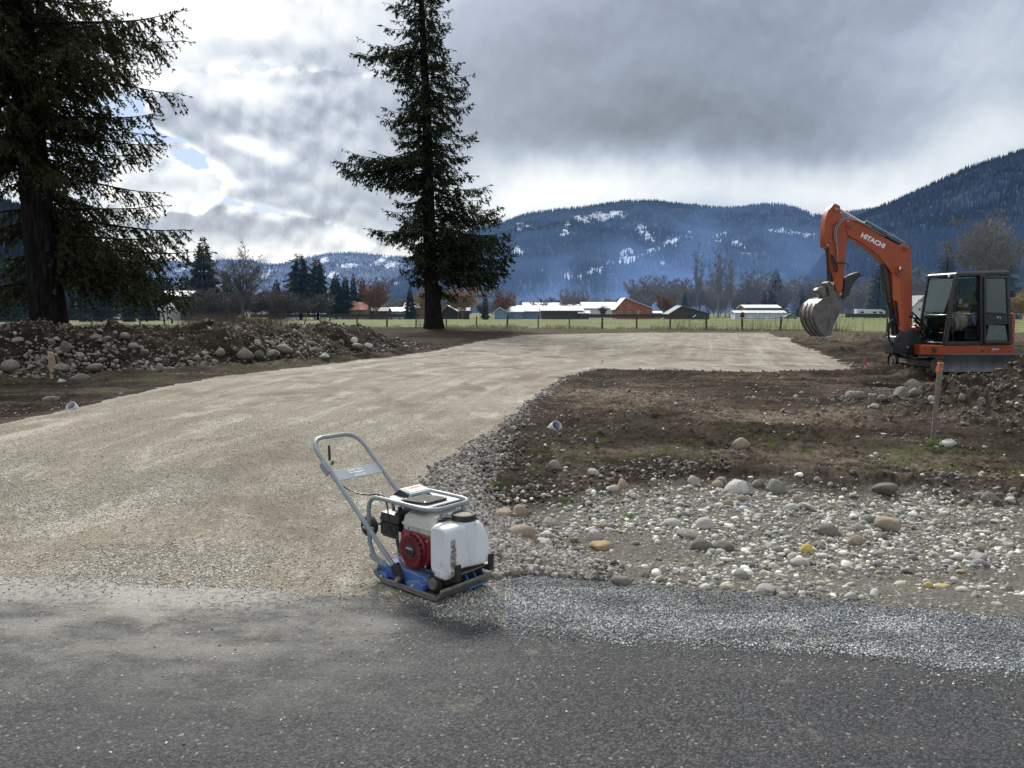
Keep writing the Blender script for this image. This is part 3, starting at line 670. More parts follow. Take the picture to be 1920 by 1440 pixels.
NOTE = [
 (979, 998, 50, 33, M_TAN, 'largest tan angular boulder, just right of the white water tank'),
 (942, 962, 33, 17, M_TAN, 'low tan rock touching a rounder one beside the crushed rock edge'),
 (975, 961, 30, 24, M_TAN, 'rounded brown rock beside the low tan one behind the tank'),
 (1029, 980, 32, 20, M_ROCK, 'dark grey blocky rock standing behind the largest tan boulder'),
 (1019, 1018, 32, 15, M_PALE, 'pale long stone slanting in front of the largest tan boulder'),
 (1126, 1023, 40, 17, M_ORANGE, 'flat oval orange tan stone lying among grey cobbles'),
 (1115, 1004, 26, 20, M_PALE, 'cream pointed stone resting behind the flat orange oval stone'),
 (1133, 983, 24, 12, M_TAN, 'small buff flat stone behind the cream pointed stone'),
 (1040, 872, 21, 18, M_ROCK, 'grey stone alone on dark soil where crushed rock meets mud'),
 (1112, 885, 23, 12, M_PALE, 'low whitish stone at the dark soil edge'),
 (1167, 908, 16, 22, M_TAN, 'upright brown stone standing on its end in the cobbles'),
 (1147, 916, 24, 12, M_PALE, 'flat pale cobble touching the upright brown stone'),
 (1321, 983, 34, 24, M_PALE, 'bulky pale block in the middle of the cobbles'),
 (1316, 1021, 38, 22, M_ROCK, 'broad grey flat-topped rock in front of the bulky pale block'),
 (1262, 980, 32, 15, M_PALE, 'long low pale cobble left of the bulky pale block'),
 (1292, 1002, 42, 15, M_ROCK, 'long flat grey slab stone between larger pale rocks'),
 (1355, 1024, 38, 20, M_ROCKD, 'brown wedge-shaped rock beside the broad flat-topped rock'),
 (1301, 901, 26, 20, M_ROCK, 'tilted grey stone at the top edge of the cobbles'),
 (1346, 908, 20, 15, M_TAN, 'small buff stone left of the big white rock'),
 (1382, 915, 46, 27, M_PALE, 'big white flat-based rock at the edge of dark earth'),
 (1455, 912, 34, 32, M_ROCK, 'tall grey pointed rock right of the big white rock'),
 (1422, 906, 22, 18, M_ROCK, 'dark grey stone between the white rock and the tall pointed rock'),
 (1495, 935, 20, 16, M_TAN, 'round buff cobble just right of the tall pointed rock'),
 (1514, 950, 32, 13, M_PALE, 'flat blue-white cobble below the round buff cobble'),
 (1485, 951, 28, 13, M_PALE, 'cream flat cobble beside the flat blue-white cobble'),
 (1656, 916, 44, 18, M_ROCKD, 'brown slab half buried in the black soil lip'),
 (1855, 933, 28, 21, M_ROCK, 'round grey boulder alone on the dark soil at far right'),
 (1667, 982, 48, 27, M_TAN, 'biggest buff and white split boulder in the right cobbles'),
 (1629, 974, 27, 16, M_ROCKD, 'dark oval rock leaning on the split buff boulder'),
 (1551, 994, 40, 26, M_ROCK, 'wide grey wedge boulder left of the dark oval rock'),
 (1605, 1014, 32, 22, M_TAN, 'buff triangular rock with a dark side below the split boulder'),
 (1612, 990, 28, 16, M_ROCK, 'grey rock tucked between the wedge boulder and the split boulder'),
 (1513, 1031, 23, 18, M_YELLOW, 'pale yellow round stone left of the triangular rock'),
 (1540, 1028, 18, 14, M_ROCK, 'small round blue-grey cobble next to the pale yellow stone'),
 (1501, 1055, 36, 16, M_PALE, 'broad white flat stone nearer than the pale yellow stone'),
 (1436, 1105, 34, 20, M_PALE, 'cream slab lying against the blue grey chippings'),
 (1799, 1046, 26, 14, M_PALE, 'white oval stone at right in open pebbles'),
 (1834, 1045, 26, 16, M_PALE, 'cream squarish stone right of the white oval stone'),
 (1741, 1098, 17, 13, M_YELLOW, 'bright yellow square stone near the chippings'),
 (1767, 1098, 20, 8, M_YELLOW, 'bright yellow thin flat stone beside the square yellow one'),
 (1803, 1072, 15, 9, M_ORANGE, 'small orange stone above the two yellow stones'),
 (1594, 1118, 22, 15, M_PALE, 'white cobble close to the chippings in front of the triangular rock'),
 (1165, 1087, 36, 16, M_ROCKD, 'low pointed brown rock poking out of the chippings'),
 (1225, 1066, 16, 18, M_ROCK, 'small grey pyramid stone in a cluster by the chippings'),
 (1242, 1068, 14, 16, M_PALE, 'whitish stone leaning on the small grey pyramid stone'),
 (1210, 1077, 14, 12, M_ROCK, 'little round grey stone in front of the pyramid stone'),
 (1389, 1078, 26, 16, M_ROCK, 'blue-grey wedge stone behind the cream slab'),
 (1390, 832, 30, 20, M_TAN, 'brown dome-shaped rock alone on the muddy ground'),
 (1777, 832, 28, 12, M_PALE, 'white flat rock at the foot of the wooden survey stake'),
 (1604, 741, 34, 19, M_ROCKD, 'wide dark dome rock on the mud left of the soil heap'),
 (1712, 722, 26, 20, M_ROCKD, 'upper grey rock on the left flank of the soil heap'),
 (1689, 735, 24, 18, M_ROCKD, 'rounded grey rock low on the left flank of the soil heap'),
 (1718, 735, 22, 15, M_ROCKD, 'tilted oblong rock right of the rounded grey one on the heap'),
 (1654, 747, 16, 11, M_ROCKD, 'small flat-topped rock at the left foot of the soil heap'),
 (1773, 690, 22, 20, M_ROCKD, 'rounded rock lying against the dozer blade'),
 (1746, 747, 10, 9, M_PALE, 'pale little rock just left of the stake on the heap'),
 (1641, 761, 14, 9, M_PALE, 'creamy pebble-sized rock on the mud below the flat-topped rock'),
 (1841, 753, 13, 12, M_ROCKD, 'dark round rock set in the middle of the soil heap'),
 (1804, 749, 12, 11, M_ROCKD, 'brown pointed rock set left of the dark round rock in the heap'),
 (1809, 795, 18, 7, M_ROCKD, 'flat pale stone at the near foot of the soil heap'),
 (122, 650, 18, 17, M_ROCKD, 'triangular light rock high on the left bank above the wooden stub'),
 (235, 629, 20, 9, M_ROCKD, 'long slanting pale rock near the crest of the left bank'),
 (270, 660, 15, 13, M_ROCKD, 'round light rock halfway up the left bank'),
 (252, 649, 17, 11, M_ROCKD, 'angular rock just above the round light rock on the bank'),
 (20, 684, 28, 18, M_ROCKD, 'large rounded boulder at the bank foot by the left edge'),
 (71, 673, 9, 17, M_ROCKD, 'narrow upright rock left of the wooden stub'),
 (115, 688, 24, 12, M_ROCKD, 'broad rock right of the wooden stub'),
 (177, 688, 25, 13, M_ROCKD, 'wide wedge rock at the bank foot on dark soil'),
 (299, 691, 13, 16, M_ROCKD, 'upright leaning rock alone at the foot of the bank'),
 (150, 668, 17, 11, M_ROCKD, 'oval rock in the cobbly lower bank above the wedge rock'),
 (413, 660, 18, 12, M_ROCKD, 'blocky pale rock in the middle of the bank beyond the leaning rock'),
 (459, 662, 26, 20, M_ROCKD, 'biggest double-humped boulder low on the bank'),
 (94, 748, 28, 12, M_ROCKD, 'flat slab lying in the mud near the driveway edge'),
 (150, 709, 32, 12, M_ROCKD, 'flat grey-green rock with a hump on the mud strip'),
 (115, 714, 12, 8, M_PALE, 'small white round rock on the mud strip'),
 (34, 637, 18, 9, M_ROCKD, 'long oval rock on the upper bank below the big trunk'),
 (180, 631, 20, 8, M_ROCKD, 'low flat rock on the upper bank right of the big trunk'),
 (609, 667, 16, 10, M_PALE, 'pale oval rock lying in front of the bank on the mud'),
 (664, 639, 14, 12, M_PALE, 'whitish round boulder half up the far end of the bank'),
 (669, 649, 20, 10, M_ROCKD, 'oblong boulder just under the whitish round one'),
 (534, 655, 27, 13, M_ROCKD, 'long pale boulder low on the middle of the bank'),
 (487, 664, 18, 15, M_ROCKD, 'rounded boulder at the foot left of the long pale boulder'),
 (512, 662, 22, 12, M_ROCKD, 'brownish flat boulder between two paler ones at the bank foot'),
 (691, 650, 15, 9, M_PALE, 'pale flat rock near the far foot of the bank'),
 (570, 631, 10, 7, M_ROCKD, 'slanting oval rock high on the middle of the bank'),
]
for (px, py, w, h, mt, lb) in NOTE: rock(px, py, w, h, mt, lb)
# the rest of the larger stones
rr = np.random.default_rng(99)
def more(n, pxr, pyr, wfun, keep, mats, label, group, cat='rock'):
    c = 0; tries = 0
    while c < n and tries < 9000:
        tries += 1
        px, py = rr.uniform(*pxr), rr.uniform(*pyr)
        x, y = gp(px, py) if py > 800 else hit(px, py)[:2]
        if rr.uniform() > keep(x, y): continue
        w = wfun(rr)
        s = w / FPX * y / 2
        if any((x - a) ** 2 + (y - b) ** 2 < (s + q) ** 2 * 0.7 for a, b, q in placed): continue
        rock(px, py, w, w * rr.uniform(0.45, 0.75), mats[rr.integers(len(mats))], label, group); c += 1
k_c = lambda x, y: float(cobw(np.array([x]), np.array([y]))[0]) * (1.0 if x > 0.45 else 0.35)
more(96, (960, 1915), (890, 1125), lambda r: 9 + 12 * r.uniform() ** 2.2, k_c, [M_ROCK, M_PALE, M_ROCK, M_ROCK, M_ROCK, M_TAN], 'plain rounded grey or cream cobble among the pebbles right of the driveway', 'cobbles beside the driveway')
k_b = lambda x, y: float(bermw(np.array([x]), np.array([y]))[0])
more(88, (2, 800), (618, 702), lambda r: 5.5 + 7 * r.uniform() ** 1.6, k_b, [M_ROCKD, M_ROCKD, M_ROCKD, M_ROCK], 'plain earth-stained rock embedded in the left bank of spoil', 'rocks in the left bank')
# more(7, (1600, 1900), (700, 800), lambda r: 8 + 7 * r.uniform(), lambda x, y: 1.0, [M_ROCKD], 'plain muddy rock set in the soil heap beside the excavator', 'rocks in the soil heap')

# ------------------------------------------------------------------ grass tufts and weeds (blades)
def mat_leaf(name, c0, c1, trans=0.0, hue=0.0):
    m, n, b = material(name)
    at = n.new('ShaderNodeAttribute', attribute_name='tint').outputs[0]
    g = n.new('ShaderNodeNewGeometry')
    c = n.mix(n.noise(g.outputs['Position'], 1.1, 3, 0.6), c0, c1)
    c = n.mix(1.0, c, at, 'MULTIPLY')
    n.put(b.inputs['Base Color'], c); b.inputs['Roughness'].default_value = 0.8; b.inputs['Specular IOR Level'].default_value = 0.2
    if trans > 0:
        t = n.new('ShaderNodeBsdfTranslucent'); n.put(t.inputs[0], c)
        mx = n.new('ShaderNodeMixShader'); mx.inputs[0].default_value = trans
        n.l.new(b.outputs[0], mx.inputs[1]); n.l.new(t.outputs[0], mx.inputs[2])
        n.l.new(mx.outputs[0], m.node_tree.nodes['Material Output'].inputs[0])
    return m
M_GRASS = mat_leaf('grass_blade', (0.10, 0.16, 0.035), (0.16, 0.21, 0.07), 0.3)
M_DRY = mat_leaf('dry_grass', (0.20, 0.165, 0.10), (0.30, 0.25, 0.16), 0.2)
M_TWIG = mat_leaf('weed_stalk', (0.11, 0.08, 0.06), (0.16, 0.12, 0.09))
def blades(name, P, H_, W_, mat, label, cat, seed=0, lean=0.35):
    r = np.random.default_rng(seed); n = len(P)
    a = r.uniform(0, 6.28, n); d = np.stack([np.cos(a), np.sin(a), 0 * a], 1)
    l = np.stack([r.normal(0, lean, n), r.normal(0, lean, n), np.ones(n)], 1) * H_[:, None]
    v = np.concatenate([P - d * W_[:, None], P + d * W_[:, None], P + l * 0.55 + d * W_[:, None] * 0.6, P + l * 0.55 - d * W_[:, None] * 0.6, P + l * np.array([1.25, 1.25, 1])], 0)
    i = np.arange(n)
    f = np.concatenate([np.stack([i, i + n, i + 2 * n], 1), np.stack([i, i + 2 * n, i + 3 * n], 1), np.stack([i + 3 * n, i + 2 * n, i + 4 * n], 1)])
    t = np.tile(r.uniform(0.7, 1.25, (n, 1)), (5, 4)); t[:, 3] = 1
    o = link(name, np_mesh(name, v, f, [mat], False, t)); tag(o, label, cat, kind='stuff'); return o
r = np.random.default_rng(300)
def tuft_pts(centres, per, rad, seed):
    q = np.random.default_rng(seed); c = np.repeat(np.array(centres), per, 0); n = len(c)
    c = c + q.normal(0, 1, (n, 2)) * np.repeat(np.array(rad), per)[:, None]
    return np.column_stack([c, hz(c[:, 0], c[:, 1]) - 0.004])
cs, rad = [], []
for px, py, w in [(1035, 838, 26), (1000, 845, 18), (1130, 828, 20), (1200, 852, 26), (1375, 812, 30), (1400, 830, 26), (1455, 828, 26), (1440, 838, 20), (1750, 832, 12), (1890, 890, 22), (1110, 812, 15), (1560, 830, 26), (1640, 830, 40), (1700, 845, 40), (1800, 850, 40), (1860, 850, 40), (1290, 830, 24), (925, 905, 14), (1060, 930, 16), (1180, 955, 18), (1000, 870, 22), (1320, 860, 16), (1500, 845, 30)]:
    x, y = gp(px, py, -0.08); cs.append((x, y)); rad.append(w / FPX * y * 0.5)
P_ = tuft_pts(cs, 190, rad, 1); n_ = len(P_)
blades('grass_tufts', P_, r.uniform(0.015, 0.05, n_), r.uniform(0.0015, 0.003, n_), M_GRASS, 'short green grass sprouting through the muddy ground', 'grass', 2)
x, y = gp(1750, 832, -0.08)
P_ = tuft_pts([(x, y)], 160, [0.045], 3); n_ = len(P_)
o = blades('grass_clump', P_, r.uniform(0.04, 0.13, n_), r.uniform(0.002, 0.004, n_), M_GRASS, 'bright green grass clump at the foot of the wooden survey stake', 'grass clump', 4); del o['kind']
xs = r.uniform(-70, 30, 9000); ysf = fence_y(xs) + r.normal(0, 0.8, 9000)
P_ = np.column_stack([xs, ysf, hz(xs, ysf, False)]); w_ = sstep(-0.2, 0.4, fbm(xs * 0.4, xs * 0, 3, 5))
blades('fence_line_weeds', P_, (0.12 + 0.42 * w_) * r.uniform(0.4, 1.2, 9000), r.uniform(0.01, 0.03, 9000), M_DRY, 'dry straw coloured weeds growing along the wire fence', 'weeds', 6, 0.25)
xs = np.concatenate([r.normal(-36, 2.2, 1800), r.normal(-30, 2.4, 1600), r.normal(23.5, 1.4, 160), r.normal(28, 1.4, 200), r.normal(-8.6, 1.0, 120), r.normal(17.5, 1.6, 120)])
ysf = fence_y(xs) - 0.6 + r.normal(0, 0.9, len(xs)); P_ = np.column_stack([xs, ysf, hz(xs, ysf, False)])
blades('brush_stalks', P_, r.uniform(0.5, 2.0, len(xs)), r.uniform(0.008, 0.018, len(xs)), M_TWIG, 'brown leafless stalks of brush standing by the fence', 'brush', 7, 0.22)
# ------------------------------------------------------------------ bark and foliage
def mat_bark(name, c0, c1):
    m, n, b = material(name)
    P = n.new('ShaderNodeTexCoord').outputs['Object']
    g = n.noise(n.scalev(P, (1, 1, 0.16)), 9, 6, 0.7, 0.4); f = n.noise(P, 30, 4, 0.6)
    c = n.mix(n.rmp(g, 0.38, 0.62), c0, c1); n.put(b.inputs['Base Color'], c); b.inputs['Roughness'].default_value = 0.95
    b.inputs['Specular IOR Level'].default_value = 0.15
    n.put(b.inputs['Normal'], n.bump(n.add(g, n.mul(f, 0.3)), 1.0, 0.08)); return m
M_BARK = mat_bark('conifer_bark', (0.005, 0.0045, 0.004), (0.022, 0.018, 0.016))
M_NEEDLE = mat_leaf('needles', (0.016, 0.026, 0.013), (0.038, 0.050, 0.023), 0.22)
M_NEEDLEW = mat_leaf('near_needles', (0.020, 0.028, 0.011), (0.058, 0.062, 0.022), 0.25)
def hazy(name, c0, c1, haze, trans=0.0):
    """foliage in smoky valley air: haze painted in as a faint blue glow"""
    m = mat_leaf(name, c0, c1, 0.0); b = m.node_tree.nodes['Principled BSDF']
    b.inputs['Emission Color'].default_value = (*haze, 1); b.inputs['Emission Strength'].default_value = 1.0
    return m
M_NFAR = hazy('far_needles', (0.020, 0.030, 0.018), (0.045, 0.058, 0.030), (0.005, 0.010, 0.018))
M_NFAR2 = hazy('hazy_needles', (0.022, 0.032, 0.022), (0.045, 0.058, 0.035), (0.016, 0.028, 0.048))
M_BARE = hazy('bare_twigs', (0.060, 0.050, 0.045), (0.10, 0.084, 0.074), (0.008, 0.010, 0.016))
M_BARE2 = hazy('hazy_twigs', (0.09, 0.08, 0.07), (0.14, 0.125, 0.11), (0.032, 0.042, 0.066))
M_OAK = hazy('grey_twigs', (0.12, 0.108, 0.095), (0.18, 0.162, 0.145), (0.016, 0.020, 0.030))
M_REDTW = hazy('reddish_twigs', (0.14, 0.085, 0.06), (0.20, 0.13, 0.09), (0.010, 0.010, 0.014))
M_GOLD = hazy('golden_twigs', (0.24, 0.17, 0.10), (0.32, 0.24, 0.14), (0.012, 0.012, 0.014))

def tubes_np(A, B, ra, rb, k=5):
    """many tapered sticks -> verts, quads"""
    A = np.asarray(A, float); B = np.asarray(B, float); n = len(A)
    d = B - A; d /= np.linalg.norm(d, axis=1, keepdims=True) + 1e-9
    ref = np.where(np.abs(d[:, 2:3]) > 0.9, [[1.0, 0, 0]], [[0, 0, 1.0]])
    s = np.cross(d, ref); s /= np.linalg.norm(s, axis=1, keepdims=True) + 1e-9; u = np.cross(s, d)
    th = np.arange(k) * 2 * np.pi / k
    ring = s[:, None] * np.cos(th)[None, :, None] + u[:, None] * np.sin(th)[None, :, None]
    V = np.concatenate([A[:, None] + ring * np.asarray(ra)[:, None, None], B[:, None] + ring * np.asarray(rb)[:, None, None]], 1).reshape(-1, 3)
    i = np.arange(n)[:, None] * 2 * k; j = np.arange(k)[None]; j2 = (j + 1) % k
    F = np.stack([i + j, i + j2, i + k + j2, i + k + j], -1).reshape(-1, 4)
    return V, F
def sprays_np(P, D, L, W, r, N=None):
    """kite shaped sprays of needles: P base, D direction, L length, W half width"""
    n = len(P)
    D = D / (np.linalg.norm(D, axis=1, keepdims=True) + 1e-9)
    q = r.normal(size=(n, 3)); s = np.cross(D, q); s /= np.linalg.norm(s, axis=1, keepdims=True) + 1e-9
    a = P; b = P + D * (L * 0.4)[:, None] + s * W[:, None]; c = P + D * L[:, None]; d = P + D * (L * 0.4)[:, None] - s * W[:, None]
    V = np.stack([a, b, c, d], 1).reshape(-1, 3); F = np.arange(n * 4).reshape(n, 4)
    return V, F
def conifer(name, label, loc, H_, trunk_r, z0, limb_len, n_limbs, seed, needle, spray_L=(0.15, 0.3), twig_gap=0.16, leaf_gap=0.07, droop=0.35, group=None, flare=1.5, twig_f=0.28, dens=1.0, upturn=0.25, zpow=1.0, hang=0.5, extra=(), lean=(0, 0), bare_front=0.0, gappy=0.0, cat='tree', mats=None):
    r = np.random.default_rng(seed)
    root = empty(name, loc); tag(root, label, cat, group)
    # trunk
    zz = np.concatenate([[-0.6, 0, 0.25, 0.6, 1.2, 2.2], np.linspace(3.5, H_, 26)])
    k = 20; rings = []
    for z in zz:
        rad = trunk_r * (1 - max(z, 0) / H_) ** 0.85 + 0.015
        rad *= 1 + (flare - 1) * math.exp(-max(z, 0) / 0.9)
        rings.append([(rad * (1 + 0.07 * math.sin(5 * t + seed + z * 0.3) + 0.04 * math.sin(11 * t + z)) * math.cos(t) + lean[0] * max(z, 0) / H_ + 0.05 * math.sin(z * 0.31 + seed), rad * math.sin(t) * (1 + 0.05 * math.sin(7 * t)) + lean[1] * max(z, 0) / H_, z) for t in [2 * math.pi * j / k for j in range(k)]])
    mb = MB().loft(rings); mb.build('trunk', M_BARK, root, angle=80)
    A, B, RA, RB = [], [], [], []; SP_, SD, SL = [], [], []
    specs = []
    for i in range(n_limbs):
        f = (i + r.uniform(0, 1)) / n_limbs; z = z0 + (H_ - z0) * f ** zpow
        phi = i * 2.39996 + r.normal(0, 0.35)
        if z < bare_front and math.sin(phi) < -0.15: continue
        specs.append((z, phi, None))
    specs += list(extra)
    for z, phi, LL in specs:
        L = LL if LL else limb_len(z, phi) * (r.uniform(0.55, 1.08) if gappy == 0 else (r.uniform(0.75, 1.05) if r.uniform() > gappy else r.uniform(0.3, 0.65)))
        if L < 0.25: L = 0.25
        dz0 = 0.25 - 0.55 * droop if z < H_ * 0.75 else 0.45
        n_ = max(4, int(L / 0.35)); pts = []
        c, s = math.cos(phi), math.sin(phi); px = py = 0; p = np.array([0.0, 0.0, 0.0]); slope = dz0 + r.normal(0, 0.08)
        tr = np.array([lean[0] * z / H_, lean[1] * z / H_, z]); bend = r.normal(0, 0.12)
        for j in range(n_ + 1):
            pts.append(tr + p); t = j / n_
            sl = slope - droop * 0.9 * math.sin(t * 2.4) + upturn * 1.6 * t * t
            a_ = phi + bend * t
            step = L / n_; p = p + np.array([math.cos(a_), math.sin(a_), sl]) * step / math.sqrt(1 + sl * sl)
        pts = np.array(pts); r0 = min(0.015 + 0.011 * L, trunk_r * 0.4)
        rad = np.linspace(r0, 0.008, len(pts))
        A += list(pts[:-1]); B += list(pts[1:]); RA += list(rad[:-1]); RB += list(rad[1:])
        # twigs to both sides
        nt = max(3, int(L / twig_gap * dens)); tt = np.sort(r.uniform(0.10, 1.0, nt))
        fi = tt * (len(pts) - 1); i0 = np.minimum(fi.astype(int), len(pts) - 2); fr = (fi - i0)[:, None]
        base = pts[i0] * (1 - fr) + pts[i0 + 1] * fr; dirn = pts[i0 + 1] - pts[i0]; dirn /= np.linalg.norm(dirn, axis=1, keepdims=True)
        side = np.cross(dirn, [0, 0, 1.0]); side /= np.linalg.norm(side, axis=1, keepdims=True) + 1e-9
        sg = r.choice([-1, 1], nt)[:, None]
        tl = (twig_f * L * (1.15 - tt) ** 0.6 * r.uniform(0.5, 1.15, nt) + 0.15)
        tl = np.minimum(tl, 1.9)
        tdir = dirn * r.uniform(0.35, 1.0, (nt, 1)) + side * sg * r.uniform(0.3, 1.0, (nt, 1)) + np.array([0, 0, -1.0]) * (hang * r.uniform(0.2, 1.3, (nt, 1)))
        tdir[-1] = dirn[-1]
        tdir /= np.linalg.norm(tdir, axis=1, keepdims=True)
        end = base + tdir * tl[:, None] - np.array([0, 0, 1.0]) * (hang * 0.25 * tl)[:, None]
        A += list(base); B += list(end); RA += [0.012] * nt; RB += [0.004] * nt
        for q in range(nt):
            m = max(3, int(tl[q] / leaf_gap)); u = r.uniform(0.0, 1.0, m)[:, None]
            P = base[q] * (1 - u) + end[q] * u; td = end[q] - base[q]; td = td / (np.linalg.norm(td) + 1e-9)
            D = td * 0.9 + r.normal(0, 0.55, (m, 3)) + np.array([0, 0, -0.15])
            SP_.append(P); SD.append(D); SL.append(r.uniform(*spray_L, m))
    V, F = tubes_np(A, B, RA, RB, 4)
    link('limbs', np_mesh('limbs', V, F, [mats[0] if mats else M_BARK], True), root)
    P = np.concatenate(SP_); D = np.concatenate(SD); L = np.concatenate(SL)
    V, F = sprays_np(P, D, L, L * r.uniform(0.14, 0.24, len(L)), r)
    t = np.repeat(r.uniform(0.55, 1.45, (len(L), 1)) * (0.8 + 0.4 * vnoise(P[:, 0] * 1.3 + P[:, 2], P[:, 1] * 1.3, 9))[:, None], 4, 0)
    tc = np.ones((len(V), 4)); tc[:, :3] = t
    link('crown', np_mesh('crown', V, F, [needle], False, tc), root)
    print(name, 'sprays', len(L)); return root
# near tree on the left, behind the bank
tx, ty = 0.0, 26.0
tx = vp(97, 600, 26.0)[0]
PROF_L = [(1.6, 4.4), (2.6, 4.8), (3.5, 4.4), (4.6, 4.5), (5.6, 4.2), (7.0, 3.9), (8.6, 3.8), (9.8, 4.4), (10.7, 5.1), (11.6, 4.0), (12.8, 3.6), (16, 3.0), (20, 2.3), (25, 1.3), (30, 0.2)]
pl = np.array(PROF_L)
conifer('douglas_fir_tree', 'huge dark conifer with thick furrowed trunk standing behind the left rubble bank', (tx, ty, float(hz(tx, ty)) - 0.1), 30, 0.55, 3.0,
        lambda z, p: float(np.interp(z, pl[:, 0], pl[:, 1])) * 1.05, 330, 41, M_NEEDLEW, (0.07, 0.18), 0.068, 0.030, 0.34, flare=1.30, twig_f=0.27, hang=0.95, upturn=0.22, zpow=1.05, lean=(-1.3, 0), bare_front=6.6, gappy=0.30, dens=0.95,
        extra=[(3.9, 0.15, 5.2), (3.4, -0.15, 4.8), (4.3, -0.3, 4.9), (4.9, 0.1, 4.8), (11.2, -0.1, 5.6), (11.0, 0.25, 5.1), (2.5, 2.6, 4.0), (2.8, 3.6, 4.0), (3.4, 0.3, 4.7)])
# tall tree in the middle, by the fence
cxm, cym = vp(812, 600, 68.5)[0], 68.5
def prof_mid(z, phi):
    lft = np.interp(z, [3.4, 4.5, 6, 7.3, 8.6, 9.9, 11.3, 12.8, 14, 14.8, 15.8, 17, 19, 20.6, 22, 24.0, 25, 27, 29, 31, 34, 38], [1.7, 2.4, 3.0, 4.6, 5.4, 4.4, 3.3, 4.5, 5.6, 7.6, 7.0, 3.8, 4.6, 3.6, 4.9, 5.6, 6.0, 3.2, 4.3, 3.0, 2.2, 0.4])
    rgt = np.interp(z, [3.0, 4.5, 6, 7.3, 8.6, 9.9, 11.3, 12.8, 14, 16, 18, 20, 22, 24, 26, 28, 31, 34, 38], [2.9, 7.2, 7.0, 6.8, 6.9, 6.4, 6.3, 5.2, 4.2, 4.0, 4.5, 4.2, 4.4, 2.8, 2.9, 3.1, 2.5, 1.8, 0.4])
    c = math.cos(phi); w = 0.5 + 0.5 * c
    return (lft * (1 - w) + rgt * w) * (0.72 + 0.28 * abs(c))
conifer('spruce_tree', 'tall dark conifer with one long branch out to the left, standing by the wire fence', (cxm, cym, float(hz(cxm, cym)) - 0.1), 38, 0.68, 3.2, prof_mid, 360, 52, M_NEEDLE,
        (0.18, 0.38), 0.15, 0.062, 0.42, flare=1.45, twig_f=0.27, hang=0.75, upturn=0.42, lean=(-0.9, 0), bare_front=5.2, gappy=0.33, dens=1.0,
        extra=[(15.6, 3.14, 8.0), (15.3, 3.0, 7.4), (14.9, 3.3, 7.2), (15.9, 3.2, 6.2), (24.6, 3.05, 6.2), (24.2, 3.25, 5.6), (9.1, 3.14, 5.4), (8.6, 2.9, 5.0), (8.6, -0.1, 7.3), (8.0, 0.1, 7.4), (7.0, 0.05, 7.4), (6.5, -0.15, 7.3), (5.2, -0.2, 3.2), (4.7, 0.2, 3.2), (4.6, 3.3, 2.0), (5.6, 0.1, 6.9), (6.2, 0.25, 7.2), (7.4, -0.25, 7.2), (9.2, 0.2, 6.9)])

# ------------------------------------------------------------------ trees beyond the pasture
def far_z(d): return float(height(np.array([0.0]), np.array([float(d)]), False)[0])
PROTO = {}
def conifer_far(key, H_, rad, n, needle, seed, clear=0.06, pw=0.85, bark=M_BARK, ragged=0.5, sp=0.9):
    """unit parts for a conifer a few dozen pixels tall"""
    r = np.random.default_rng(seed)
    mb = MB().cyl((0, 0, -0.5), (0, 0, H_ * 0.97), 0.022 * H_, 0.03, 7); o = mb.build('trunk', bark)
    tr = o.data; bpy.data.objects.remove(o)
    f = 1 - np.sqrt(1 - r.uniform(0, 0.9985, n)); layers = np.clip(np.round(f * 26) / 26 + r.normal(0, 0.010, n), 0, 0.995); z = H_ * (clear + (1 - clear) * np.clip(layers, 0, 1))
    prof = rad * (1 - np.clip(layers, 0, 1)) ** pw * (0.75 + 0.25 * np.sin(layers * 60)) * (1 - 0.35 * (layers < 0.06))
    phi = r.uniform(0, 6.28, n); lump = 0.7 + 0.6 * vnoise(phi * 1.3 + seed, layers * 9, seed)
    q = np.sqrt(r.uniform(0.02, 1, n)); rr_ = prof * lump * q * (1 + ragged * r.normal(0, 0.16, n)) + 0.03
    P = np.stack([rr_ * np.cos(phi), rr_ * np.sin(phi), z - 0.28 * rr_], 1)
    D = np.stack([np.cos(phi), np.sin(phi), -0.25 + r.normal(0, 0.25, n)], 1)
    L = r.uniform(0.5, 1.4, n) * sp * H_ / 20 * (0.35 + 0.65 * np.sqrt(1 - layers))
    V, F = sprays_np(P, D, L, L * 0.24, r); t = np.ones((len(V), 4)); t[:, :3] = np.repeat(r.uniform(0.5, 1.5, (n, 1)) * (0.6 + 0.8 * vnoise(phi * 2, layers * 14, 3))[:, None], 4, 0)
    PROTO[key] = (tr, np_mesh('crown', V, F, [needle], False, t), H_)
conifer_far('spruce', 22, 4.6, 9000, M_NFAR, 3); conifer_far('spruce_b', 20, 3.4, 6000, M_NFAR, 4, 0.04, 0.8)
conifer_far('pine', 22, 4.3, 9000, M_NFAR, 5, 0.16, 0.46, ragged=1.6, sp=1.15); conifer_far('narrow', 12, 2.0, 3500, M_NFAR, 6, 0.0, 0.5)
conifer_far('hazyfir', 24, 5.0, 6500, M_NFAR2, 7, 0.04, 0.75, ragged=1.2); conifer_far('hazyspruce', 22, 3.6, 5500, M_NFAR2, 8)
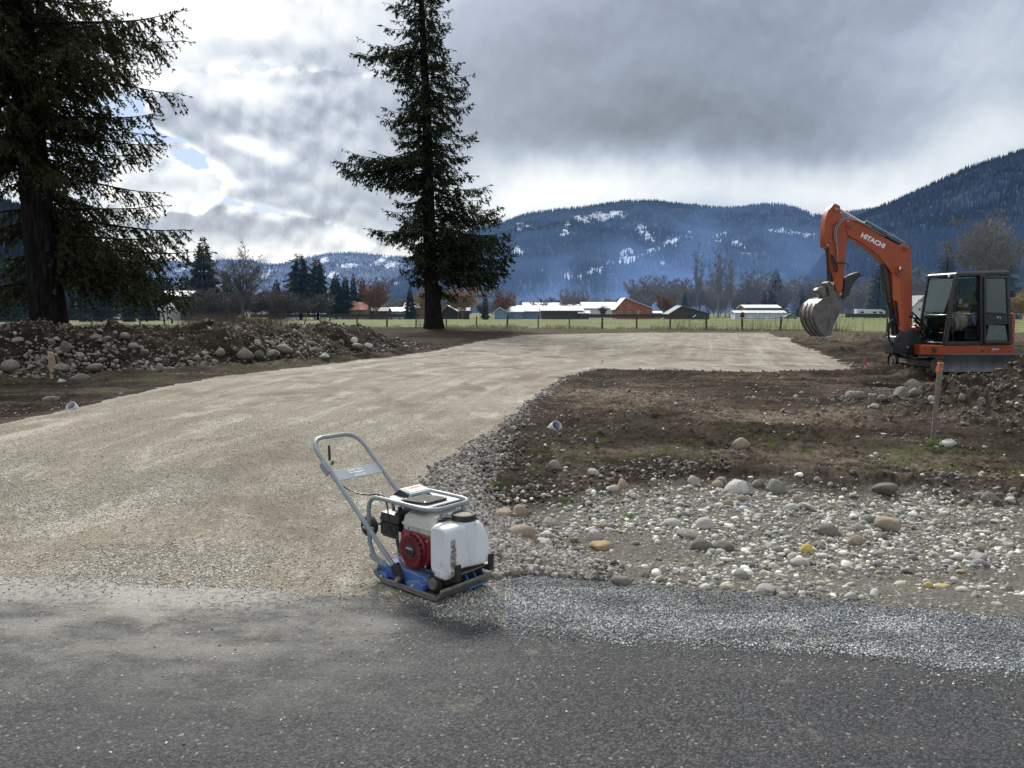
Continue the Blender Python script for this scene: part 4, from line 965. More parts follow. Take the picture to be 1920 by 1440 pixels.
def vase_tree(key, H_, W_, stems, seed, mat, tw=0.03, low=0.12, side=15, subs=8, thick=0.014):
    r = np.random.default_rng(seed); A, B, RA, RB = [], [], [], []
    def stick(a, b, ra, rb): A.append(a); B.append(b); RA.append(max(ra, tw)); RB.append(max(rb, tw))
    base = np.array([0, 0, -0.4]); fork = np.array([0, 0, H_ * low]); stick(base, fork, H_ * thick * 1.3, H_ * thick)
    for s_ in range(stems):
        az = s_ * 6.283 / stems + r.normal(0, 0.4); Rr = W_ / 2 * r.uniform(0.25, 0.95) if s_ else W_ * 0.06; ze = H_ * (1.0 if s_ == 0 else r.uniform(0.74, 0.98) - 0.12 * Rr / W_)
        st = fork + np.array([0, 0, r.uniform(0, 0.12) * H_ * (s_ > 0)]); pts = []
        for t in np.linspace(0, 1, 12): pts.append(st + np.array([math.cos(az) * Rr * t ** 1.15, math.sin(az) * Rr * t ** 1.15, (ze - st[2]) * t]) + r.normal(0, 0.012 * H_, 3) * t * (1, 1, 0.2))
        rs = H_ * thick * (0.75 if s_ == 0 else 0.5)
        for i in range(11): stick(pts[i], pts[i + 1], rs * (1 - i / 11.5), rs * (1 - (i + 1) / 11.5))
        for k in range(side):
            t = r.uniform(0.18, 0.98); i = int(t * 10.99); p0 = pts[i] + (pts[i + 1] - pts[i]) * (t * 11 - i); phi = r.uniform(0, 6.283)
            L = W_ * 0.34 * (1.05 - t * 0.75) * r.uniform(0.5, 1.2); d = np.array([math.cos(phi) * 0.8, math.sin(phi) * 0.8, r.uniform(0.45, 1.0)]); d /= np.linalg.norm(d); q = [p0]
            for j in range(4): d = d + np.array([0, 0, 0.10]) + r.normal(0, 0.08, 3); d /= np.linalg.norm(d); q.append(q[-1] + d * L / 4)
            rb_ = rs * (1 - t) * 0.5
            for j in range(4): stick(q[j], q[j + 1], rb_ * (1 - j / 4.5), rb_ * (1 - (j + 1) / 4.5))
            for m in range(subs):
                u = r.uniform(0.15, 1) * 3.99; j = int(u); p1 = q[j] + (q[j + 1] - q[j]) * (u - j); d1 = (q[j + 1] - q[j]) / (L / 4) + r.normal(0, 0.5, 3) + np.array([0, 0, 0.25]); d1 /= np.linalg.norm(d1); l1 = L * r.uniform(0.2, 0.5)
                e1 = p1 + d1 * l1; stick(p1, e1, tw, tw * 0.8)
                for w_ in range(3):
                    f_ = r.uniform(0.3, 1); p2 = p1 + d1 * l1 * f_; d2 = d1 + r.normal(0, 0.5, 3) + np.array([0, 0, 0.15]); d2 /= np.linalg.norm(d2); stick(p2, p2 + d2 * l1 * r.uniform(0.35, 0.7), tw * 0.8, tw * 0.5)
    A, B, RA, RB = map(np.array, (A, B, RA, RB)); RB = np.minimum(RB, RA); big = RA > tw * 1.05
    V, F = tubes_np(A[big], B[big], RA[big], RB[big], 5); tr = np_mesh('trunk', V, F, [mat], True, np.ones((len(V), 4)))
    V, F = tubes_np(A[~big], B[~big], RA[~big], RB[~big], 3); t = np.ones((len(V), 4)); t[:, :3] = np.repeat(r.uniform(0.7, 1.35, (len(V) // 6, 1)), 6, 0)
    PROTO[key] = (tr, np_mesh('crown', V, F, [mat], False, t), H_)
vase_tree('cotton', 26, 8.5, 7, 21, M_BARE2, 0.038, 0.10, 20, 8); vase_tree('cotton_b', 24, 9.5, 8, 22, M_BARE2, 0.038, 0.08, 18, 8)
vase_tree('maple', 18, 14, 9, 23, M_BARE, 0.020, 0.16, 17, 9, 0.016); vase_tree('oak', 20, 17, 12, 24, M_OAK, 0.020, 0.22, 22, 11, 0.016)
vase_tree('greybush', 12, 10, 12, 25, M_BARE2, 0.030, 0.02, 14, 9, 0.008); vase_tree('redbush', 11, 10, 14, 26, M_REDTW, 0.024, 0.02, 15, 10, 0.008); vase_tree('goldbush', 10, 11, 14, 27, M_GOLD, 0.022, 0.02, 16, 11, 0.008); vase_tree('scrub', 9, 9.5, 13, 28, M_BARE, 0.022, 0.02, 14, 9, 0.008)
LBL = {}
def far_tree(key, px, ytop, D, label, name='conifer_tree', group=None, ybase=None, wide=1.0, rz=None):
    tr, cr, H0 = PROTO[key]
    x = (px - 960) / FPX * D / (CP + 0 * SP) * 0.9955; zb = far_z(D) if ybase is None else vp(px, ybase, D)[1]
    h = vp(px, ytop, D)[1] - zb; s = h / H0
    o = empty(name, (x, D, zb), rz if rz is not None else (px * 1.37) % 6.28); o.scale = (s * wide, s * wide, s); tag(o, label, 'tree', group)
    link('trunk', tr, o); link('crown', cr, o); return o
FT = [
 ('spruce', 388, 438, 215, 'tall pointed spruce beside the barn with the white roof', 'spruce_tree', 1.25),
 ('spruce_b', 352, 505, 260, 'short spruce half hidden left of the tall pointed spruce', 'spruce_tree', 1.5),
 ('spruce_b', 430, 505, 245, 'dark spruce behind the wide bare maple', 'spruce_tree', 1.5),
 ('maple', 458, 461, 180, 'wide leafless maple standing alone at the field edge', 'maple_tree', 1.35),
 ('spruce_b', 522, 520, 250, 'small spruce left of the paired pines', 'spruce_tree', 1.5),
 ('pine', 566, 472, 220, 'left of the paired tall pines in the middle distance', 'pine_tree', 1.15),
 ('pine', 598, 480, 222, 'right of the paired tall pines in the middle distance', 'pine_tree', 0.95),
 ('pine', 632, 512, 255, 'rounded pine behind the large white roof', 'pine_tree', 1.05),
 ('pine', 650, 516, 256, 'slim pine touching the rounded pine behind the large white roof', 'pine_tree', 0.8),
 ('spruce_b', 665, 508, 262, 'thin spruce behind the red roofed cottage', 'spruce_tree', 0.9),
 ('spruce_b', 682, 515, 264, 'bushier spruce right of the thin one behind the cottage', 'spruce_tree', 1.2),
 ('redbush', 706, 520, 240, 'reddish brown leafless bushy tree right of the cottage', 'bare_tree', 1.35),
 ('spruce_b', 770, 535, 250, 'dark conifer directly left of the middle trunk', 'spruce_tree', 1.3),
 ('goldbush', 868, 532, 262, 'golden brown willow right of the middle trunk', 'willow_tree', 1.55),
 ('goldbush', 800, 540, 264, 'golden brown willow seen behind the middle trunk', 'willow_tree', 1.3),
 ('narrow', 910, 537, 235, 'narrow column shaped evergreen by the blue sheds', 'conifer_tree', 0.85),
 ('redbush', 943, 543, 262, 'rusty leafless tree above the blue sheds', 'bare_tree', 1.3),
 ('greybush', 1065, 540, 330, 'grey leafless tree behind the long white roof', 'bare_tree', 1.3),
 ('greybush', 1090, 545, 332, 'smaller grey leafless tree left of the brick house', 'bare_tree', 1.2),
 ('scrub', 1130, 572, 272, 'low leafless fruit tree in front of the white shed wall', 'bare_tree', 1.0),
 ('redbush', 1245, 548, 330, 'faint rusty leafless tree right of the brick house', 'bare_tree', 1.4),
 ('hazyfir', 1282, 540, 320, 'dark conifer behind the open-sided barn', 'conifer_tree', 0.85),
 ('cotton', 1305, 455, 330, 'tall slender cottonwood, leftmost of the three tall bare trees', 'cottonwood_tree', 0.8),
 ('cotton', 1345, 446, 325, 'tall cottonwood in the middle of the three tall bare trees', 'cottonwood_tree', 0.95),
 ('cotton_b', 1366, 478, 322, 'shorter cottonwood, rightmost of the three tall bare trees', 'cottonwood_tree', 0.8),
 ('hazyfir', 1450, 502, 380, 'hazy grey-green conifer behind the white greenhouse', 'conifer_tree', 1.3),
 ('greybush', 1412, 505, 372, 'hazy leafless tree between the cottonwoods and the greenhouse', 'bare_tree', 1.3),
 ('hazyfir', 1643, 490, 330, 'broad hazy fir between the stick and the boom', 'fir_tree', 1.2),
 ('greybush', 1560, 530, 340, 'grey leafless thicket tree behind the bucket', 'bare_tree', 1.6),
 ('greybush', 1608, 520, 350, 'leafless tree behind the motorhome', 'bare_tree', 1.3),
 ('greybush', 1725, 498, 345, 'grey leafless tree behind the white house', 'bare_tree', 1.5),
 ('hazyspruce', 1768, 448, 300, 'pointed hazy spruce just above the cab roof', 'spruce_tree', 1.1),
 ('oak', 1838, 399, 235, 'large round-crowned leafless tree above the cab', 'maple_tree', 1.25),
 ('hazyfir', 1868, 428, 260, 'big dark fir behind the round-crowned leafless tree', 'fir_tree', 1.15),
 ('goldbush', 1912, 545, 200, 'golden leafless shrub tree at the right edge behind the excavator', 'bare_tree', 1.5),
]
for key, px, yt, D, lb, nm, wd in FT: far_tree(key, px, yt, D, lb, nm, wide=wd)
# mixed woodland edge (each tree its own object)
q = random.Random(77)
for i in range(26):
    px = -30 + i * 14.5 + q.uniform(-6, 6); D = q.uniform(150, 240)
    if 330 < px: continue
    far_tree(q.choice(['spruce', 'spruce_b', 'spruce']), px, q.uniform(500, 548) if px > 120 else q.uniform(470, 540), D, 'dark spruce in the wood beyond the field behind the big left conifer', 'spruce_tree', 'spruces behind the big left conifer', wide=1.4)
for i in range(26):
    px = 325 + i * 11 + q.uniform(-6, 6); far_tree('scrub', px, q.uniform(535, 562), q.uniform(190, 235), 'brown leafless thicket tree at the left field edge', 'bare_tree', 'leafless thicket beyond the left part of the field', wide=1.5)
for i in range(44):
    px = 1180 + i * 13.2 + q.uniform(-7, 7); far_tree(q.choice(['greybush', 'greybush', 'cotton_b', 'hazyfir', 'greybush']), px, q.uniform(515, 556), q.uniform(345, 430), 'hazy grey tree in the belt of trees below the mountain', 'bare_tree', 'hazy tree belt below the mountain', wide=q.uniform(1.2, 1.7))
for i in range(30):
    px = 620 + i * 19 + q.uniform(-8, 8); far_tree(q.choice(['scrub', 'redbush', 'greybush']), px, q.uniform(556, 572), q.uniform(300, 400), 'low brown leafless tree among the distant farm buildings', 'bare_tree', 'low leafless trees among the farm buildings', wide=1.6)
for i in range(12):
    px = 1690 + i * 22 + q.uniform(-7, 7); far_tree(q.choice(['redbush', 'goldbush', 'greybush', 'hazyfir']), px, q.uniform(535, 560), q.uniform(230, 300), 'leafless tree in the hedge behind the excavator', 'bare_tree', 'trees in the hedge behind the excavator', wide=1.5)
# ------------------------------------------------------------------ mountains
def snow_mask_px(px, py, spots):
    w = np.zeros(px.shape)
    for (cx, cy, rx, ry, tilt) in spots:
        c, s = math.cos(R(tilt)), math.sin(R(tilt)); dx, dy = px - cx, py - cy
        u = (dx * c - dy * s) / rx; v = (dx * s + dy * c) / ry
        w = np.maximum(w, np.exp(-(u * u + v * v)))
    return w
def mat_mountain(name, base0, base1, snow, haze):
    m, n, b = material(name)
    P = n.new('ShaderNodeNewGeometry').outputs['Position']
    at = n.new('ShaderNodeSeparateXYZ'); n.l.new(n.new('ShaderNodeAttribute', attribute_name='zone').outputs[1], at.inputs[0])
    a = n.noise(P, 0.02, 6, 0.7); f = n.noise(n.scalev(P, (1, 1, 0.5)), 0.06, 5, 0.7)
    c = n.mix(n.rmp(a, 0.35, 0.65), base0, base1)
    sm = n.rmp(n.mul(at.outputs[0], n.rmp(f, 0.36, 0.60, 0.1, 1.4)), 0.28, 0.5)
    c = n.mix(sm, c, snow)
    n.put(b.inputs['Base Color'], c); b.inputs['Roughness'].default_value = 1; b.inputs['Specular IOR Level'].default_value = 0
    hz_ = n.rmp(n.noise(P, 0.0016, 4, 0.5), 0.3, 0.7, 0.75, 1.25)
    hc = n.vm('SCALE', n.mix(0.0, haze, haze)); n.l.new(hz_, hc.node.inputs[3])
    n.put(b.inputs['Emission Color'], hc); b.inputs['Emission Strength'].default_value = 1  # aerial haze painted into the slope as mottled blue emission
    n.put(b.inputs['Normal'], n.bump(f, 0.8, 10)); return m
def mountain(name, ridge, Dr, Db, seed, mat, rough, spots, label, trees=0, tmat=None, th=26, nA=520, nD=150, wob=0.15):
    ridge = np.array(ridge, float)
    pxs = np.linspace(ridge[0, 0], ridge[-1, 0], nA); a = (pxs - 960) / FPX
    el = np.interp(pxs, ridge[:, 0], ridge[:, 1])
    el = np.convolve(np.pad(el, 9, 'edge'), np.ones(19) / 19, 'valid') if True else el
    tz = np.array([vp(p, e, 1.0)[1] - EYE for p, e in zip(pxs, el)])              # rise per metre of depth
    t = np.linspace(0, 1.25, nD)
    T, Aa = np.meshgrid(t, a, indexing='ij'); PX, _ = np.meshgrid(pxs, t); PX = PX
    dr = Dr * (1 + wob * fbm(a * 3.1 + seed, a * 0, 3, seed))
    D = Db + (dr[None] - Db) * T
    Hr = EYE + tz[None] * dr[None]
    prof = np.where(T < 1, T ** 0.85, 1 - (T - 1) * 1.2)
    X = Aa * D
    spur = 1 - np.abs(fbm(X / 420 + 5, D / 900, 5, seed + 3, 0.55)) * 1.6
    k = np.clip(T * (1 - T) * 4, 0, 1) * (T < 1)
    Z = -4 + (Hr + 4) * np.clip(prof, 0, 1) * (1 - k * rough * (1 - spur)) + k * 0.05 * Hr * fbm(X / 120, D / 120, 4, seed + 7)
    # never rise above the skyline
    lim = EYE + tz[None] * D * 0.985; Z = np.where(T < 0.97, np.minimum(Z, lim), Z)
    # apparent position for the clearings
    elv = (Z - EYE) / D; b_ = (elv * CP + SP) / (CP - elv * SP); PY = 720 - FPX * b_
    PXs = 960 + FPX * (X / D) * (CP - 0 * SP + SP * b_)
    sn = snow_mask_px(PXs, PY, spots) if spots else np.zeros(X.shape)
    sn2 = sn * (0.85 + 2.6 * fbm(X / 34, D / 150 + Z / 12, 5, seed + 11, 0.7))
    col = np.ones(X.shape + (4,)); col[..., 0] = np.clip(sn2, 0, 1)
    i = np.arange(X.size).reshape(X.shape)
    F = np.stack([i[:-1, :-1], i[:-1, 1:], i[1:, 1:], i[1:, :-1]], -1).reshape(-1, 4)
    o = link(name, np_mesh(name, np.stack([X, D, Z], -1).reshape(-1, 3), F, [mat], True, col.reshape(-1, 4), 'zone')); o['kind'] = 'structure'
    o['label'] = label
    if trees:
        r = np.random.default_rng(seed + 50)
        # scatter conifers over the visible slope, denser toward the skyline
        u = r.uniform(0, nA - 1.001, trees); w = r.uniform(0.02, 1, trees) ** 0.75 * 1.04 / 1.25 * (nD - 1)
        w[: trees // 12] = r.uniform(0.96, 1.03, trees // 12) / 1.25 * (nD - 1)
        iu = u.astype(int); iw = np.minimum(w.astype(int), nD - 2); fu = u - iu; fw = w - iw
        g = lambda G: (G[iw, iu] * (1 - fu) * (1 - fw) + G[iw, iu + 1] * fu * (1 - fw) + G[iw + 1, iu] * (1 - fu) * fw + G[iw + 1, iu + 1] * fu * fw)
        x, y, z, s = g(X), g(D), g(Z), g(sn2)
        dens = 0.55 + 0.5 * vnoise(x / 160, y / 160 + z / 90, seed)
        k = (s < 0.36 + 0.5 * r.uniform(0, 1, trees) ** 3) & (r.uniform(0, 1, trees) < dens); x, y, z = x[k], y[k], z[k]; n = len(x)
        h = th * r.uniform(0.45, 1.15, n) ; rad = h * r.uniform(0.13, 0.2, n)
        kk = 5; th_ = np.arange(kk) * 2 * np.pi / kk
        base = np.stack([x[:, None] + rad[:, None] * np.cos(th_)[None], y[:, None] + rad[:, None] * np.sin(th_)[None], np.repeat((z - h * 0.1)[:, None], kk, 1)], -1)
        tip = np.stack([x, y, z + h], -1)[:, None]
        V = np.concatenate([base, tip], 1).reshape(-1, 3); i = np.arange(n)[:, None] * (kk + 1); j = np.arange(kk)[None]
        F = np.stack([i + j, i + (j + 1) % kk, i + kk + 0 * j], -1).reshape(-1, 3)
        t_ = np.ones((len(V), 4)); t_[:, :3] = np.repeat(r.uniform(0.45, 1.6, (n, 1)), kk + 1, 0)
        f = link('mountain_forest', np_mesh('mountain_forest', V, F, [tmat], False, t_)); tag(f, 'conifer forest covering the ' + label, 'forest', kind='stuff')
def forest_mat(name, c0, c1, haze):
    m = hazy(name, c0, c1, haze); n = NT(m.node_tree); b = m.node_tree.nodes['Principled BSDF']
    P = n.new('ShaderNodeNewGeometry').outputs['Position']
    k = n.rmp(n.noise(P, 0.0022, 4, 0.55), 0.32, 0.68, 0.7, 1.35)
    hc = n.vm('SCALE', n.mix(0.0, haze, haze)); n.l.new(k, hc.node.inputs[3]); n.put(b.inputs['Emission Color'], hc)  # haze over the forest put into its material as uneven blue glow
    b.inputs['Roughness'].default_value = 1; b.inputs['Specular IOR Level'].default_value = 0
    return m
HZ = (0.044, 0.080, 0.152)
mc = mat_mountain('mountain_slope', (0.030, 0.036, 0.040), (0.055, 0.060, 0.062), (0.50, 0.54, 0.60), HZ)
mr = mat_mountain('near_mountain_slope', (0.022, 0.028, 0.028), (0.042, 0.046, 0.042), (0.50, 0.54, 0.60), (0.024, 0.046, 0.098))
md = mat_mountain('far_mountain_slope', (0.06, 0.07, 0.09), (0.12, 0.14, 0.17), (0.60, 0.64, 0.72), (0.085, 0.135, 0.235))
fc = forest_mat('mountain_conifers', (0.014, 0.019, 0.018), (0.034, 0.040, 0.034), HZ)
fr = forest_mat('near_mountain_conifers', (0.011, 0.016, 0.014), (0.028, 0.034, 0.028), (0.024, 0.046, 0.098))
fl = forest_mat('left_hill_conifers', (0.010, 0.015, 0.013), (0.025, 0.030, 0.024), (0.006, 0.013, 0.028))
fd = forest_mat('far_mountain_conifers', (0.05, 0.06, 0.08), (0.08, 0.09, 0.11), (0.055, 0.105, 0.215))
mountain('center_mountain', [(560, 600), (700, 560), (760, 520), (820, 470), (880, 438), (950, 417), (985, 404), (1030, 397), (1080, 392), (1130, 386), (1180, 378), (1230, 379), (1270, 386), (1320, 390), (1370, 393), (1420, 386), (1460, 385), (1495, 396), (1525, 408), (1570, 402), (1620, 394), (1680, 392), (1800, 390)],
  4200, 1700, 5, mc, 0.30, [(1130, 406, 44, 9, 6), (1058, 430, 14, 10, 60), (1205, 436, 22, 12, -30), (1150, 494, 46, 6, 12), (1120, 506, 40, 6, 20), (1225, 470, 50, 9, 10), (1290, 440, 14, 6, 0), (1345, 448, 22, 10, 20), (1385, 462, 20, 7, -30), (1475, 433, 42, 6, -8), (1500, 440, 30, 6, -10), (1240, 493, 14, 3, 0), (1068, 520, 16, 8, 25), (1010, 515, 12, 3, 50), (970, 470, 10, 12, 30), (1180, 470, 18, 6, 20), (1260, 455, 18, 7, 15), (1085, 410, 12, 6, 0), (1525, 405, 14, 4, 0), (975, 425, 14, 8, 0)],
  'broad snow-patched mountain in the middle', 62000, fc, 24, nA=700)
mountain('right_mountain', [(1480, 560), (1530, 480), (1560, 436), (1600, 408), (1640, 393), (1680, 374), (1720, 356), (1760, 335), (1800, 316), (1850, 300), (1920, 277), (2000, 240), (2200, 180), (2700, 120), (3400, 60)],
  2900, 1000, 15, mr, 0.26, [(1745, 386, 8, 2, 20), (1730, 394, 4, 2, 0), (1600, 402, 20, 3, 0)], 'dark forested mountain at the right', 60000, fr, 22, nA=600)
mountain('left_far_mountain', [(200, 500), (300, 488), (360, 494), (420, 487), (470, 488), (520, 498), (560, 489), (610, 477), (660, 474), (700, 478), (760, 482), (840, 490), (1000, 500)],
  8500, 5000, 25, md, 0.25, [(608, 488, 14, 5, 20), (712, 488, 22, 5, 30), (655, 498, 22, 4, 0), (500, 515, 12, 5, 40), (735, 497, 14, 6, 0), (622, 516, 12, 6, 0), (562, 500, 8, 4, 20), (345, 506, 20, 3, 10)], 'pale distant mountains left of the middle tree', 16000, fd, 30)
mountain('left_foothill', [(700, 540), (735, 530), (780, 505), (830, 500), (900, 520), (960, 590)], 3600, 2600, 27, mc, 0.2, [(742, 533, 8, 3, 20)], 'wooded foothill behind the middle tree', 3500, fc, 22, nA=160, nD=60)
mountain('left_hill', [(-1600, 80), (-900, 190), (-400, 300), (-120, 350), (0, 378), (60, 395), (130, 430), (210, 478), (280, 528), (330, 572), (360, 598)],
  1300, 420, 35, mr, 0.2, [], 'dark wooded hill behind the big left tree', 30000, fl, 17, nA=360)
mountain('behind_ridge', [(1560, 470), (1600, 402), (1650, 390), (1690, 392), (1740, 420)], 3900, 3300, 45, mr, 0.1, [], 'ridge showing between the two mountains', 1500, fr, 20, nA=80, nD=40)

# smoke drifting in front of the mountains
m = bpy.data.materials.new('smoke'); m.use_nodes = True; nt = m.node_tree; nt.nodes.remove(nt.nodes['Principled BSDF']); n = NT(nt)
P = n.new('ShaderNodeNewGeometry').outputs['Position']; sx = n.new('ShaderNodeSeparateXYZ'); n.l.new(P, sx.inputs[0])
cl = n.rmp(n.noise(n.scalev(P, (1, 0.3, 0.8)), 0.010, 3, 0.5, 0.4), 0.42, 0.66)
def lobe(cx, cz, rx, rz, w):
    a_ = n.m('POWER', n.m('DIVIDE', n.sub(sx.outputs[0], cx), rx), 2.0); b_ = n.m('POWER', n.m('DIVIDE', n.sub(sx.outputs[2], cz), rz), 2.0)
    return n.mul(n.m('EXPONENT', n.mul(n.add(a_, b_), -1.0)), w)
D_S = 900.0
lob = [lobe(*vp(px, py, D_S), rx, rz, w) for px, py, rx, rz, w in [(1010, 520, 62, 48, 0.8), (1270, 545, 90, 36, 0.9), (1400, 500, 70, 55, 0.8), (1340, 440, 70, 34, 0.45), (1480, 530, 60, 36, 0.6), (1080, 560, 90, 22, 0.6), (1200, 500, 70, 40, 0.35)]]
tot_ = lob[0]
for l_ in lob[1:]: tot_ = n.add(tot_, l_)
den = n.mul(tot_, n.add(0.35, n.mul(cl, 1.1)))
em = n.new('ShaderNodeEmission'); em.inputs[0].default_value = (0.20, 0.33, 0.62, 1); n.put(em.inputs[1], n.mul(den, 0.0055))
ab = n.new('ShaderNodeVolumeAbsorption'); ab.inputs[0].default_value = (0.2, 0.3, 0.5, 1); n.put(ab.inputs[1], n.mul(den, 0.006))
ad = n.new('ShaderNodeAddShader'); n.l.new(em.outputs[0], ad.inputs[0]); n.l.new(ab.outputs[0], ad.inputs[1]); n.l.new(ad.outputs[0], nt.nodes['Material Output'].inputs['Volume'])
sm_o = MB().box((200, D_S, 85), (700, 90, 180)).build('smoke', m, smooth=False); tag(sm_o, 'thin blue wood smoke drifting in front of the middle mountain', 'smoke', kind='stuff')
SC.cycles.volume_step_rate = 4; SC.cycles.volume_max_steps = 32
try: m.volume_sampling = 'DISTANCE'; m.cycles.volume_sampling = 'DISTANCE'
except Exception: pass

# ------------------------------------------------------------------ buildings
def b_mat(name, col, rough=0.7, var=0.12, emit=(0.006, 0.009, 0.014), **k): return paint(name, col, rough, 0, var, scale=0.8, emit=emit, spec=0.3, **k)  # emit: faint blue glow painted in for distance haze
B_ROOFW = b_mat('pale_metal_roof', (0.72, 0.75, 0.78), 0.45); B_WHITE = b_mat('white_siding', (0.55, 0.57, 0.60)); B_DARK = b_mat('weathered_boards', (0.055, 0.050, 0.050))
B_BRICK = b_mat('red_cladding', (0.30, 0.105, 0.065)); B_RED = b_mat('rusty_red_roof', (0.44, 0.20, 0.15)); B_BROWN = b_mat('brown_boards', (0.17, 0.135, 0.10))
B_BLUE = b_mat('blue_siding', (0.16, 0.24, 0.36)); B_GRROOF = b_mat('grey_roof', (0.20, 0.205, 0.21)); B_GREEN = b_mat('green_siding', (0.22, 0.40, 0.36)); B_GLASS = b_mat('dark_window', (0.03, 0.035, 0.045), 0.2)
B_POLY = b_mat('greenhouse_sheet', (0.60, 0.64, 0.68), 0.4, 0.25); B_HEDGE = b_mat('dark_board_fence', (0.045, 0.038, 0.035)); B_TAN = b_mat('tan_trim', (0.42, 0.30, 0.18))
def house(name, label, D, x0, x1, ybase, yeave, yridge, wall, roof, axis='x', depth=9.0, ridge_at=None, wins=(), doors=(), over=0.5, rz=0.0, cat='building', group=None, chimney=None):
    """axis 'x': ridge parallel to the view plane; 'y': gable end faces the camera"""
    X0, zb = vp(x0, ybase, D); X1, _ = vp(x1, ybase, D); ze = vp(x0, yeave, D)[1]; zr = vp(x0, yridge, D)[1]
    zb = min(zb, far_z(D) if D < 400 else zb) - 0.2
    cx_ = (X0 + X1) / 2; w = X1 - X0; e, t = ze - zb, zr - zb
    root = empty(name, (cx_, D, zb), rz); tag(root, label, cat, group)
    if axis == 'x':
        MB().prism([(0, 0), (depth, 0), (depth, e), (depth / 2, t), (0, e)], -w / 2, w / 2, 'yz').build('wall', wall, root, smooth=False)
        mb = MB(); th = 0.16
        mb.prism([(-over, e - over * (t - e) / (depth / 2)), (depth / 2, t + 0.02), (depth + over, e - over * (t - e) / (depth / 2)), (depth + over, e + th - over * (t - e) / (depth / 2)), (depth / 2, t + th + 0.02), (-over, e + th - over * (t - e) / (depth / 2))], -w / 2 - over, w / 2 + over, 'yz')
        mb.build('roof', roof, root, smooth=False)
    else:
        ra = (ridge_at if ridge_at is not None else 0.5); rx = -w / 2 + w * ra
        MB().prism([(-w / 2, 0), (w / 2, 0), (w / 2, e), (rx, t), (-w / 2, e)], 0, depth, 'xz').build('wall', wall, root, smooth=False)
        th = 0.18; sl = (t - e) / (rx + w / 2); sr = (t - e) / (w / 2 - rx)
        MB().prism([(-w / 2 - over, e - over * sl), (rx, t + 0.02), (w / 2 + over, e - over * sr), (w / 2 + over, e - over * sr + th), (rx, t + th + 0.02), (-w / 2 - over, e - over * sl + th)], -over, depth + over, 'xz').build('roof', roof, root, smooth=False)
    for (px, py, ww, hh) in wins:
        wx, wz = vp(px, py, D); fr_ = MB().box((wx - cx_, -0.06, wz - zb), (ww / FPX * D, 0.12, hh / FPX * D)).build('window', B_WHITE, root, smooth=False)
        MB().box((wx - cx_, -0.13, wz - zb), (ww / FPX * D * 0.72, 0.04, hh / FPX * D * 0.75)).build('pane', B_GLASS, fr_, smooth=False)
    for (px, py, ww, hh) in doors:
        wx, wz = vp(px, py, D); MB().box((wx - cx_, -0.05, wz - zb), (ww / FPX * D, 0.1, hh / FPX * D)).build('door', B_GLASS if ww > 5 else B_TAN, root, smooth=False)
    return root
house('barn', 'dark gambrel barn with bright white roof left of the tall spruce', 200, 300, 356, 592, 555, 545.5, B_DARK, B_ROOFW, 'x', 8, wins=[(330, 577, 5, 8), (336, 577, 5, 8)])
house('shed', 'small white-roofed lean-to in front of the gambrel barn', 190, 300, 322, 592, 580, 568, B_WHITE, B_ROOFW, 'x', 5)
house('barn_wing', 'steep-roofed wing on the right of the gambrel barn', 202, 352, 366, 590, 568, 553, B_DARK, B_ROOFW, 'x', 6)
house('shed', 'tiny white shed under the left thicket', 240, 535, 547, 591, 586, 582, B_WHITE, B_ROOFW)
house('warehouse', 'large hall with wide white hipped roof behind the red roofed cottage', 330, 606, 662, 588, 570, 556, B_DARK, B_ROOFW, 'x', 14)
house('shed', 'white low shed left of the red roofed cottage', 262, 618, 638, 590, 580, 574, B_WHITE, B_ROOFW)
house('cottage', 'cottage with faded red metal roof', 255, 640, 686, 591, 580, 567, B_BROWN, B_RED, 'x', 8, wins=[(643, 583, 6, 4), (650, 583, 6, 4)])
house('shed', 'low brown shed right of the red roofed cottage', 262, 690, 726, 592, 583, 577, B_DARK, B_BROWN, 'x', 7)
house('mobile_home', 'low white and green trailer house left of the grey-roofed barn', 270, 727, 768, 591, 583, 577, B_GREEN, B_ROOFW, 'x', 6, wins=[(740, 587, 4, 2.5), (755, 587, 4, 2.5)])
house('barn', 'brown boarded barn with grey roof left of the middle trunk', 275, 758, 798, 591, 577, 568, B_BROWN, B_GRROOF, 'x', 10)
house('shed', 'white roofed house directly right of the middle trunk', 270, 828, 858, 592, 584, 573, B_DARK, B_ROOFW, 'y', 9, ridge_at=0.35)
house('shed', 'small open shelter with white roof right of the middle trunk', 265, 860, 879, 592, 582, 577, B_DARK, B_ROOFW, 'x', 5)
house('shed', 'leftmost blue shed with white gable roof', 255, 927, 952, 593, 585, 577, B_BLUE, B_ROOFW, 'y', 8, ridge_at=0.4)
house('shed', 'second blue shed with white roof, just right of the leftmost one', 262, 948, 980, 592, 584, 575, B_BLUE, B_ROOFW, 'x', 8)
house('shed', 'blue shed with tall white roof behind the long dark stable', 268, 970, 1014, 592, 583, 573, B_BLUE, B_ROOFW, 'x', 8)
house('warehouse', 'long low hall with flat white roof behind the sheds', 320, 982, 1058, 590, 574, 567.5, B_WHITE, B_ROOFW, 'x', 20)
house('stable', 'long dark stable with pale roof in front of the white halls', 255, 1015, 1092, 594, 582, 574, B_DARK, B_ROOFW, 'x', 9)
house('shed', 'small white lean-to at the right end of the dark stable', 254, 1086, 1104, 594, 587, 583, B_DARK, B_ROOFW, 'x', 5)
house('warehouse', 'tall white hall left of the brick red house', 300, 1094, 1158, 592, 578, 566.5, B_WHITE, B_ROOFW, 'x', 18)
house('warehouse', 'low white roofed annex between the two white halls', 310, 1050, 1100, 591, 577, 571, B_WHITE, B_ROOFW, 'x', 14)
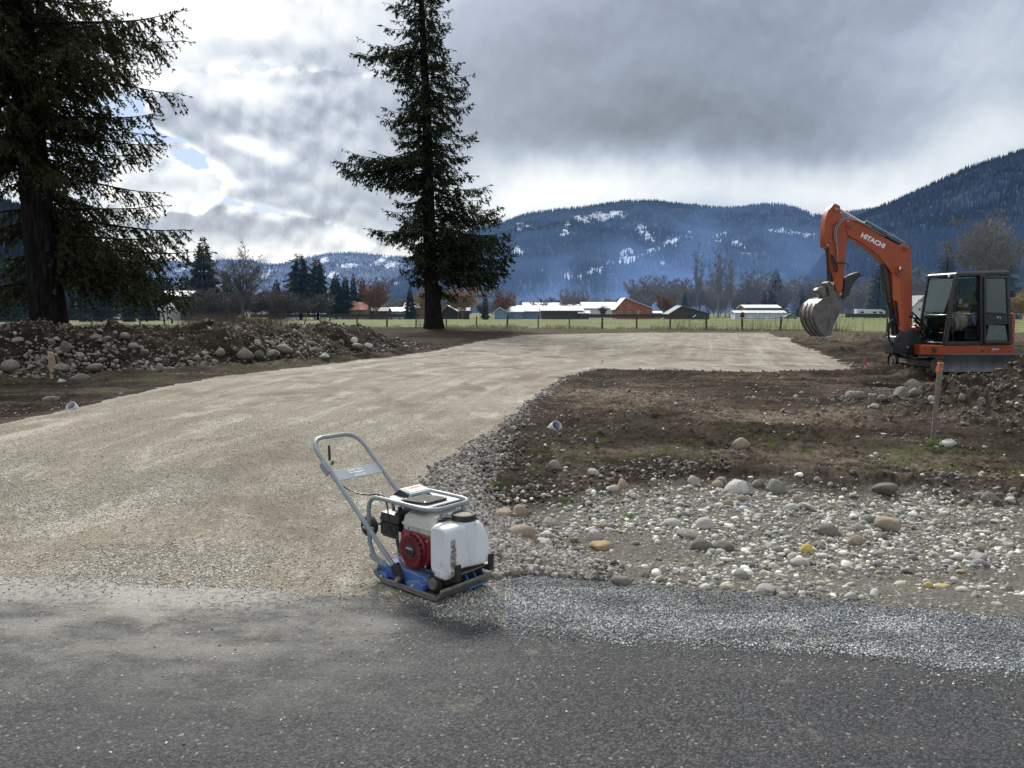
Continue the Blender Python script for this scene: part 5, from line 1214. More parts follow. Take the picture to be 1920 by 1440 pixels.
house('house', 'brick red two-storey house with long white roof', 262, 1155, 1223, 594, 578, 559, B_BRICK, B_ROOFW, 'y', 11, ridge_at=0.25, wins=[(1162, 575, 4, 6), (1180, 575, 4, 6), (1162, 586, 6, 4), (1180, 586, 5, 4)], doors=[(1197, 587, 5, 9)])  # roof has one even white base
house('garage', 'small tan-doored garage right of the brick red house', 268, 1222, 1240, 593, 587, 584, B_TAN, B_ROOFW, 'x', 5)
house('pole_barn', 'open-sided dark barn with wide grey roof', 250, 1255, 1330, 595, 588, 574, B_DARK, B_GRROOF, 'y', 9, ridge_at=0.30, doors=[(1300, 592, 26, 5)])
house('warehouse', 'white roofed building rising behind the greenhouse', 285, 1397, 1462, 594, 577, 572, B_BROWN, B_ROOFW, 'x', 9)
gh = house('greenhouse', 'low translucent white greenhouse in the field', 262, 1378, 1472, 596, 586.5, 583, B_POLY, B_POLY, 'x', 5)
for i in range(17):
    w_ = (vp(1472, 590, 262)[0] - vp(1378, 590, 262)[0]); MB().cyl((-w_ / 2 + w_ * i / 16, -0.08, 0), (-w_ / 2 + w_ * i / 16, -0.08, 2.0), 0.06, seg=6).build('frame', B_WHITE, gh)
house('house', 'white gabled farmhouse with attic windows seen beside the boom', 190, 1711, 1748, 594, 573, 555, B_WHITE, B_GRROOF, 'y', 9, wins=[(1722, 563.5, 4, 4), (1728, 563.5, 4, 4), (1724, 580, 5, 5), (1735, 580, 4, 4)])
# motorhome
D_ = 240; X0, zb = vp(1607, 589, D_); X1, zt = vp(1661, 575, D_); w_, h_ = X1 - X0, zt - zb
rv = empty('motorhome', ((X0 + X1) / 2, D_, far_z(D_) + 0.9)); tag(rv, 'white motorhome parked beyond the field left of the boom', 'motorhome')
MB().prism([(-w_ / 2, 0.35), (w_ / 2, 0.35), (w_ / 2, h_ * 0.65), (w_ / 2 - 0.7, h_ * 0.9), (-w_ / 2, h_)], 0, 2.4, 'xz').build('body', B_WHITE, rv, bevel=0.1)
MB().box((0.2, 1.2, h_ * 0.98), (w_ * 0.7, 1.6, 0.25)).build('roof_rack', B_BLUE, rv)
for xx in (-0.33, 0.12, 0.34): MB().box((xx * w_, -0.03, h_ * 0.58), (w_ * 0.13, 0.06, 0.5)).build('window', B_GLASS, rv)
for xx in (-0.3, 0.33): MB().cyl((xx * w_, -0.05, 0.35), (xx * w_, 0.25, 0.35), 0.4, seg=14).build('wheel', B_DARK, rv)
# round white tank and board fences, utility poles
x_, z_ = vp(600, 591, 240); o = MB().sph((0, 0, 0.9), 2.2, 18, (1, 1, 0.95)).build('storage_tank', B_WHITE, None, loc=(x_, 240, far_z(240) - 0.2)); tag(o, 'small white domed tank left of the red roofed cottage', 'tank')
def board_fence(x0, x1, y0, y1, D, lb):
    a_, z0_ = vp(x0, y1, D); b2, z1_ = vp(x1, y0, D); root = empty('board_fence', ((a_ + b2) / 2, D, z0_)); tag(root, lb, 'fence')
    MB().box((0, 0, (z1_ - z0_) / 2), (b2 - a_, 0.08, z1_ - z0_)).build('panel', B_HEDGE, root)
    for i in range(int((b2 - a_) / 3)): MB().box((-(b2 - a_) / 2 + i * 3, -0.08, (z1_ - z0_) / 2 + 0.05), (0.12, 0.1, z1_ - z0_ + 0.1)).build('post', B_DARK, root)
board_fence(1092, 1250, 589, 595.5, 250, 'dark board fence running past the brick red house')
board_fence(1585, 1712, 588, 595, 180, 'dark board fence in front of the motorhome')
board_fence(470, 760, 589, 595, 238, 'dark board fence in front of the red roofed cottage')
def pole(px, yt, D, lb, arm=True):
    x_, zt_ = vp(px, yt, D); root = empty('utility_pole', (x_, D, far_z(D))); tag(root, lb, 'utility pole')
    MB().cyl((0, 0, 0), (0, 0, zt_ - far_z(D)), 0.16, 0.11, 8).build('post', B_BROWN, root)
    if arm: MB().box((0, 0, zt_ - far_z(D) - 0.6), (2.4, 0.12, 0.14)).build('crossarm', B_BROWN, root)
pole(1240, 552, 300, 'utility pole right of the brick red house'); pole(1602, 549, 240, 'utility pole just left of the motorhome'); pole(1624, 546, 250, 'utility pole rising behind the motorhome'); pole(747, 560, 300, 'utility pole above the trailer house')
# parked vehicles, tiny in the distance
def far_car(px, D, lb, mat, name='parked_car'):
    x_, _ = vp(px, 592, D); root = empty(name, (x_, D, far_z(D))); tag(root, lb, 'car')
    MB().prism([(-2.1, 0.35), (2.1, 0.35), (2.15, 0.85), (1.2, 0.95), (0.7, 1.45), (-1.2, 1.5), (-1.9, 0.95), (-2.15, 0.85)], -0.85, 0.85, 'xz').build('body', mat, root, bevel=0.08)
    MB().prism([(1.05, 0.98), (0.65, 1.36), (-1.1, 1.40), (-1.6, 0.98)], -0.88, 0.88, 'xz').build('window', B_GLASS, root)
    for sx_ in (-1.35, 1.35): MB().cyl((sx_, -0.9, 0.33), (sx_, -0.65, 0.33), 0.33, seg=14).build('wheel', B_DARK, root)
far_car(742, 240, 'white car parked in front of the trailer house', B_WHITE); far_car(232, 185, 'white vehicle parked under the dark spruces at left', B_WHITE); far_car(1482, 255, 'grey vehicle parked right of the greenhouse', B_GRROOF)
far_car(1312, 240, 'dark vehicle parked under the open-sided barn', B_DARK); far_car(378, 196, 'dark vehicle parked right of the gambrel barn', B_GRROOF)

# ------------------------------------------------------------------ wire fence
M_POST = mat_bark('weathered_post', (0.05, 0.042, 0.036), (0.14, 0.12, 0.10)); M_WIRE = paint('fence_wire', (0.16, 0.15, 0.14), 0.6, 0.6, 0.1)
fx = lambda px: (lambda D: (vp(px, 600, D)[0], D))(70 + (1392 - px) / 1220 * 27)
fr0 = empty('wire_fence', (*fx(837), 0)); tag(fr0, 'wire mesh fence on weathered wooden posts along the pasture', 'fence')
PXS = [-60, -15, 40, 84, 126, 172, 216, 262, 308, 354, 406, 459, 508, 568, 618, 669, 725, 780, 837, 893, 951, 1009, 1068, 1129, 1194, 1257, 1325, 1392, 1464, 1664, 1740, 1830, 1930, 2040]
tops = []
rp = random.Random(3)
ox, oy = fx(837)
for px in PXS:
    x, y = fx(px); z = float(hz(x, y, False)); hh = rp.uniform(1.15, 1.35); lx = rp.gauss(0, 0.03) + (0.45 if px == 568 else 0.12 if px == 459 else 0); r_ = rp.uniform(0.07, 0.11)
    if px in (725, 1009): hh *= 1.05
    MB().cyl((x - ox, y - oy, z - 0.2), (x - ox + lx, y - oy + rp.gauss(0, 0.03), z + hh), r_ * 1.1, r_ * 0.85, 9).build('post', M_POST, fr0, bevel=0.01)
    tops.append((x - ox, y - oy, z))
for k in range(6):
    mb = MB(); hgt = 0.15 + k * 0.19
    for p, q_ in zip(tops[:-1], tops[1:]):
        mid_ = [(p[i] + q_[i]) / 2 for i in range(3)]
        mb.tube([(p[0], p[1] - 0.1, p[2] + hgt), (mid_[0], mid_[1] - 0.1, mid_[2] + hgt - 0.03), (q_[0], q_[1] - 0.1, q_[2] + hgt)], 0.006, 4)
    mb.build('wire', M_WIRE, fr0)
mb = MB()
for p, q_ in zip(tops[:-1], tops[1:]):
    L_ = math.hypot(q_[0] - p[0], q_[1] - p[1])
    for j in range(int(L_ / 0.45)):
        t_ = j * 0.45 / L_; a_ = [p[i] * (1 - t_) + q_[i] * t_ for i in range(3)]
        mb.tube([(a_[0], a_[1] - 0.1, a_[2] + 0.12), (a_[0], a_[1] - 0.1, a_[2] + 1.12)], 0.005, 3)
mb.build('mesh', M_WIRE, fr0)
# nest box on a post, tilted timber at the fence end
x, y = fx(1391); z = float(hz(x, y, False)); bx = empty('nest_box', (x, y - 0.1, z + 1.2)); tag(bx, 'dark lever gate valve box mounted on the fence post near the greenhouse', 'box')
bx['label'] = 'small dark box with a pale collar on the fence post near the greenhouse'
MB().box((0, 0, 0.16), (0.34, 0.3, 0.32)).build('body', M_POST, bx, bevel=0.03); MB().prism([(-0.24, 0.32), (0.24, 0.32), (0.0, 0.5)], -0.2, 0.2, 'xz').build('roof', M_POST, bx)
MB().box((0, 0, -0.05), (0.5, 0.34, 0.06)).build('collar', paint('pale_collar', (0.5, 0.5, 0.46), 0.7), bx)
x, y = gp(1660, 632); x, y = vp(1663, 622, 60)[0], 60
# ------------------------------------------------------------------ vibrating plate compactor
def arc_pts(c, r, a0, a1, n, f): return [f(c, r, R(a0 + (a1 - a0) * i / n)) for i in range(n + 1)]
C_STEEL = paint('worn_steel', (0.20, 0.185, 0.165), 0.55, 0.5, 0.25, 0.75, (0.17, 0.145, 0.115), 0.3, 14)
C_GREY = paint('grey_frame_paint', (0.235, 0.265, 0.29), 0.38, 0.0, 0.08, 0.18, (0.26, 0.24, 0.20), 0.05, 12)
C_LGREY = paint('light_grey_panel', (0.36, 0.41, 0.43), 0.45, 0.0, 0.10, 0.25, (0.30, 0.28, 0.24), 0.05, 18)
C_BLUE = paint('blue_casting_paint', (0.028, 0.12, 0.40), 0.45, 0.0, 0.15, 0.95, (0.22, 0.20, 0.175), 0.25, 13)
C_RED = paint('red_engine_cover', (0.20, 0.006, 0.014), 0.35, 0.0, 0.10, 0.30, (0.16, 0.10, 0.08), 0.0, 12)
C_DRED = paint('dark_red_slots', (0.015, 0.002, 0.003), 0.6, 0.0, 0.1)
C_BLACK = paint('black_plastic', (0.014, 0.015, 0.017), 0.38, 0.0, 0.2, 0.35, (0.10, 0.09, 0.075), 0.05, 14)
C_RUB = paint('black_rubber', (0.018, 0.018, 0.018), 0.8, 0.0, 0.2, 0.6, (0.12, 0.105, 0.085), 0.2, 14)
C_CREAM = paint('cream_fuel_tank', (0.52, 0.51, 0.46), 0.32, 0.0, 0.06, 0.35, (0.32, 0.28, 0.22), 0.0, 10)
C_ENG = paint('cast_alloy', (0.12, 0.12, 0.12), 0.5, 0.6, 0.2, 0.5, bump=0.3, scale=15)
C_BOLT = paint('zinc_bolt', (0.65, 0.66, 0.68), 0.3, 0.8, 0.1)
C_WHITE = paint('white_print', (0.82, 0.84, 0.86), 0.5, 0, 0.02)
C_DECAL = paint('warning_decal', (0.62, 0.58, 0.52), 0.5, 0, 0.05, 0.3); C_DECR = paint('red_print', (0.55, 0.07, 0.05), 0.5)
C_CABLE = paint('black_cable', (0.012, 0.012, 0.012), 0.45)
def tank_mat():
    m, n, b = material('white_poly_tank')
    P = n.new('ShaderNodeTexCoord').outputs['Object']; sx = n.new('ShaderNodeSeparateXYZ'); n.l.new(P, sx.inputs[0])
    a = n.noise(P, 14, 6, 0.65); f = n.noise(P, 60, 5, 0.7); st = n.noise(n.scalev(P, (1, 1, 0.12)), 40, 5, 0.65)
    c = n.mix(n.rmp(a, 0.4, 0.7, 0, 0.25), (0.70, 0.735, 0.76), (0.56, 0.57, 0.56))
    # mud splash running down the near front corner
    dy = n.m('ABSOLUTE', n.add(n.sub(sx.outputs[1], -0.150), n.mul(n.sub(a, 0.5), 0.06)))
    band = n.mul(n.rmp(dy, 0.010, 0.026, 1, 0), n.mul(n.rmp(sx.outputs[2], 0.36, 0.33, 0, 1), n.rmp(sx.outputs[2], 0.12, 0.16)))
    band = n.mul(band, n.rmp(f, 0.36, 0.50))
    c = n.mix(n.mul(band, 0.95), c, (0.13, 0.10, 0.075))
    low = n.mul(n.rmp(sx.outputs[2], 0.24, 0.13), n.rmp(st, 0.42, 0.66)); c = n.mix(n.mul(low, 0.6), c, (0.42, 0.38, 0.31))
    sp = n.mul(n.rmp(n.noise(P, 95, 3, 0.6), 0.69, 0.74), 0.5); c = n.mix(sp, c, (0.30, 0.26, 0.20))
    n.put(b.inputs['Base Color'], c); b.inputs['Roughness'].default_value = 0.36
    b.inputs['Subsurface Weight'].default_value = 0.15; b.inputs['Subsurface Radius'].default_value = (0.02, 0.02, 0.02)
    n.put(b.inputs['Normal'], n.bump(a, 0.15, 0.01)); return m
C_TANK = tank_mat()
pc = empty('plate_compactor', (-0.456, 4.298, 0.012), math.atan2(-0.657, 0.754))
tag(pc, 'vibrating plate compactor with white water tank and red engine at the asphalt edge', 'plate compactor')
YB0, YB1 = -0.225, 0.175
# base plate: shallow tray, both ends swept up
mb = MB(); prof = [(-0.285, 0.062), (-0.268, 0.030), (-0.235, 0.006), (-0.19, 0.0), (0.20, 0.0), (0.245, 0.006), (0.275, 0.03), (0.292, 0.066)]
prof2 = [(x_ * 0.965, z_ + 0.014) for x_, z_ in prof[::-1]]
mb.prism(prof + prof2, YB0, YB1, 'xz'); bp = mb.build('base_plate', C_STEEL, pc, bevel=0.006, seg=3)
for yy in (YB0 + 0.006, YB1 - 0.006): MB().box((0.0, yy, 0.022), (0.47, 0.012, 0.022)).build('rim', C_STEEL, bp, bevel=0.004)
# blue casting
mb = MB(); mb.prism([(-0.315, 0.045), (-0.30, 0.02), (-0.10, 0.015), (0.10, 0.016), (0.125, 0.03), (0.13, 0.075), (0.10, 0.098), (-0.02, 0.108), (-0.28, 0.10), (-0.315, 0.08)], -0.185, 0.15, 'xz')
bc = mb.build('base_casting', C_BLUE, pc, bevel=0.010, seg=3)
MB().prism([(-0.315, 0.055), (-0.20, 0.055), (-0.185, 0.035), (-0.20, 0.008), (-0.27, 0.010), (-0.30, 0.03)], -0.215, -0.180, 'xz').build('lug', C_BLUE, bc, bevel=0.005)
MB().prism([(-0.02, 0.050), (0.085, 0.080), (0.125, 0.055), (0.12, 0.012), (0.03, 0.006), (0.0, 0.022)], -0.215, -0.180, 'xz').build('lug', C_BLUE, bc, bevel=0.005)
for x_, z_ in ((-0.232, 0.034), (0.045, 0.042)):
    MB().cyl((x_, -0.214, z_), (x_, -0.223, z_), 0.010, 0.009, 6).build('bolt', C_BOLT, bc, bevel=0.001)
for y_ in (0.02, 0.085, 0.15): MB().prism([(0.19, 0.016), (0.262, 0.018), (0.262, 0.060), (0.235, 0.092), (0.19, 0.092)], y_ - 0.006, y_ + 0.006, 'xz').build('rib', C_BLUE, bc, bevel=0.002)
MB().box((0.196, 0.085, 0.05), (0.014, 0.155, 0.085)).build('bracket', C_BLUE, bc, bevel=0.003)
MB().box((0.235, 0.085, 0.018), (0.08, 0.155, 0.012)).build('bracket', C_BLUE, bc, bevel=0.002)
for y_ in (0.052, 0.118): MB().cyl((0.20, y_, 0.052), (0.222, y_, 0.052), 0.014, 0.012, 6).build('bolt', C_STEEL, bc, bevel=0.001)
MB().cyl((0.175, -0.17, 0.075), (0.175, 0.14, 0.075), 0.052, seg=28).build('exciter', C_RUB, pc, bevel=0.008)
MB().cyl((0.175, -0.19, 0.075), (0.175, -0.168, 0.075), 0.034, seg=20).build('exciter_cap', C_STEEL, pc, bevel=0.004)
MB().box((0.235, -0.125, 0.115), (0.055, 0.05, 0.10), (0, 0.1, 0)).build('hose_elbow', C_BLACK, pc, bevel=0.018, seg=4)
# engine
eng = MB(); eng.box((0.0, 0.02, 0.20), (0.20, 0.20, 0.18)); 
for k in range(6): eng.box((0.0, 0.02, 0.24 + k * 0.014), (0.225, 0.215, 0.005))
en = eng.build('engine_block', C_ENG, pc, bevel=0.004)
MB().box((0.0, 0.0, 0.115), (0.24, 0.26, 0.02)).build('engine_mount', C_ENG, pc, bevel=0.004)
rc = MB().prism([(-0.115, 0.335), (-0.132, 0.29), (-0.128, 0.20), (-0.085, 0.142), (0.0, 0.122), (0.085, 0.142), (0.125, 0.19), (0.13, 0.30), (0.11, 0.335)], -0.155, -0.06, 'xz').build('recoil_housing', C_RED, pc, bevel=0.022, seg=4)
mb = MB(); cx0, cz0 = -0.012, 0.228
def ringp(r_, y_, n_=40): return [(cx0 + r_ * math.cos(2 * math.pi * i / n_), y_, cz0 + r_ * math.sin(2 * math.pi * i / n_)) for i in range(n_)]
mb.loft([ringp(0.108, -0.12), ringp(0.108, -0.162), ringp(0.100, -0.176), ringp(0.088, -0.182), ringp(0.046, -0.182), ringp(0.040, -0.178), ringp(0.03, -0.178)])
mb.build('recoil_cover', C_RED, rc, angle=25)
mb = MB()
for i in range(34):
    t = 2 * math.pi * i / 34; r0_, r1_ = 0.050, 0.080
    p = [(cx0 + r_ * math.cos(t) + w_ * math.sin(t), cz0 + r_ * math.sin(t) - w_ * math.cos(t)) for r_, w_ in ((r0_, -.0017), (r1_, -.0024), (r1_, .0024), (r0_, .0017))]
    mb.prism(p, -0.1835, -0.17, 'xz')
mb.build('cooling_slots', C_DRED, rc, smooth=False)
mb = MB()
for rad_ in (0.089, 0.098):
    for a0_ in range(-35, 80, 19):
        p = [(cx0 + q_ * math.cos(R(a_)), cz0 + q_ * math.sin(R(a_))) for q_, a_ in [(rad_, a0_), (rad_, a0_ + 7), (rad_, a0_ + 14), (rad_ + 0.004, a0_ + 14), (rad_ + 0.004, a0_ + 7), (rad_ + 0.004, a0_)]]
        mb.prism(p, -0.1845, -0.155, 'xz')
mb.build('cooling_slots', C_DRED, rc, smooth=False)
MB().cyl((cx0, -0.175, cz0), (cx0, -0.188, cz0), 0.041, 0.038, 28).build('hub', C_BLACK, rc, bevel=0.002)
RX90 = Matrix.Rotation(R(90), 4, 'X')
text_mesh('lettering', 'HONDA', 0.017, Matrix.Translation((cx0, -0.1885, cz0 + 0.012)) @ RX90, C_WHITE, rc, 0.0004, width=0.055)
text_mesh('lettering', 'GX160', 0.017, Matrix.Translation((cx0, -0.1885, cz0 - 0.012)) @ RX90, C_DRED, rc, 0.0004)
for x_, z_ in ((0.105, 0.30), (-0.115, 0.19), (0.09, 0.15)): MB().cyl((x_, -0.15, z_), (x_, -0.160, z_), 0.006, seg=6).build('bolt', C_BOLT, rc)
MB().box((-0.128, -0.1565, 0.282), (0.020, 0.002, 0.052)).build('label', C_DECAL, rc)
# fuel tank
def rrect(x0, x1, y0, y1, z, r_, n_=5):
    o_ = []
    for cx_, cy_, a0_ in ((x1 - r_, y1 - r_, 0), (x0 + r_, y1 - r_, 90), (x0 + r_, y0 + r_, 180), (x1 - r_, y0 + r_, 270)):
        for i in range(n_ + 1):
            a_ = R(a0_ + 90 * i / n_); o_.append((cx_ + r_ * math.cos(a_), cy_ + r_ * math.sin(a_), z))
    return o_
ft = MB().loft([rrect(-0.10, 0.135, -0.14, 0.10, 0.318, 0.03), rrect(-0.115, 0.15, -0.155, 0.115, 0.335, 0.035), rrect(-0.118, 0.153, -0.158, 0.118, 0.362, 0.035), rrect(-0.124, 0.159, -0.164, 0.124, 0.364, 0.035), rrect(-0.124, 0.159, -0.164, 0.124, 0.371, 0.035),
  rrect(-0.117, 0.152, -0.157, 0.117, 0.374, 0.035), rrect(-0.112, 0.148, -0.152, 0.112, 0.408, 0.04), rrect(-0.095, 0.130, -0.135, 0.095, 0.430, 0.045), rrect(-0.06, 0.10, -0.10, 0.07, 0.436, 0.04)]).build('fuel_tank', C_CREAM, pc, angle=28)
MB().cyl((0.02, 0.0, 0.43), (0.02, 0.0, 0.455), 0.036, 0.034, 20).build('fuel_cap', C_BLACK, ft, bevel=0.004)
MB().box((-0.005, -0.1590, 0.348), (0.075, 0.003, 0.020)).build('label', C_LGREY, ft)
MB().box((0.1535, -0.085, 0.398), (0.003, 0.085, 0.042), (0, -0.12, 0)).build('label', C_CREAM, ft)
MB().box((0.1545, -0.085, 0.412), (0.003, 0.080, 0.008), (0, -0.12, 0)).build('label', C_DECR, ft)
MB().prism([(-0.055, 0.340), (-0.047, 0.355), (-0.039, 0.340)], -0.1613, -0.160, 'xz').build('label', C_BLACK, ft, smooth=False)
# air cleaner, carburettor, muffler
ac = MB().loft([rrect(-0.325, -0.175, -0.135, 0.03, 0.245, 0.02), rrect(-0.335, -0.165, -0.145, 0.04, 0.262, 0.022), rrect(-0.335, -0.165, -0.145, 0.04, 0.335, 0.022), rrect(-0.328, -0.172, -0.138, 0.034, 0.338, 0.022), rrect(-0.328, -0.172, -0.138, 0.034, 0.342, 0.022), rrect(-0.338, -0.162, -0.148, 0.043, 0.345, 0.022), rrect(-0.33, -0.17, -0.14, 0.036, 0.392, 0.025), rrect(-0.31, -0.19, -0.12, 0.02, 0.400, 0.02)]).build('air_cleaner', C_BLACK, pc, angle=28)
MB().cyl((-0.25, -0.05, 0.398), (-0.25, -0.05, 0.416), 0.014, 0.012, 12).build('wing_nut', C_BLACK, ac)
mb = MB(); mb.cyl((-0.16, -0.05, 0.27), (-0.09, -0.05, 0.27), 0.022, seg=14); mb.box((-0.15, -0.09, 0.235), (0.05, 0.05, 0.06)); mb.box((-0.14, -0.12, 0.19), (0.05, 0.035, 0.05), (0, 0.3, 0)); mb.cyl((-0.155, -0.12, 0.215), (-0.155, -0.145, 0.205), 0.018, seg=14)
mb.build('carburettor', C_BLACK, pc, bevel=0.004)
mb = MB(); mb.tube([(-0.17, -0.14, 0.27), (-0.15, -0.16, 0.24), (-0.13, -0.165, 0.22), (-0.105, -0.15, 0.19)], 0.010, 8); mb.build('choke_lever', C_BLACK, pc)
MB().box((0.0, 0.17, 0.33), (0.16, 0.08, 0.11)).build('muffler', C_STEEL, pc, bevel=0.015, seg=3)
# tubular frame
def hoop(y_): return [(-0.325, y_, 0.095), (-0.37, y_, 0.13), (-0.400, y_, 0.19), (-0.405, y_, 0.28), (-0.405, y_, 0.40), (-0.395, y_, 0.440), (-0.37, y_, 0.468), (-0.335, y_, 0.480), (-0.28, y_, 0.482)]
front = [(0.06, -0.165, 0.482), (0.115, -0.155, 0.482), (0.148, -0.125, 0.482), (0.158, -0.08, 0.482), (0.158, 0.08, 0.482), (0.148, 0.125, 0.482), (0.115, 0.155, 0.482), (0.06, 0.165, 0.482)]
frm = MB().tube(hoop(-0.165) + front + hoop(0.165)[::-1], 0.0135, 14).build('frame', C_GREY, pc, angle=60)
for y_ in (-0.085, 0.085): MB().cyl((0.148, y_, 0.475), (0.145, y_, 0.12), 0.011, seg=12).build('leg', C_GREY, frm)
MB().cyl((-0.25, -0.06, 0.11), (-0.31, -0.06, 0.46), 0.010, seg=10).build('leg', C_GREY, frm); MB().cyl((-0.25, 0.03, 0.11), (-0.31, 0.03, 0.46), 0.010, seg=10).build('leg', C_GREY, frm)
for y_ in (-0.182, 0.18):
    b_ = MB().prism([(-0.385, 0.115), (-0.375, 0.140), (-0.235, 0.120), (-0.215, 0.105), (-0.225, 0.080), (-0.35, 0.092)], y_ - 0.004, y_ + 0.004, 'xz').build('bracket', C_GREY, frm, bevel=0.002)
    MB().cyl((-0.262, y_ - 0.004, 0.105), (-0.262, y_ - 0.012, 0.105), 0.007, seg=6).build('bolt', C_BOLT, b_)
tp = MB().prism([(-0.24, -0.15), (0.075, -0.15), (0.075, 0.15), (-0.30, 0.15), (-0.30, -0.08)], 0.474, 0.480, 'xy').build('top_plate', C_LGREY, pc, bevel=0.003)
MB().prism([(-0.145, -0.135), (0.02, -0.10), (0.035, -0.08), (0.035, 0.07), (0.01, 0.085), (-0.14, 0.05), (-0.155, -0.02)], 0.486, 0.495, 'xy').build('rubber_pad', C_RUB, tp, bevel=0.004)
MB().box((-0.06, -0.03, 0.483), (0.15, 0.13, 0.008)).build('pad_base', C_LGREY, tp, bevel=0.002)
MB().prism([(-0.33, 0.474), (-0.26, 0.525), (-0.15, 0.510), (-0.15, 0.49), (-0.17, 0.478)], -0.045, 0.12, 'xz').build('guard', C_LGREY, tp, bevel=0.004)
MB().prism([(-0.322, 0.476), (-0.262, 0.518), (-0.17, 0.500), (-0.18, 0.480)], -0.048, -0.044, 'xz').build('guard_opening', C_BLACK, tp, smooth=False)
MB().prism([(-0.248, 0.5263), (-0.165, 0.5145), (-0.165, 0.5135), (-0.248, 0.5253)], -0.03, 0.10, 'xz').build('warning_decal', C_DECAL, tp, smooth=False)
MB().prism([(-0.235, 0.5253), (-0.215, 0.5225), (-0.215, 0.5215), (-0.235, 0.5243)], 0.0, 0.085, 'xz').build('label', C_DECR, tp, smooth=False)
for x_, y_ in ((-0.135, -0.10), (0.015, -0.085), (0.02, 0.065)): MB().sph((x_, y_, 0.496), 0.005, 8, (1, 1, 0.5)).build('screw', C_BOLT, tp)
mb = MB()
for i in range(11): mb.box((0.100, -0.06 + i * 0.018, 0.482), (0.022, 0.009, 0.010))
mb.box((0.100, 0.03, 0.477), (0.030, 0.22, 0.004)); mb.build('slot_teeth', C_BLACK, tp, smooth=False)  # perforated slots drawn as a row of raised black teeth
# water tank: lofted from the near end to the far end across the machine
def tank_sec(y_, x0, x1, z0, z1, r_=0.022, n_=4, lean_=0.0):
    o_ = []
    for cx_, cz_, a0_ in ((x1 - r_, z1 - r_, 0), (x0 + r_, z1 - r_, 90), (x0 + r_, z0 + r_, 180), (x1 - r_, z0 + r_, 270)):
        for i in range(n_ + 1):
            a_ = R(a0_ + 90 * i / n_); px_ = cx_ + r_ * math.cos(a_); pz_ = cz_ + r_ * math.sin(a_)
            o_.append((px_ - lean_ * max(0, pz_ - 0.2), y_, pz_))
    return o_
wt = MB().loft([tank_sec(-0.180, 0.180, 0.270, 0.170, 0.385, 0.03), tank_sec(-0.192, 0.168, 0.288, 0.150, 0.400, 0.035), tank_sec(-0.175, 0.160, 0.305, 0.128, 0.413, 0.03), tank_sec(-0.125, 0.160, 0.312, 0.125, 0.418, 0.026), tank_sec(-0.085, 0.160, 0.300, 0.150, 0.416, 0.025),
  tank_sec(-0.055, 0.160, 0.296, 0.155, 0.408, 0.025), tank_sec(0.0, 0.160, 0.298, 0.150, 0.400, 0.025), tank_sec(0.062, 0.160, 0.306, 0.146, 0.402, 0.025, lean_=0.10), tank_sec(0.105, 0.160, 0.310, 0.143, 0.395, 0.03, lean_=0.14), tank_sec(0.136, 0.162, 0.308, 0.143, 0.365, 0.035, lean_=0.14), tank_sec(0.158, 0.166, 0.300, 0.146, 0.30, 0.035, lean_=0.1), tank_sec(0.168, 0.175, 0.285, 0.165, 0.235, 0.03)]).build('water_tank', C_TANK, pc, angle=60, subsurf=1)
mb = MB(); cxn, cyn = 0.238, 0.005
rings = []
for z_, r_, ox_ in ((0.16, 0.030, 0.03), (0.22, 0.045, 0.024), (0.30, 0.062, 0.012), (0.34, 0.070, 0.004), (0.405, 0.072, 0), (0.408, 0.068, 0), (0.422, 0.066, 0)):
    rings.append([(cxn + ox_ + r_ * math.cos(2 * math.pi * i / 28), cyn + r_ * math.sin(2 * math.pi * i / 28), z_) for i in range(28)])
mb.loft(rings).build('filler_neck', C_TANK, wt, angle=50)
MB().prism([(0.19, 0.12), (0.285, 0.118), (0.30, 0.17), (0.18, 0.18)], -0.188, -0.135, 'xz').build('tank_foot', C_TANK, wt, bevel=0.014, seg=3)
cp = MB(); rings = []
for z_, r_ in ((0.417, 0.066), (0.419, 0.071), (0.447, 0.070), (0.452, 0.066), (0.452, 0.050), (0.448, 0.046)):
    rings.append([(cxn + r_ * (1 + 0.012 * (i % 2)) * math.cos(2 * math.pi * i / 56), cyn + r_ * (1 + 0.012 * (i % 2)) * math.sin(2 * math.pi * i / 56), z_) for i in range(56)])
cpo = cp.loft(rings).build('tank_cap', C_BLACK, wt, angle=30)
MB().cyl((cxn, cyn, 0.447), (cxn, cyn, 0.4495), 0.044, seg=28).build('cap_dust', paint('dusty_cap', (0.20, 0.175, 0.135), 0.9, 0, 0.3), cpo)
MB().tube([(0.17, -0.085, 0.43), (0.18, -0.05, 0.424), (0.20, -0.02, 0.422), (0.30, 0.06, 0.422)], 0.006, 8).build('cap_strap', C_BLACK, wt)
MB().box((0.175, -0.105, 0.427), (0.035, 0.03, 0.012), (0, 0, 0.4)).build('hose_clip', C_BLACK, wt, bevel=0.003)
MB().tube([(0.165, -0.10, 0.40), (0.165, -0.095, 0.432), (0.17, -0.08, 0.445), (0.175, -0.06, 0.448)], 0.009, 8).build('vent_hose', C_GREY, wt)
for y_ in (-0.118, 0.150): MB().prism([(0.20, 0.10), (0.318, 0.10), (0.322, 0.195), (0.308, 0.20), (0.300, 0.13), (0.20, 0.125)], y_ - 0.02, y_ + 0.02, 'xz').build('tank_strap', C_RUB, wt, bevel=0.006)
MB().box((0.235, 0.02, 0.125), (0.10, 0.33, 0.008)).build('tank_shelf', C_STEEL, pc, bevel=0.002)
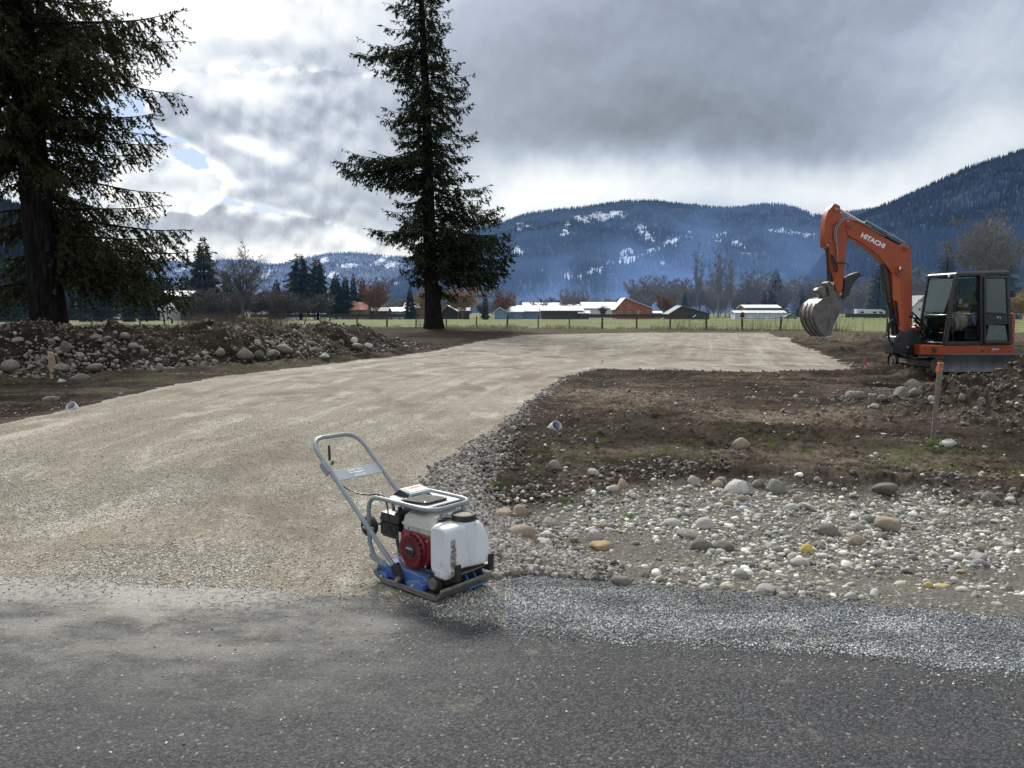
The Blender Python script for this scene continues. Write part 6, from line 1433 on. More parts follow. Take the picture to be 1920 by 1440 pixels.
# handle
HB, HT = Vector((-0.085, 0, 0.085)), Vector((-0.885, 0, 0.715)); hu = (HT - HB).normalized()
def hp(t, y_): q_ = HB + (HT - HB) * t; return (q_.x, y_, q_.z)
YL, YR = -0.208, 0.165
path = [hp(0, YL), hp(0.5, YL), hp(0.96, YL), hp(1.0, YL + 0.004), hp(1.045, YL + 0.022), hp(1.075, YL + 0.055), hp(1.085, YL + 0.10)]
path2 = [(p_[0], YL + YR - p_[1], p_[2]) for p_ in path][::-1]
hd = MB().tube(path + path2, 0.0145, 14).build('handle', C_GREY, pc, angle=60)
Mh = Matrix(((0, hu.x, hu.z * -1 * -1, 0), (1, 0, 0, 0), (0, hu.z, -hu.x, 0), (0, 0, 0, 1)))
Mh = Matrix(((0.0, hu.x, hu.z, 0.0), (1.0, 0.0, 0.0, 0.0), (0.0, hu.z, -hu.x, 0.0), (0, 0, 0, 1)))   # columns: across, up the handle, outward
c_ = Vector(hp(0.762, (YL + YR) / 2)); 
cpn = MB().box((0, 0, 0), (YR - YL - 0.01, 0.088, 0.005)).build('cross_plate', C_LGREY, hd, bevel=0.0015); cpn.matrix_basis = Matrix.Translation(c_) @ Mh
text_mesh('lettering', 'BARTELL', 0.024, Matrix.Translation((-0.010, 0.019, 0.003)), C_WHITE, cpn, 0.0005, 0.0006, width=0.115)
MB().prism([(-0.07, 0.003), (0.055, 0.003), (0.05, -0.004), (0.03, -0.004), (0.015, -0.009), (-0.015, -0.009), (-0.03, -0.004), (-0.066, -0.004)], 0.0025, 0.0035, 'xy').build('logo', C_WHITE, cpn, smooth=False)
text_mesh('lettering', 'BCF2150', 0.022, Matrix.Translation((0.002, -0.028, 0.003)), C_WHITE, cpn, 0.0005, 0.0006)
MB().box((-0.765, YL - 0.016, 0.605), (0.10, 0.016, 0.05), (0, 0.67, 0)).build('throttle_mount', C_GREY, hd, bevel=0.01, seg=3)
lv = MB().box((-0.775, YL + 0.028, 0.700), (0.012, 0.014, 0.10), (0, -0.05, 0)).build('throttle_lever', C_BLACK, hd, bevel=0.003)
MB().box((-0.745, YL + 0.030, 0.640), (0.02, 0.014, 0.035), (0, 0.6, 0)).build('lever_mount', C_STEEL, hd, bevel=0.003)
for y_, s_ in ((YL, -1), (YR, 1)):
    pv = MB().box((-0.098, y_ - 0.004 * s_, 0.085), (0.055, 0.040, 0.105), (0, -0.55, 0)).build('handle_mount', C_RUB, pc, bevel=0.010, seg=3)
    MB().cyl((-0.070, y_ + 0.012 * s_, 0.055), (-0.070, y_ + 0.028 * s_, 0.055), 0.019, 0.017, 20).build('pivot', C_STEEL, pv, bevel=0.002)
    MB().cyl((-0.070, y_ + 0.028 * s_, 0.055), (-0.070, y_ + 0.036 * s_, 0.055), 0.008, 0.007, 6).build('bolt', C_BOLT, pv)
    MB().prism([(-0.125, 0.135), (-0.145, 0.115), (-0.080, 0.045), (-0.060, 0.055)], y_ + 0.008 * s_, y_ + 0.014 * s_, 'xz').build('link', C_GREY, pv, bevel=0.001)
MB().tube([(-0.655, YL + 0.01, 0.525), (-0.60, YL + 0.03, 0.495), (-0.52, -0.165, 0.478), (-0.42, -0.155, 0.480), (-0.35, -0.15, 0.497), (-0.31, -0.150, 0.503), (-0.265, -0.158, 0.497), (-0.225, -0.17, 0.455), (-0.205, -0.175, 0.39), (-0.20, -0.17, 0.32), (-0.185, -0.155, 0.27)], 0.0048, 8).build('throttle_cable', C_CABLE, pc)
MB().tube([(-0.33, -0.150, 0.492), (-0.30, -0.15, 0.470), (-0.26, -0.14, 0.462), (-0.20, -0.13, 0.470)], 0.006, 8).build('cable_clamp', C_CABLE, pc)
# folded transport wheels
for y_ in (-0.115, 0.10):
    wl = MB().cyl((-0.465, y_ - 0.024, 0.270), (-0.465, y_ + 0.024, 0.270), 0.062, seg=30).build('wheel', C_RUB, pc, bevel=0.010, seg=3)
    MB().cyl((-0.465, y_ - 0.028, 0.270), (-0.465, y_ + 0.028, 0.270), 0.024, seg=18).build('rim', C_STEEL, wl, bevel=0.003)
MB().cyl((-0.465, -0.17, 0.27), (-0.465, 0.14, 0.27), 0.009, seg=10).build('axle', C_STEEL, pc)
for y_ in (-0.16, 0.14): MB().cyl((-0.465, y_, 0.27), (-0.37, y_, 0.28), 0.009, seg=10).build('wheel_arm', C_GREY, pc)
# ------------------------------------------------------------------ tracked excavator
EX0 = Vector((11.65, 19.9, 0.0)); ETH = R(8)
ex = empty('excavator', EX0, 0.0); tag(ex, 'orange tracked mini excavator with black cab and bucket hanging from its bent boom', 'excavator')
def E(zx, zy, yl, th=None):
    """bearing read on the enlargement -> point of the vertical plane yl of the slewed upper body"""
    th = ETH if th is None else th
    d = ray(1460 + zx / 4, 360 + zy / 4); c, s = math.cos(th), math.sin(th)
    # local y = -s*(X-x0) + c*(Y-y0) = yl
    t = (yl - s * EX0.x + c * EX0.y) / (-s * d[0] + c * d[1])
    X, Y, Z = d[0] * t - EX0.x, d[1] * t - EX0.y, EYE + d[2] * t
    return (X * c + Y * s, Z)
def EP(l, yl): return [E(a, b, yl) for a, b in l]
X_OR = paint('orange_paint', (0.33, 0.052, 0.006), 0.38, 0.0, 0.10, 0.30, (0.20, 0.14, 0.10), 0.04, 2.5)
X_BK = paint('black_machine_paint', (0.013, 0.014, 0.017), 0.32, 0.0, 0.2, 0.35, (0.09, 0.08, 0.07), 0.05, 3)
X_ST = paint('bucket_steel', (0.15, 0.145, 0.135), 0.5, 0.6, 0.25, 0.65, (0.18, 0.15, 0.115), 0.5, 6)
X_EDGE = paint('worn_bright_steel', (0.42, 0.41, 0.38), 0.35, 0.8, 0.3, 0.3, bump=0.3)
X_CH = paint('chrome_rod', (0.62, 0.63, 0.65), 0.15, 1.0, 0.05)
X_RUB = paint('track_rubber', (0.035, 0.032, 0.030), 0.85, 0.0, 0.3, 0.9, (0.15, 0.12, 0.095), 0.6, 5)
X_MUD = paint('muddy_undercarriage', (0.10, 0.085, 0.07), 0.85, 0.0, 0.4, 0.9, (0.17, 0.135, 0.10), 0.8, 6)
X_SEAT = paint('seat_cloth', (0.022, 0.024, 0.028), 0.9); X_CLOTH = paint('grey_green_jacket', (0.15, 0.15, 0.125), 0.95, 0, 0.15, bump=0.5, scale=8); X_BLC = paint('blue_grey_cloth', (0.09, 0.11, 0.16), 0.95, 0, 0.15)
X_WH = paint('white_sticker', (0.75, 0.75, 0.72), 0.5); X_YE = paint('yellow_sticker', (0.55, 0.42, 0.05), 0.5); X_OB = paint('orange_bag', (0.42, 0.17, 0.06), 0.8)
X_BLADE = paint('blade_steel', (0.085, 0.09, 0.10), 0.5, 0.5, 0.3, 0.5, (0.17, 0.14, 0.11), 0.4, 3)
X_LAMP = paint('lamp_lens', (0.85, 0.86, 0.84), 0.1, 0.2, 0.05)
gm, n, b = material('cab_glass'); 
g1 = n.new('ShaderNodeBsdfGlossy'); g1.inputs['Roughness'].default_value = 0.03; g1.inputs['Color'].default_value = (0.9, 0.95, 0.95, 1)
g2 = n.new('ShaderNodeBsdfTransparent'); g2.inputs[0].default_value = (0.42, 0.50, 0.47, 1)
fz = n.new('ShaderNodeLayerWeight'); fz.inputs[0].default_value = 0.35
mx = n.new('ShaderNodeMixShader'); n.put(mx.inputs[0], n.add(0.05, n.mul(fz.outputs[0], 0.22))); n.l.new(g2.outputs[0], mx.inputs[1]); n.l.new(g1.outputs[0], mx.inputs[2])
n.l.new(mx.outputs[0], gm.node_tree.nodes['Material Output'].inputs[0]); X_GL = gm
up = lambda name, mat, mb, parent=None, **k: mb.build(name, mat, parent or ex, **k)
UP = []                                 # parts of the slewing upper body are turned together at the end
def U(name, mat, mb, **k):
    o = mb.build(name, mat, ex, **k); UP.append(o); return o
YC = -0.14                              # centre plane of boom and arm
# boom: box section, two bends
bo = [(905, 1035), (855, 780), (850, 610), (790, 530), (740, 470), (620, 385), (525, 330), (505, 290), (505, 235), (530, 213), (575, 208), (650, 245), (800, 345), (900, 398), (940, 392), (968, 405), (992, 450), (1000, 620), (1003, 800), (1003, 1010), (960, 1045)]
boom = U('boom', X_OR, MB().prism(EP(bo, YC - 0.13), YC - 0.13, YC + 0.13, 'xz'), bevel=0.018, seg=2)
# welded side rib and foot gusset
foot = EP([(905, 1035), (855, 790), (858, 640), (905, 655), (945, 1050)], YC - 0.133); MB().prism(foot, YC - 0.136, YC - 0.131, 'xz').build('side_plate', paint('plate_orange', (0.42, 0.085, 0.012), 0.35, 0, 0.05), boom, bevel=0.003)  # side plate in a slightly lighter orange than the boom
for zx, zy, r_ in ((905, 600, 0.10), (535, 247, 0.085), (950, 420, 0.06)):
    x_, z_ = E(zx, zy, YC - 0.14); bs = MB().cyl((x_, YC - 0.155, z_), (x_, YC + 0.155, z_), r_, seg=20).build('pin_boss', X_OR, boom, bevel=0.008); MB().cyl((x_, YC - 0.17, z_), (x_, YC + 0.17, z_), r_ * 0.35, seg=12).build('pin', X_ST, bs)
ear = EP([(900, 400), (935, 388), (970, 400), (992, 435), (1000, 470), (960, 450)], YC - 0.07)
for y_ in (YC - 0.09, YC + 0.07): MB().prism(ear, y_, y_ + 0.025, 'xz').build('cylinder_ear', X_OR, boom, bevel=0.004)
RX90 = Matrix.Rotation(R(90), 4, 'X')
hx, hzz = E(708, 366, YC - 0.135); ax_, az_ = E(620, 322, YC - 0.13); bx_, bz_ = E(790, 408, YC - 0.13); an = math.atan2(az_ - bz_, bx_ - ax_)
text_mesh('lettering', 'HITACHI', 0.165, Matrix.Translation((hx, YC - 0.1335, hzz)) @ Matrix.Rotation(an, 4, 'Y') @ RX90, C_WHITE, boom, 0.002, 0.006, width=math.hypot(bx_ - ax_, bz_ - az_) * 1.02)
lx_, lz_ = E(912, 572, YC - 0.16)
wlp = MB().cyl((lx_ + 0.03, YC - 0.16, lz_), (lx_ - 0.05, YC - 0.22, lz_ - 0.01), 0.055, 0.06, 16).build('work_lamp', X_OR, boom, bevel=0.006); MB().sph((lx_ - 0.05, YC - 0.222, lz_ - 0.01), 0.05, 14, (0.5, 0.7, 1)).build('lens', X_LAMP, wlp)
# arm
ar = [(412, 92), (432, 86), (450, 98), (465, 148), (482, 185), (520, 212), (524, 260), (515, 340), (500, 520), (476, 772), (460, 785), (440, 770), (415, 680), (392, 560), (380, 425), (350, 408), (343, 385), (350, 215), (372, 140)]
arm = U('arm', X_OR, MB().prism(EP(ar, YC - 0.11), YC - 0.11, YC + 0.11, 'xz'), bevel=0.014, seg=2)
for zx, zy, r_ in ((430, 128, 0.07), (535, 247, 0.06), (460, 765, 0.06), (365, 398, 0.05), (385, 372, 0.03)):
    x_, z_ = E(zx, zy, YC - 0.12); MB().cyl((x_, YC - 0.135, z_), (x_, YC + 0.135, z_), r_, seg=18).build('pin_boss', X_OR, arm, bevel=0.006)
    MB().cyl((x_, YC - 0.145, z_), (x_, YC + 0.145, z_), r_ * 0.4, seg=12).build('pin', X_EDGE, arm)
mb = MB().box((*E(437, 628, 0)[:1], YC - 0.112, E(437, 628, YC)[1]), (0.10, 0.006, 0.10)); mb.build('decal', X_OR, arm)
# arm cylinder along the boom back
def rodcyl(name, a, bb, rb, rr, split=0.5, y_=YC, par=None, dy=0.0):
    A_ = Vector((E(*a, y_)[0], y_, E(*a, y_)[1])); B_ = Vector((E(*bb, y_)[0], y_ + dy, E(*bb, y_)[1])); M_ = A_.lerp(B_, split)
    c0 = U(name, X_BK, MB().cyl(A_, M_, rb, seg=18), bevel=0.008)
    MB().cyl(M_, B_, rr, seg=14).build('rod', X_CH, c0); MB().cyl(M_ - (M_ - A_).normalized() * 0.06, M_ + (B_ - M_).normalized() * 0.015, rb * 1.15, seg=18).build('gland', X_BK, c0)
    MB().cyl((A_.x, A_.y - 0.06, A_.z), (A_.x, A_.y + 0.06, A_.z), rb * 1.1, seg=14).build('eye', X_BK, c0); MB().cyl((B_.x, B_.y - 0.06, B_.z), (B_.x, B_.y + 0.06, B_.z), rb * 1.0, seg=14).build('eye', X_BK, c0)
    return c0
rodcyl('arm_cylinder', (965, 430), (435, 118), 0.058, 0.032, 0.62)
MB().tube([(*E(940, 385, YC)[:1], YC - 0.05, E(940, 385, YC)[1]), (E(650, 218, YC)[0], YC - 0.05, E(650, 218, YC)[1])], 0.016, 8).build('oil_pipe', X_CH, boom)
rodcyl('bucket_cylinder', (372, 425), (385, 705), 0.060, 0.034, 0.86)
rodcyl('boom_cylinder', (878, 1150), (803, 548), 0.075, 0.038, 0.54, YC - 0.0)
U('rod_guard', X_BK, MB().prism(EP([(784, 540), (812, 538), (836, 700), (852, 830), (822, 840), (800, 690)], YC - 0.09), YC - 0.09, YC + 0.09, 'xz'), bevel=0.02, seg=2)
# steel hose lines on boom and arm
def hose(pts, r_, name='hose', mat=C_CABLE, yo=-0.16, par=None):
    P_ = [Vector((E(a, b_, YC + yo)[0], YC + yo, E(a, b_, YC + yo)[1])) for a, b_ in pts]
    # smooth
    Q_ = []
    for i in range(len(P_) - 1):
        p0 = P_[max(i - 1, 0)]; p1 = P_[i]; p2 = P_[i + 1]; p3 = P_[min(i + 2, len(P_) - 1)]
        for k in range(5):
            t = k / 5; Q_.append(0.5 * ((2 * p1) + (p2 - p0) * t + (2 * p0 - 5 * p1 + 4 * p2 - p3) * t * t + (3 * p1 - p0 - 3 * p2 + p3) * t ** 3))
    Q_.append(P_[-1]); return U(name, mat, MB().tube(Q_, r_, 8))
X_PIPE = paint('grey_pipe', (0.24, 0.23, 0.22), 0.45, 0.3)
hose([(690, 262), (600, 222), (520, 200), (470, 222), (437, 275), (430, 340), (440, 430), (442, 520)], 0.017, 'hydraulic_pipe', X_PIPE)
hose([(800, 335), (640, 240), (560, 206), (500, 196), (455, 218), (425, 270), (420, 330), (428, 380)], 0.012, 'hydraulic_pipe', X_PIPE)
hose([(400, 245), (440, 232), (480, 210)], 0.010, 'hydraulic_pipe', X_BK)
hose([(440, 535), (485, 530), (515, 540), (522, 560), (508, 585)], 0.012)
hose([(398, 470), (420, 520), (440, 560), (438, 600)], 0.022)
hose([(390, 480), (408, 540), (425, 600)], 0.016)
for pts in ([(880, 1150), (830, 1110), (822, 1030), (835, 970), (880, 990)], [(890, 1170), (838, 1130), (828, 1040), (850, 960), (900, 1000)], [(870, 940), (880, 830), (870, 822)], [(985, 930), (1030, 960), (1065, 1000), (1050, 1050)], [(1000, 900), (1060, 960), (1090, 1010), (1080, 1060)], [(885, 820), (892, 900), (900, 990)]): hose(pts, 0.020)
# linkage
ln = [(283, 740), (302, 715), (352, 708), (368, 770), (340, 796), (322, 785)]
U('bucket_link', X_ST, MB().prism(EP(ln, YC - 0.10), YC - 0.10, YC + 0.10, 'xz'), bevel=0.02, seg=2)
U('tipping_lever', X_ST, MB().prism(EP([(360, 680), (385, 668), (415, 690), (420, 740), (470, 790), (455, 800), (380, 790), (375, 730)], YC - 0.14), YC - 0.14, YC + 0.14, 'xz'), bevel=0.015)
x_, z_ = E(378, 690, YC); U('link_pin', X_EDGE, MB().cyl((x_, YC - 0.18, z_), (x_, YC + 0.18, z_), 0.045, seg=16), bevel=0.008)
# bucket: curved shell, side plates, wear straps, teeth
BY0, BY1 = YC - 0.32, YC + 0.32
back = [(330, 800), (285, 835), (262, 880), (256, 930), (272, 990), (305, 1045), (345, 1085)]
mouth = [(395, 1075), (405, 1020), (440, 940), (484, 860), (470, 815), (430, 790), (380, 785)]
outer = EP(back, BY0); mth = EP(mouth, BY0); cen = (sum(p_[0] for p_ in outer + mth) / 14, sum(p_[1] for p_ in outer + mth) / 14)
inner = [(p_[0] + (cen[0] - p_[0]) * 0.07, p_[1] + (cen[1] - p_[1]) * 0.07) for p_ in outer]
bk = U('bucket', X_ST, MB().prism(outer + inner[::-1], BY0, BY1, 'xz'), bevel=0.004)
side = outer + mth
for y_ in (BY0 - 0.012, BY1 - 0.012): MB().prism(side, y_, y_ + 0.024, 'xz').build('side_plate', X_ST, bk, bevel=0.004)
MB().prism(EP([(330, 800), (380, 785), (430, 790), (470, 815), (400, 860), (330, 850)], BY0), BY0 + 0.02, BY1 - 0.02, 'xz').build('top_plate', X_ST, bk, bevel=0.006)
MB().prism(EP([(345, 1060), (395, 1060), (398, 1088), (350, 1098)], BY0), BY0, BY1, 'xz').build('cutting_edge', X_EDGE, bk, bevel=0.004)
out2 = [(p_[0] + (p_[0] - cen[0]) * 0.035, p_[1] + (p_[1] - cen[1]) * 0.035) for p_ in outer]
for k in range(4):
    y_ = BY0 + 0.02 + k * (BY1 - BY0 - 0.04) / 3; MB().prism(out2[1:] + outer[1:][::-1], y_ - 0.018, y_ + 0.018, 'xz').build('wear_strap', X_MUD, bk, bevel=0.003)
MB().prism(EP([(400, 868), (440, 872), (400, 1000), (372, 1060), (355, 1060)], BY0), BY0 - 0.030, BY0 - 0.010, 'xz').build('side_cutter', X_ST, bk, bevel=0.004)
for k in range(5):
    y_ = BY0 + 0.04 + k * (BY1 - BY0 - 0.08) / 4; a_ = E(372, 1075, BY0); t_ = (a_[0] + 0.07, a_[1] - 0.20)
    MB().loft([[(a_[0] - 0.05, y_ - 0.032, a_[1]), (a_[0] + 0.05, y_ - 0.032, a_[1] + 0.01), (a_[0] + 0.05, y_ + 0.032, a_[1] + 0.01), (a_[0] - 0.05, y_ + 0.032, a_[1])], [(t_[0] - 0.015, y_ - 0.018, t_[1]), (t_[0] + 0.01, y_ - 0.018, t_[1] + 0.01), (t_[0] + 0.01, y_ + 0.018, t_[1] + 0.01), (t_[0] - 0.015, y_ + 0.018, t_[1])]]).build('tooth', X_EDGE, bk, bevel=0.004)
# thumb with its serrated edge
th_o = [(478, 812), (498, 800), (520, 775), (540, 720), (556, 680), (578, 650), (612, 622), (618, 608), (590, 604), (550, 618), (512, 632), (500, 660), (494, 720), (480, 790)]
tm = U('thumb', X_BK, MB().prism(EP(th_o, YC - 0.11), YC - 0.11, YC - 0.07, 'xz'), bevel=0.004)
MB().prism(EP(th_o, YC - 0.11), YC + 0.09, YC + 0.13, 'xz').build('side_plate', X_BK, tm, bevel=0.004)
MB().prism(EP([(500, 640), (550, 612), (590, 600), (590, 608), (552, 625), (505, 660)], YC), YC - 0.10, YC + 0.12, 'xz').build('back_plate', X_ST, tm, bevel=0.004)
for i in range(10):
    t = i / 9; q0 = [(525, 770), (540, 725), (556, 684), (580, 652), (612, 624)]; f_ = t * 3.99; i0 = int(f_); a_ = [q0[i0][k] + (q0[i0 + 1][k] - q0[i0][k]) * (f_ - i0) for k in (0, 1)]
    for y_ in (YC - 0.11, YC + 0.09): MB().prism(EP([(a_[0] - 4, a_[1] + 8), (a_[0] + 9, a_[1] + 8), (a_[0] + 5, a_[1] - 6), (a_[0] - 3, a_[1] - 8)], y_), y_, y_ + 0.04, 'xz').build('serration', X_BK, tm, smooth=False)
# swing bracket and front of the frame
U('swing_bracket', X_BK, MB().prism(EP([(862, 1215), (866, 1130), (880, 1085), (905, 1070), (915, 1035), (950, 1045), (1000, 1015), (1030, 1025), (1062, 1075), (1078, 1130), (1090, 1215)], YC - 0.2), YC - 0.2, YC + 0.2, 'xz'), bevel=0.03, seg=3)
for pts in ([(1010, 960), (1060, 1000), (1095, 1060), (1100, 1130)], [(1015, 990), (1050, 1030), (1075, 1085), (1082, 1150)], [(1020, 940), (1075, 975), (1110, 1040), (1118, 1100)]): hose(pts, 0.024, yo=-0.05)
for zx, zy, r_ in ((965, 1165, 0.05), (905, 1170, 0.035), (1040, 1110, 0.04)):
    x_, z_ = E(zx, zy, YC - 0.2); U('bolt', X_EDGE if zx == 965 else X_BK, MB().cyl((x_, YC - 0.225, z_), (x_, YC - 0.19, z_), r_ * 0.6, seg=8), bevel=0.004)
U('valve_block', X_BK, MB().box((E(1110, 1150, YC)[0], 0.1, 0.80), (0.4, 0.5, 0.35)), bevel=0.03)
U('swing_post', X_BK, MB().cyl((E(1000, 1100, YC)[0], YC, 0.42), (E(1000, 1100, YC)[0], YC, 1.15), 0.17, seg=20), bevel=0.02)
# upper body: skirt, counterweight, engine hood
Y0, Y1 = -0.98, 0.98
sk = [(E(1130, 1150, Y0)[0], -0.62), (E(1238, 1150, Y0)[0], Y0), (E(1785, 1150, Y0)[0] - 0.08, Y0), (E(1785, 1150, Y0)[0] + 0.05, Y0 + 0.25), (E(1785, 1150, Y0)[0] + 0.22, 0), (E(1785, 1150, Y0)[0] + 0.05, Y1 - 0.25), (E(1785, 1150, Y0)[0] - 0.08, Y1), (-0.72, Y1), (-1.05, 0.62)]
body = U('upper_body', X_OR, MB().prism(sk, 0.51, 0.765, 'xy'), bevel=0.025, seg=3)
MB().prism([(p_[0] * 0.97, p_[1] * 0.97) for p_ in sk], 0.46, 0.512, 'xy').build('belly_plate', X_BK, body)
xr = E(1740, 1150, Y0)[0]
cwp = [(xr + 0.01, Y0 + 0.01), (E(1785, 1150, Y0)[0] - 0.02, Y0 + 0.05), (E(1785, 1150, Y0)[0] + 0.06, Y0 + 0.30), (E(1785, 1150, Y0)[0] + 0.22, 0), (E(1785, 1150, Y0)[0] + 0.06, Y1 - 0.30), (E(1785, 1150, Y0)[0] - 0.02, Y1 - 0.05), (xr + 0.01, Y1 - 0.01)]
cwo = U('counterweight', X_OR, MB().prism(cwp, 0.768, E(1760, 905, Y0)[1], 'xy'), bevel=0.06, seg=4)
for zz in (0.95, 1.15, 1.35): MB().box((xr + 0.10, Y0 + 0.0, zz), (0.16, 0.012, 0.012)).build('groove', X_BK, cwo)
U('engine_hood', X_OR, MB().box(((-0.3 + xr) / 2 + 0.25, 0.56, 1.15), (xr + 0.05, 0.80, 0.76)), bevel=0.05, seg=3)
U('front_cover', X_OR, MB().box((-0.55, 0.55, 1.0), (0.6, 0.7, 0.45)), bevel=0.05, seg=3)
x_, z_ = E(1625, 1180, Y0); text_mesh('lettering', 'ZAXIS', 0.07, Matrix.Translation((x_, Y0 - 0.003, z_)) @ RX90, C_WHITE, body, 0.001, width=0.2)
x_, z_ = E(1528, 1192, Y0); MB().cyl((x_, Y0 - 0.006, z_), (x_, Y0 + 0.01, z_), 0.035, seg=16).build('fuel_port', X_BK, body)
MB().box((E(1577, 1190, Y0)[0], Y0 - 0.001, 0.64), (0.008, 0.006, 0.24)).build('panel_gap', X_BK, body); MB().box((E(1690, 1165, Y0)[0], Y0 - 0.001, 0.70), (0.5, 0.006, 0.006)).build('panel_gap', X_BK, body)
for i in range(3): MB().box((E(1190, 1180, Y0)[0], -0.86, 0.60 + i * 0.045), (0.11, 0.02, 0.02), (0, 0, -0.8)).build('vent_slot', X_BK, body)
# cab
NF, FF = -0.95, 0.05
def c3(zx, zy, y_): x_, z_ = E(zx, zy, y_); return Vector((x_, y_, z_))
nb, nt_ = c3(1245, 1138, NF), c3(1332, 622, NF); rb_, rt = c3(1728, 1130, NF), c3(1716, 610, NF); mb0, mt0 = c3(1518, 1130, NF), c3(1518, 620, NF)
dxy = Vector((0, FF - NF, 0)); fb, ftp = nb + dxy, nt_ + dxy; rfb, rft = rb_ + dxy, rt + dxy
# pillars are one welded frame
def beam(mb, a, b_, w_, d_):
    v = (b_ - a); L_ = v.length; q_ = Vector((0, 0, 1)).rotation_difference(v.normalized()); k = bmesh.ops.create_cube(mb.bm, size=1.0)
    M_ = Matrix.Translation((a + b_) / 2) @ q_.to_matrix().to_4x4() @ Matrix.Diagonal((w_, d_, L_ + w_ * 0.6, 1)); mb._xf(k['verts'], M_)
mb = MB()
for a, b_, w_ in ((nb, nt_, 0.10), (fb, ftp, 0.07), (rb_, rt, 0.09), (rfb, rft, 0.09), (nb, rb_, 0.10), (fb, rfb, 0.08), (nb, fb, 0.08), (nt_, rt, 0.09), (ftp, rft, 0.08), (nt_, ftp, 0.08), (rt, rft, 0.08), (mb0, mt0, 0.13), (mb0 + dxy, mt0 + dxy, 0.05), (nb.lerp(nt_, 0.42), fb.lerp(ftp, 0.42), 0.035)): beam(mb, a, b_, w_, w_ * 0.9)
cab = U('cab', X_BK, mb, bevel=0.018, seg=2)
rf = MB().loft([[(nt_.x - 0.02, NF - 0.02, nt_.z + 0.01), (rt.x + 0.05, NF - 0.02, rt.z + 0.01), (rft.x + 0.05, FF + 0.04, rt.z + 0.01), (ftp.x - 0.06, FF + 0.04, nt_.z + 0.01)], [(nt_.x + 0.03, NF + 0.01, nt_.z + 0.075), (rt.x + 0.03, NF + 0.01, rt.z + 0.075), (rft.x + 0.03, FF + 0.02, rt.z + 0.075), (ftp.x + 0.02, FF + 0.02, nt_.z + 0.075)]]).build('roof', X_BK, cab, bevel=0.02, seg=3)
MB().box(((nb.x + rb_.x) / 2, (NF + FF) / 2, nb.z - 0.02), (rb_.x - nb.x, FF - NF - 0.02, 0.05)).build('floor', X_BK, cab)
MB().box(((nb.x + rb_.x) / 2 + 0.1, FF - 0.0, nb.z + 0.34), (rb_.x - nb.x - 0.3, 0.03, 0.62)).build('side_panel', X_BK, cab)
MB().box((rb_.x + 0.0, (NF + FF) / 2, nb.z + 0.42), (0.03, FF - NF - 0.1, 0.74)).build('rear_panel', X_BK, cab)
g_ = 0.03
def pane(name, p, par, th=0.006):
    m_ = MB(); n_ = (p[1] - p[0]).cross(p[2] - p[0]).normalized() * th
    m_.loft([[tuple(q_) for q_ in p], [tuple(q_ + n_) for q_ in p]]); return m_.build(name, X_GL, par, smooth=False)
li = Vector((0, 0.05, 0))
pane('windshield', [nb.lerp(nt_, 0.46) + li, nb.lerp(nt_, 0.95) + li, fb.lerp(ftp, 0.95) - li, fb.lerp(ftp, 0.46) - li], cab)
pane('windshield', [nb.lerp(nt_, 0.06) + li, nb.lerp(nt_, 0.40) + li, fb.lerp(ftp, 0.40) - li, fb.lerp(ftp, 0.06) - li], cab)
pane('side_window', [fb + Vector((0.15, 0, 0.62)), ftp + Vector((0.04, 0, -0.06)), rft + Vector((-0.06, 0, -0.06)), rfb + Vector((-0.06, 0, 0.62))], cab)
pane('rear_window', [rb_ + Vector((0, 0.08, 0.8)), rt + Vector((0, 0.08, -0.06)), rft + Vector((0, -0.08, -0.06)), rfb + Vector((0, -0.08, 0.8))], cab)
# door, hooked open against the cab side
DY = NF - 0.07
mb = MB(); dd = lambda zx, zy: Vector((E(zx, zy, DY)[0], DY, E(zx, zy, DY)[1]))
d1, d2, d3, d4 = dd(1545, 1128), dd(1545, 640), dd(1712, 640), dd(1728, 1128); m1, m2 = dd(1545, 905), dd(1722, 915)
for a, b_, w_ in ((d1, d2, 0.07), (d2, d3, 0.06), (d3, d4, 0.06), (d4, d1, 0.07), (m1, m2, 0.05)): beam(mb, a, b_, w_, 0.05)
door = U('door', X_BK, mb, bevel=0.015)
MB().prism([(m1.x, m1.z), (m2.x, m2.z), (dd(1724, 990).x, dd(1724, 990).z), (dd(1545, 1000).x, dd(1545, 1000).z)], DY - 0.012, DY + 0.012, 'xz').build('door_panel', X_BK, door)
pane('door_glass', [m1 + Vector((0.03, 0, 0.02)), d2 + Vector((0.03, 0, -0.03)), d3 + Vector((-0.03, 0, -0.03)), m2 + Vector((-0.03, 0, 0.02))], door)
pane('door_glass', [d1 + Vector((0.03, 0, 0.05)), dd(1575, 1000), dd(1700, 1000), d4 + Vector((-0.03, 0, 0.05))], door)
x_, z_ = E(1645, 942, DY); MB().box((x_ - 0.03, DY - 0.02, z_), (0.022, 0.02, 0.06), (0, -0.25, 0)).build('handle', X_CH, door, bevel=0.004); MB().box((x_ + 0.035, DY - 0.02, z_), (0.018, 0.02, 0.06), (0, -0.25, 0)).build('handle', X_CH, door, bevel=0.004)
U('grab_rail', X_BK, MB().tube([c3(1300, 1060, NF - 0.05), c3(1322, 900, NF - 0.06), c3(1338, 700, NF - 0.05)], 0.014, 8))
U('mirror', X_BK, MB().box((*E(1758, 760, -0.6)[:1], -0.6, E(1758, 760, -0.6)[1]), (0.12, 0.05, 0.20)), bevel=0.015); U('mirror_arm', X_BK, MB().tube([tuple(rt + Vector((0, 0.3, -0.35))), (E(1758, 760, -0.6)[0], -0.6, E(1758, 745, -0.6)[1])], 0.012, 6))
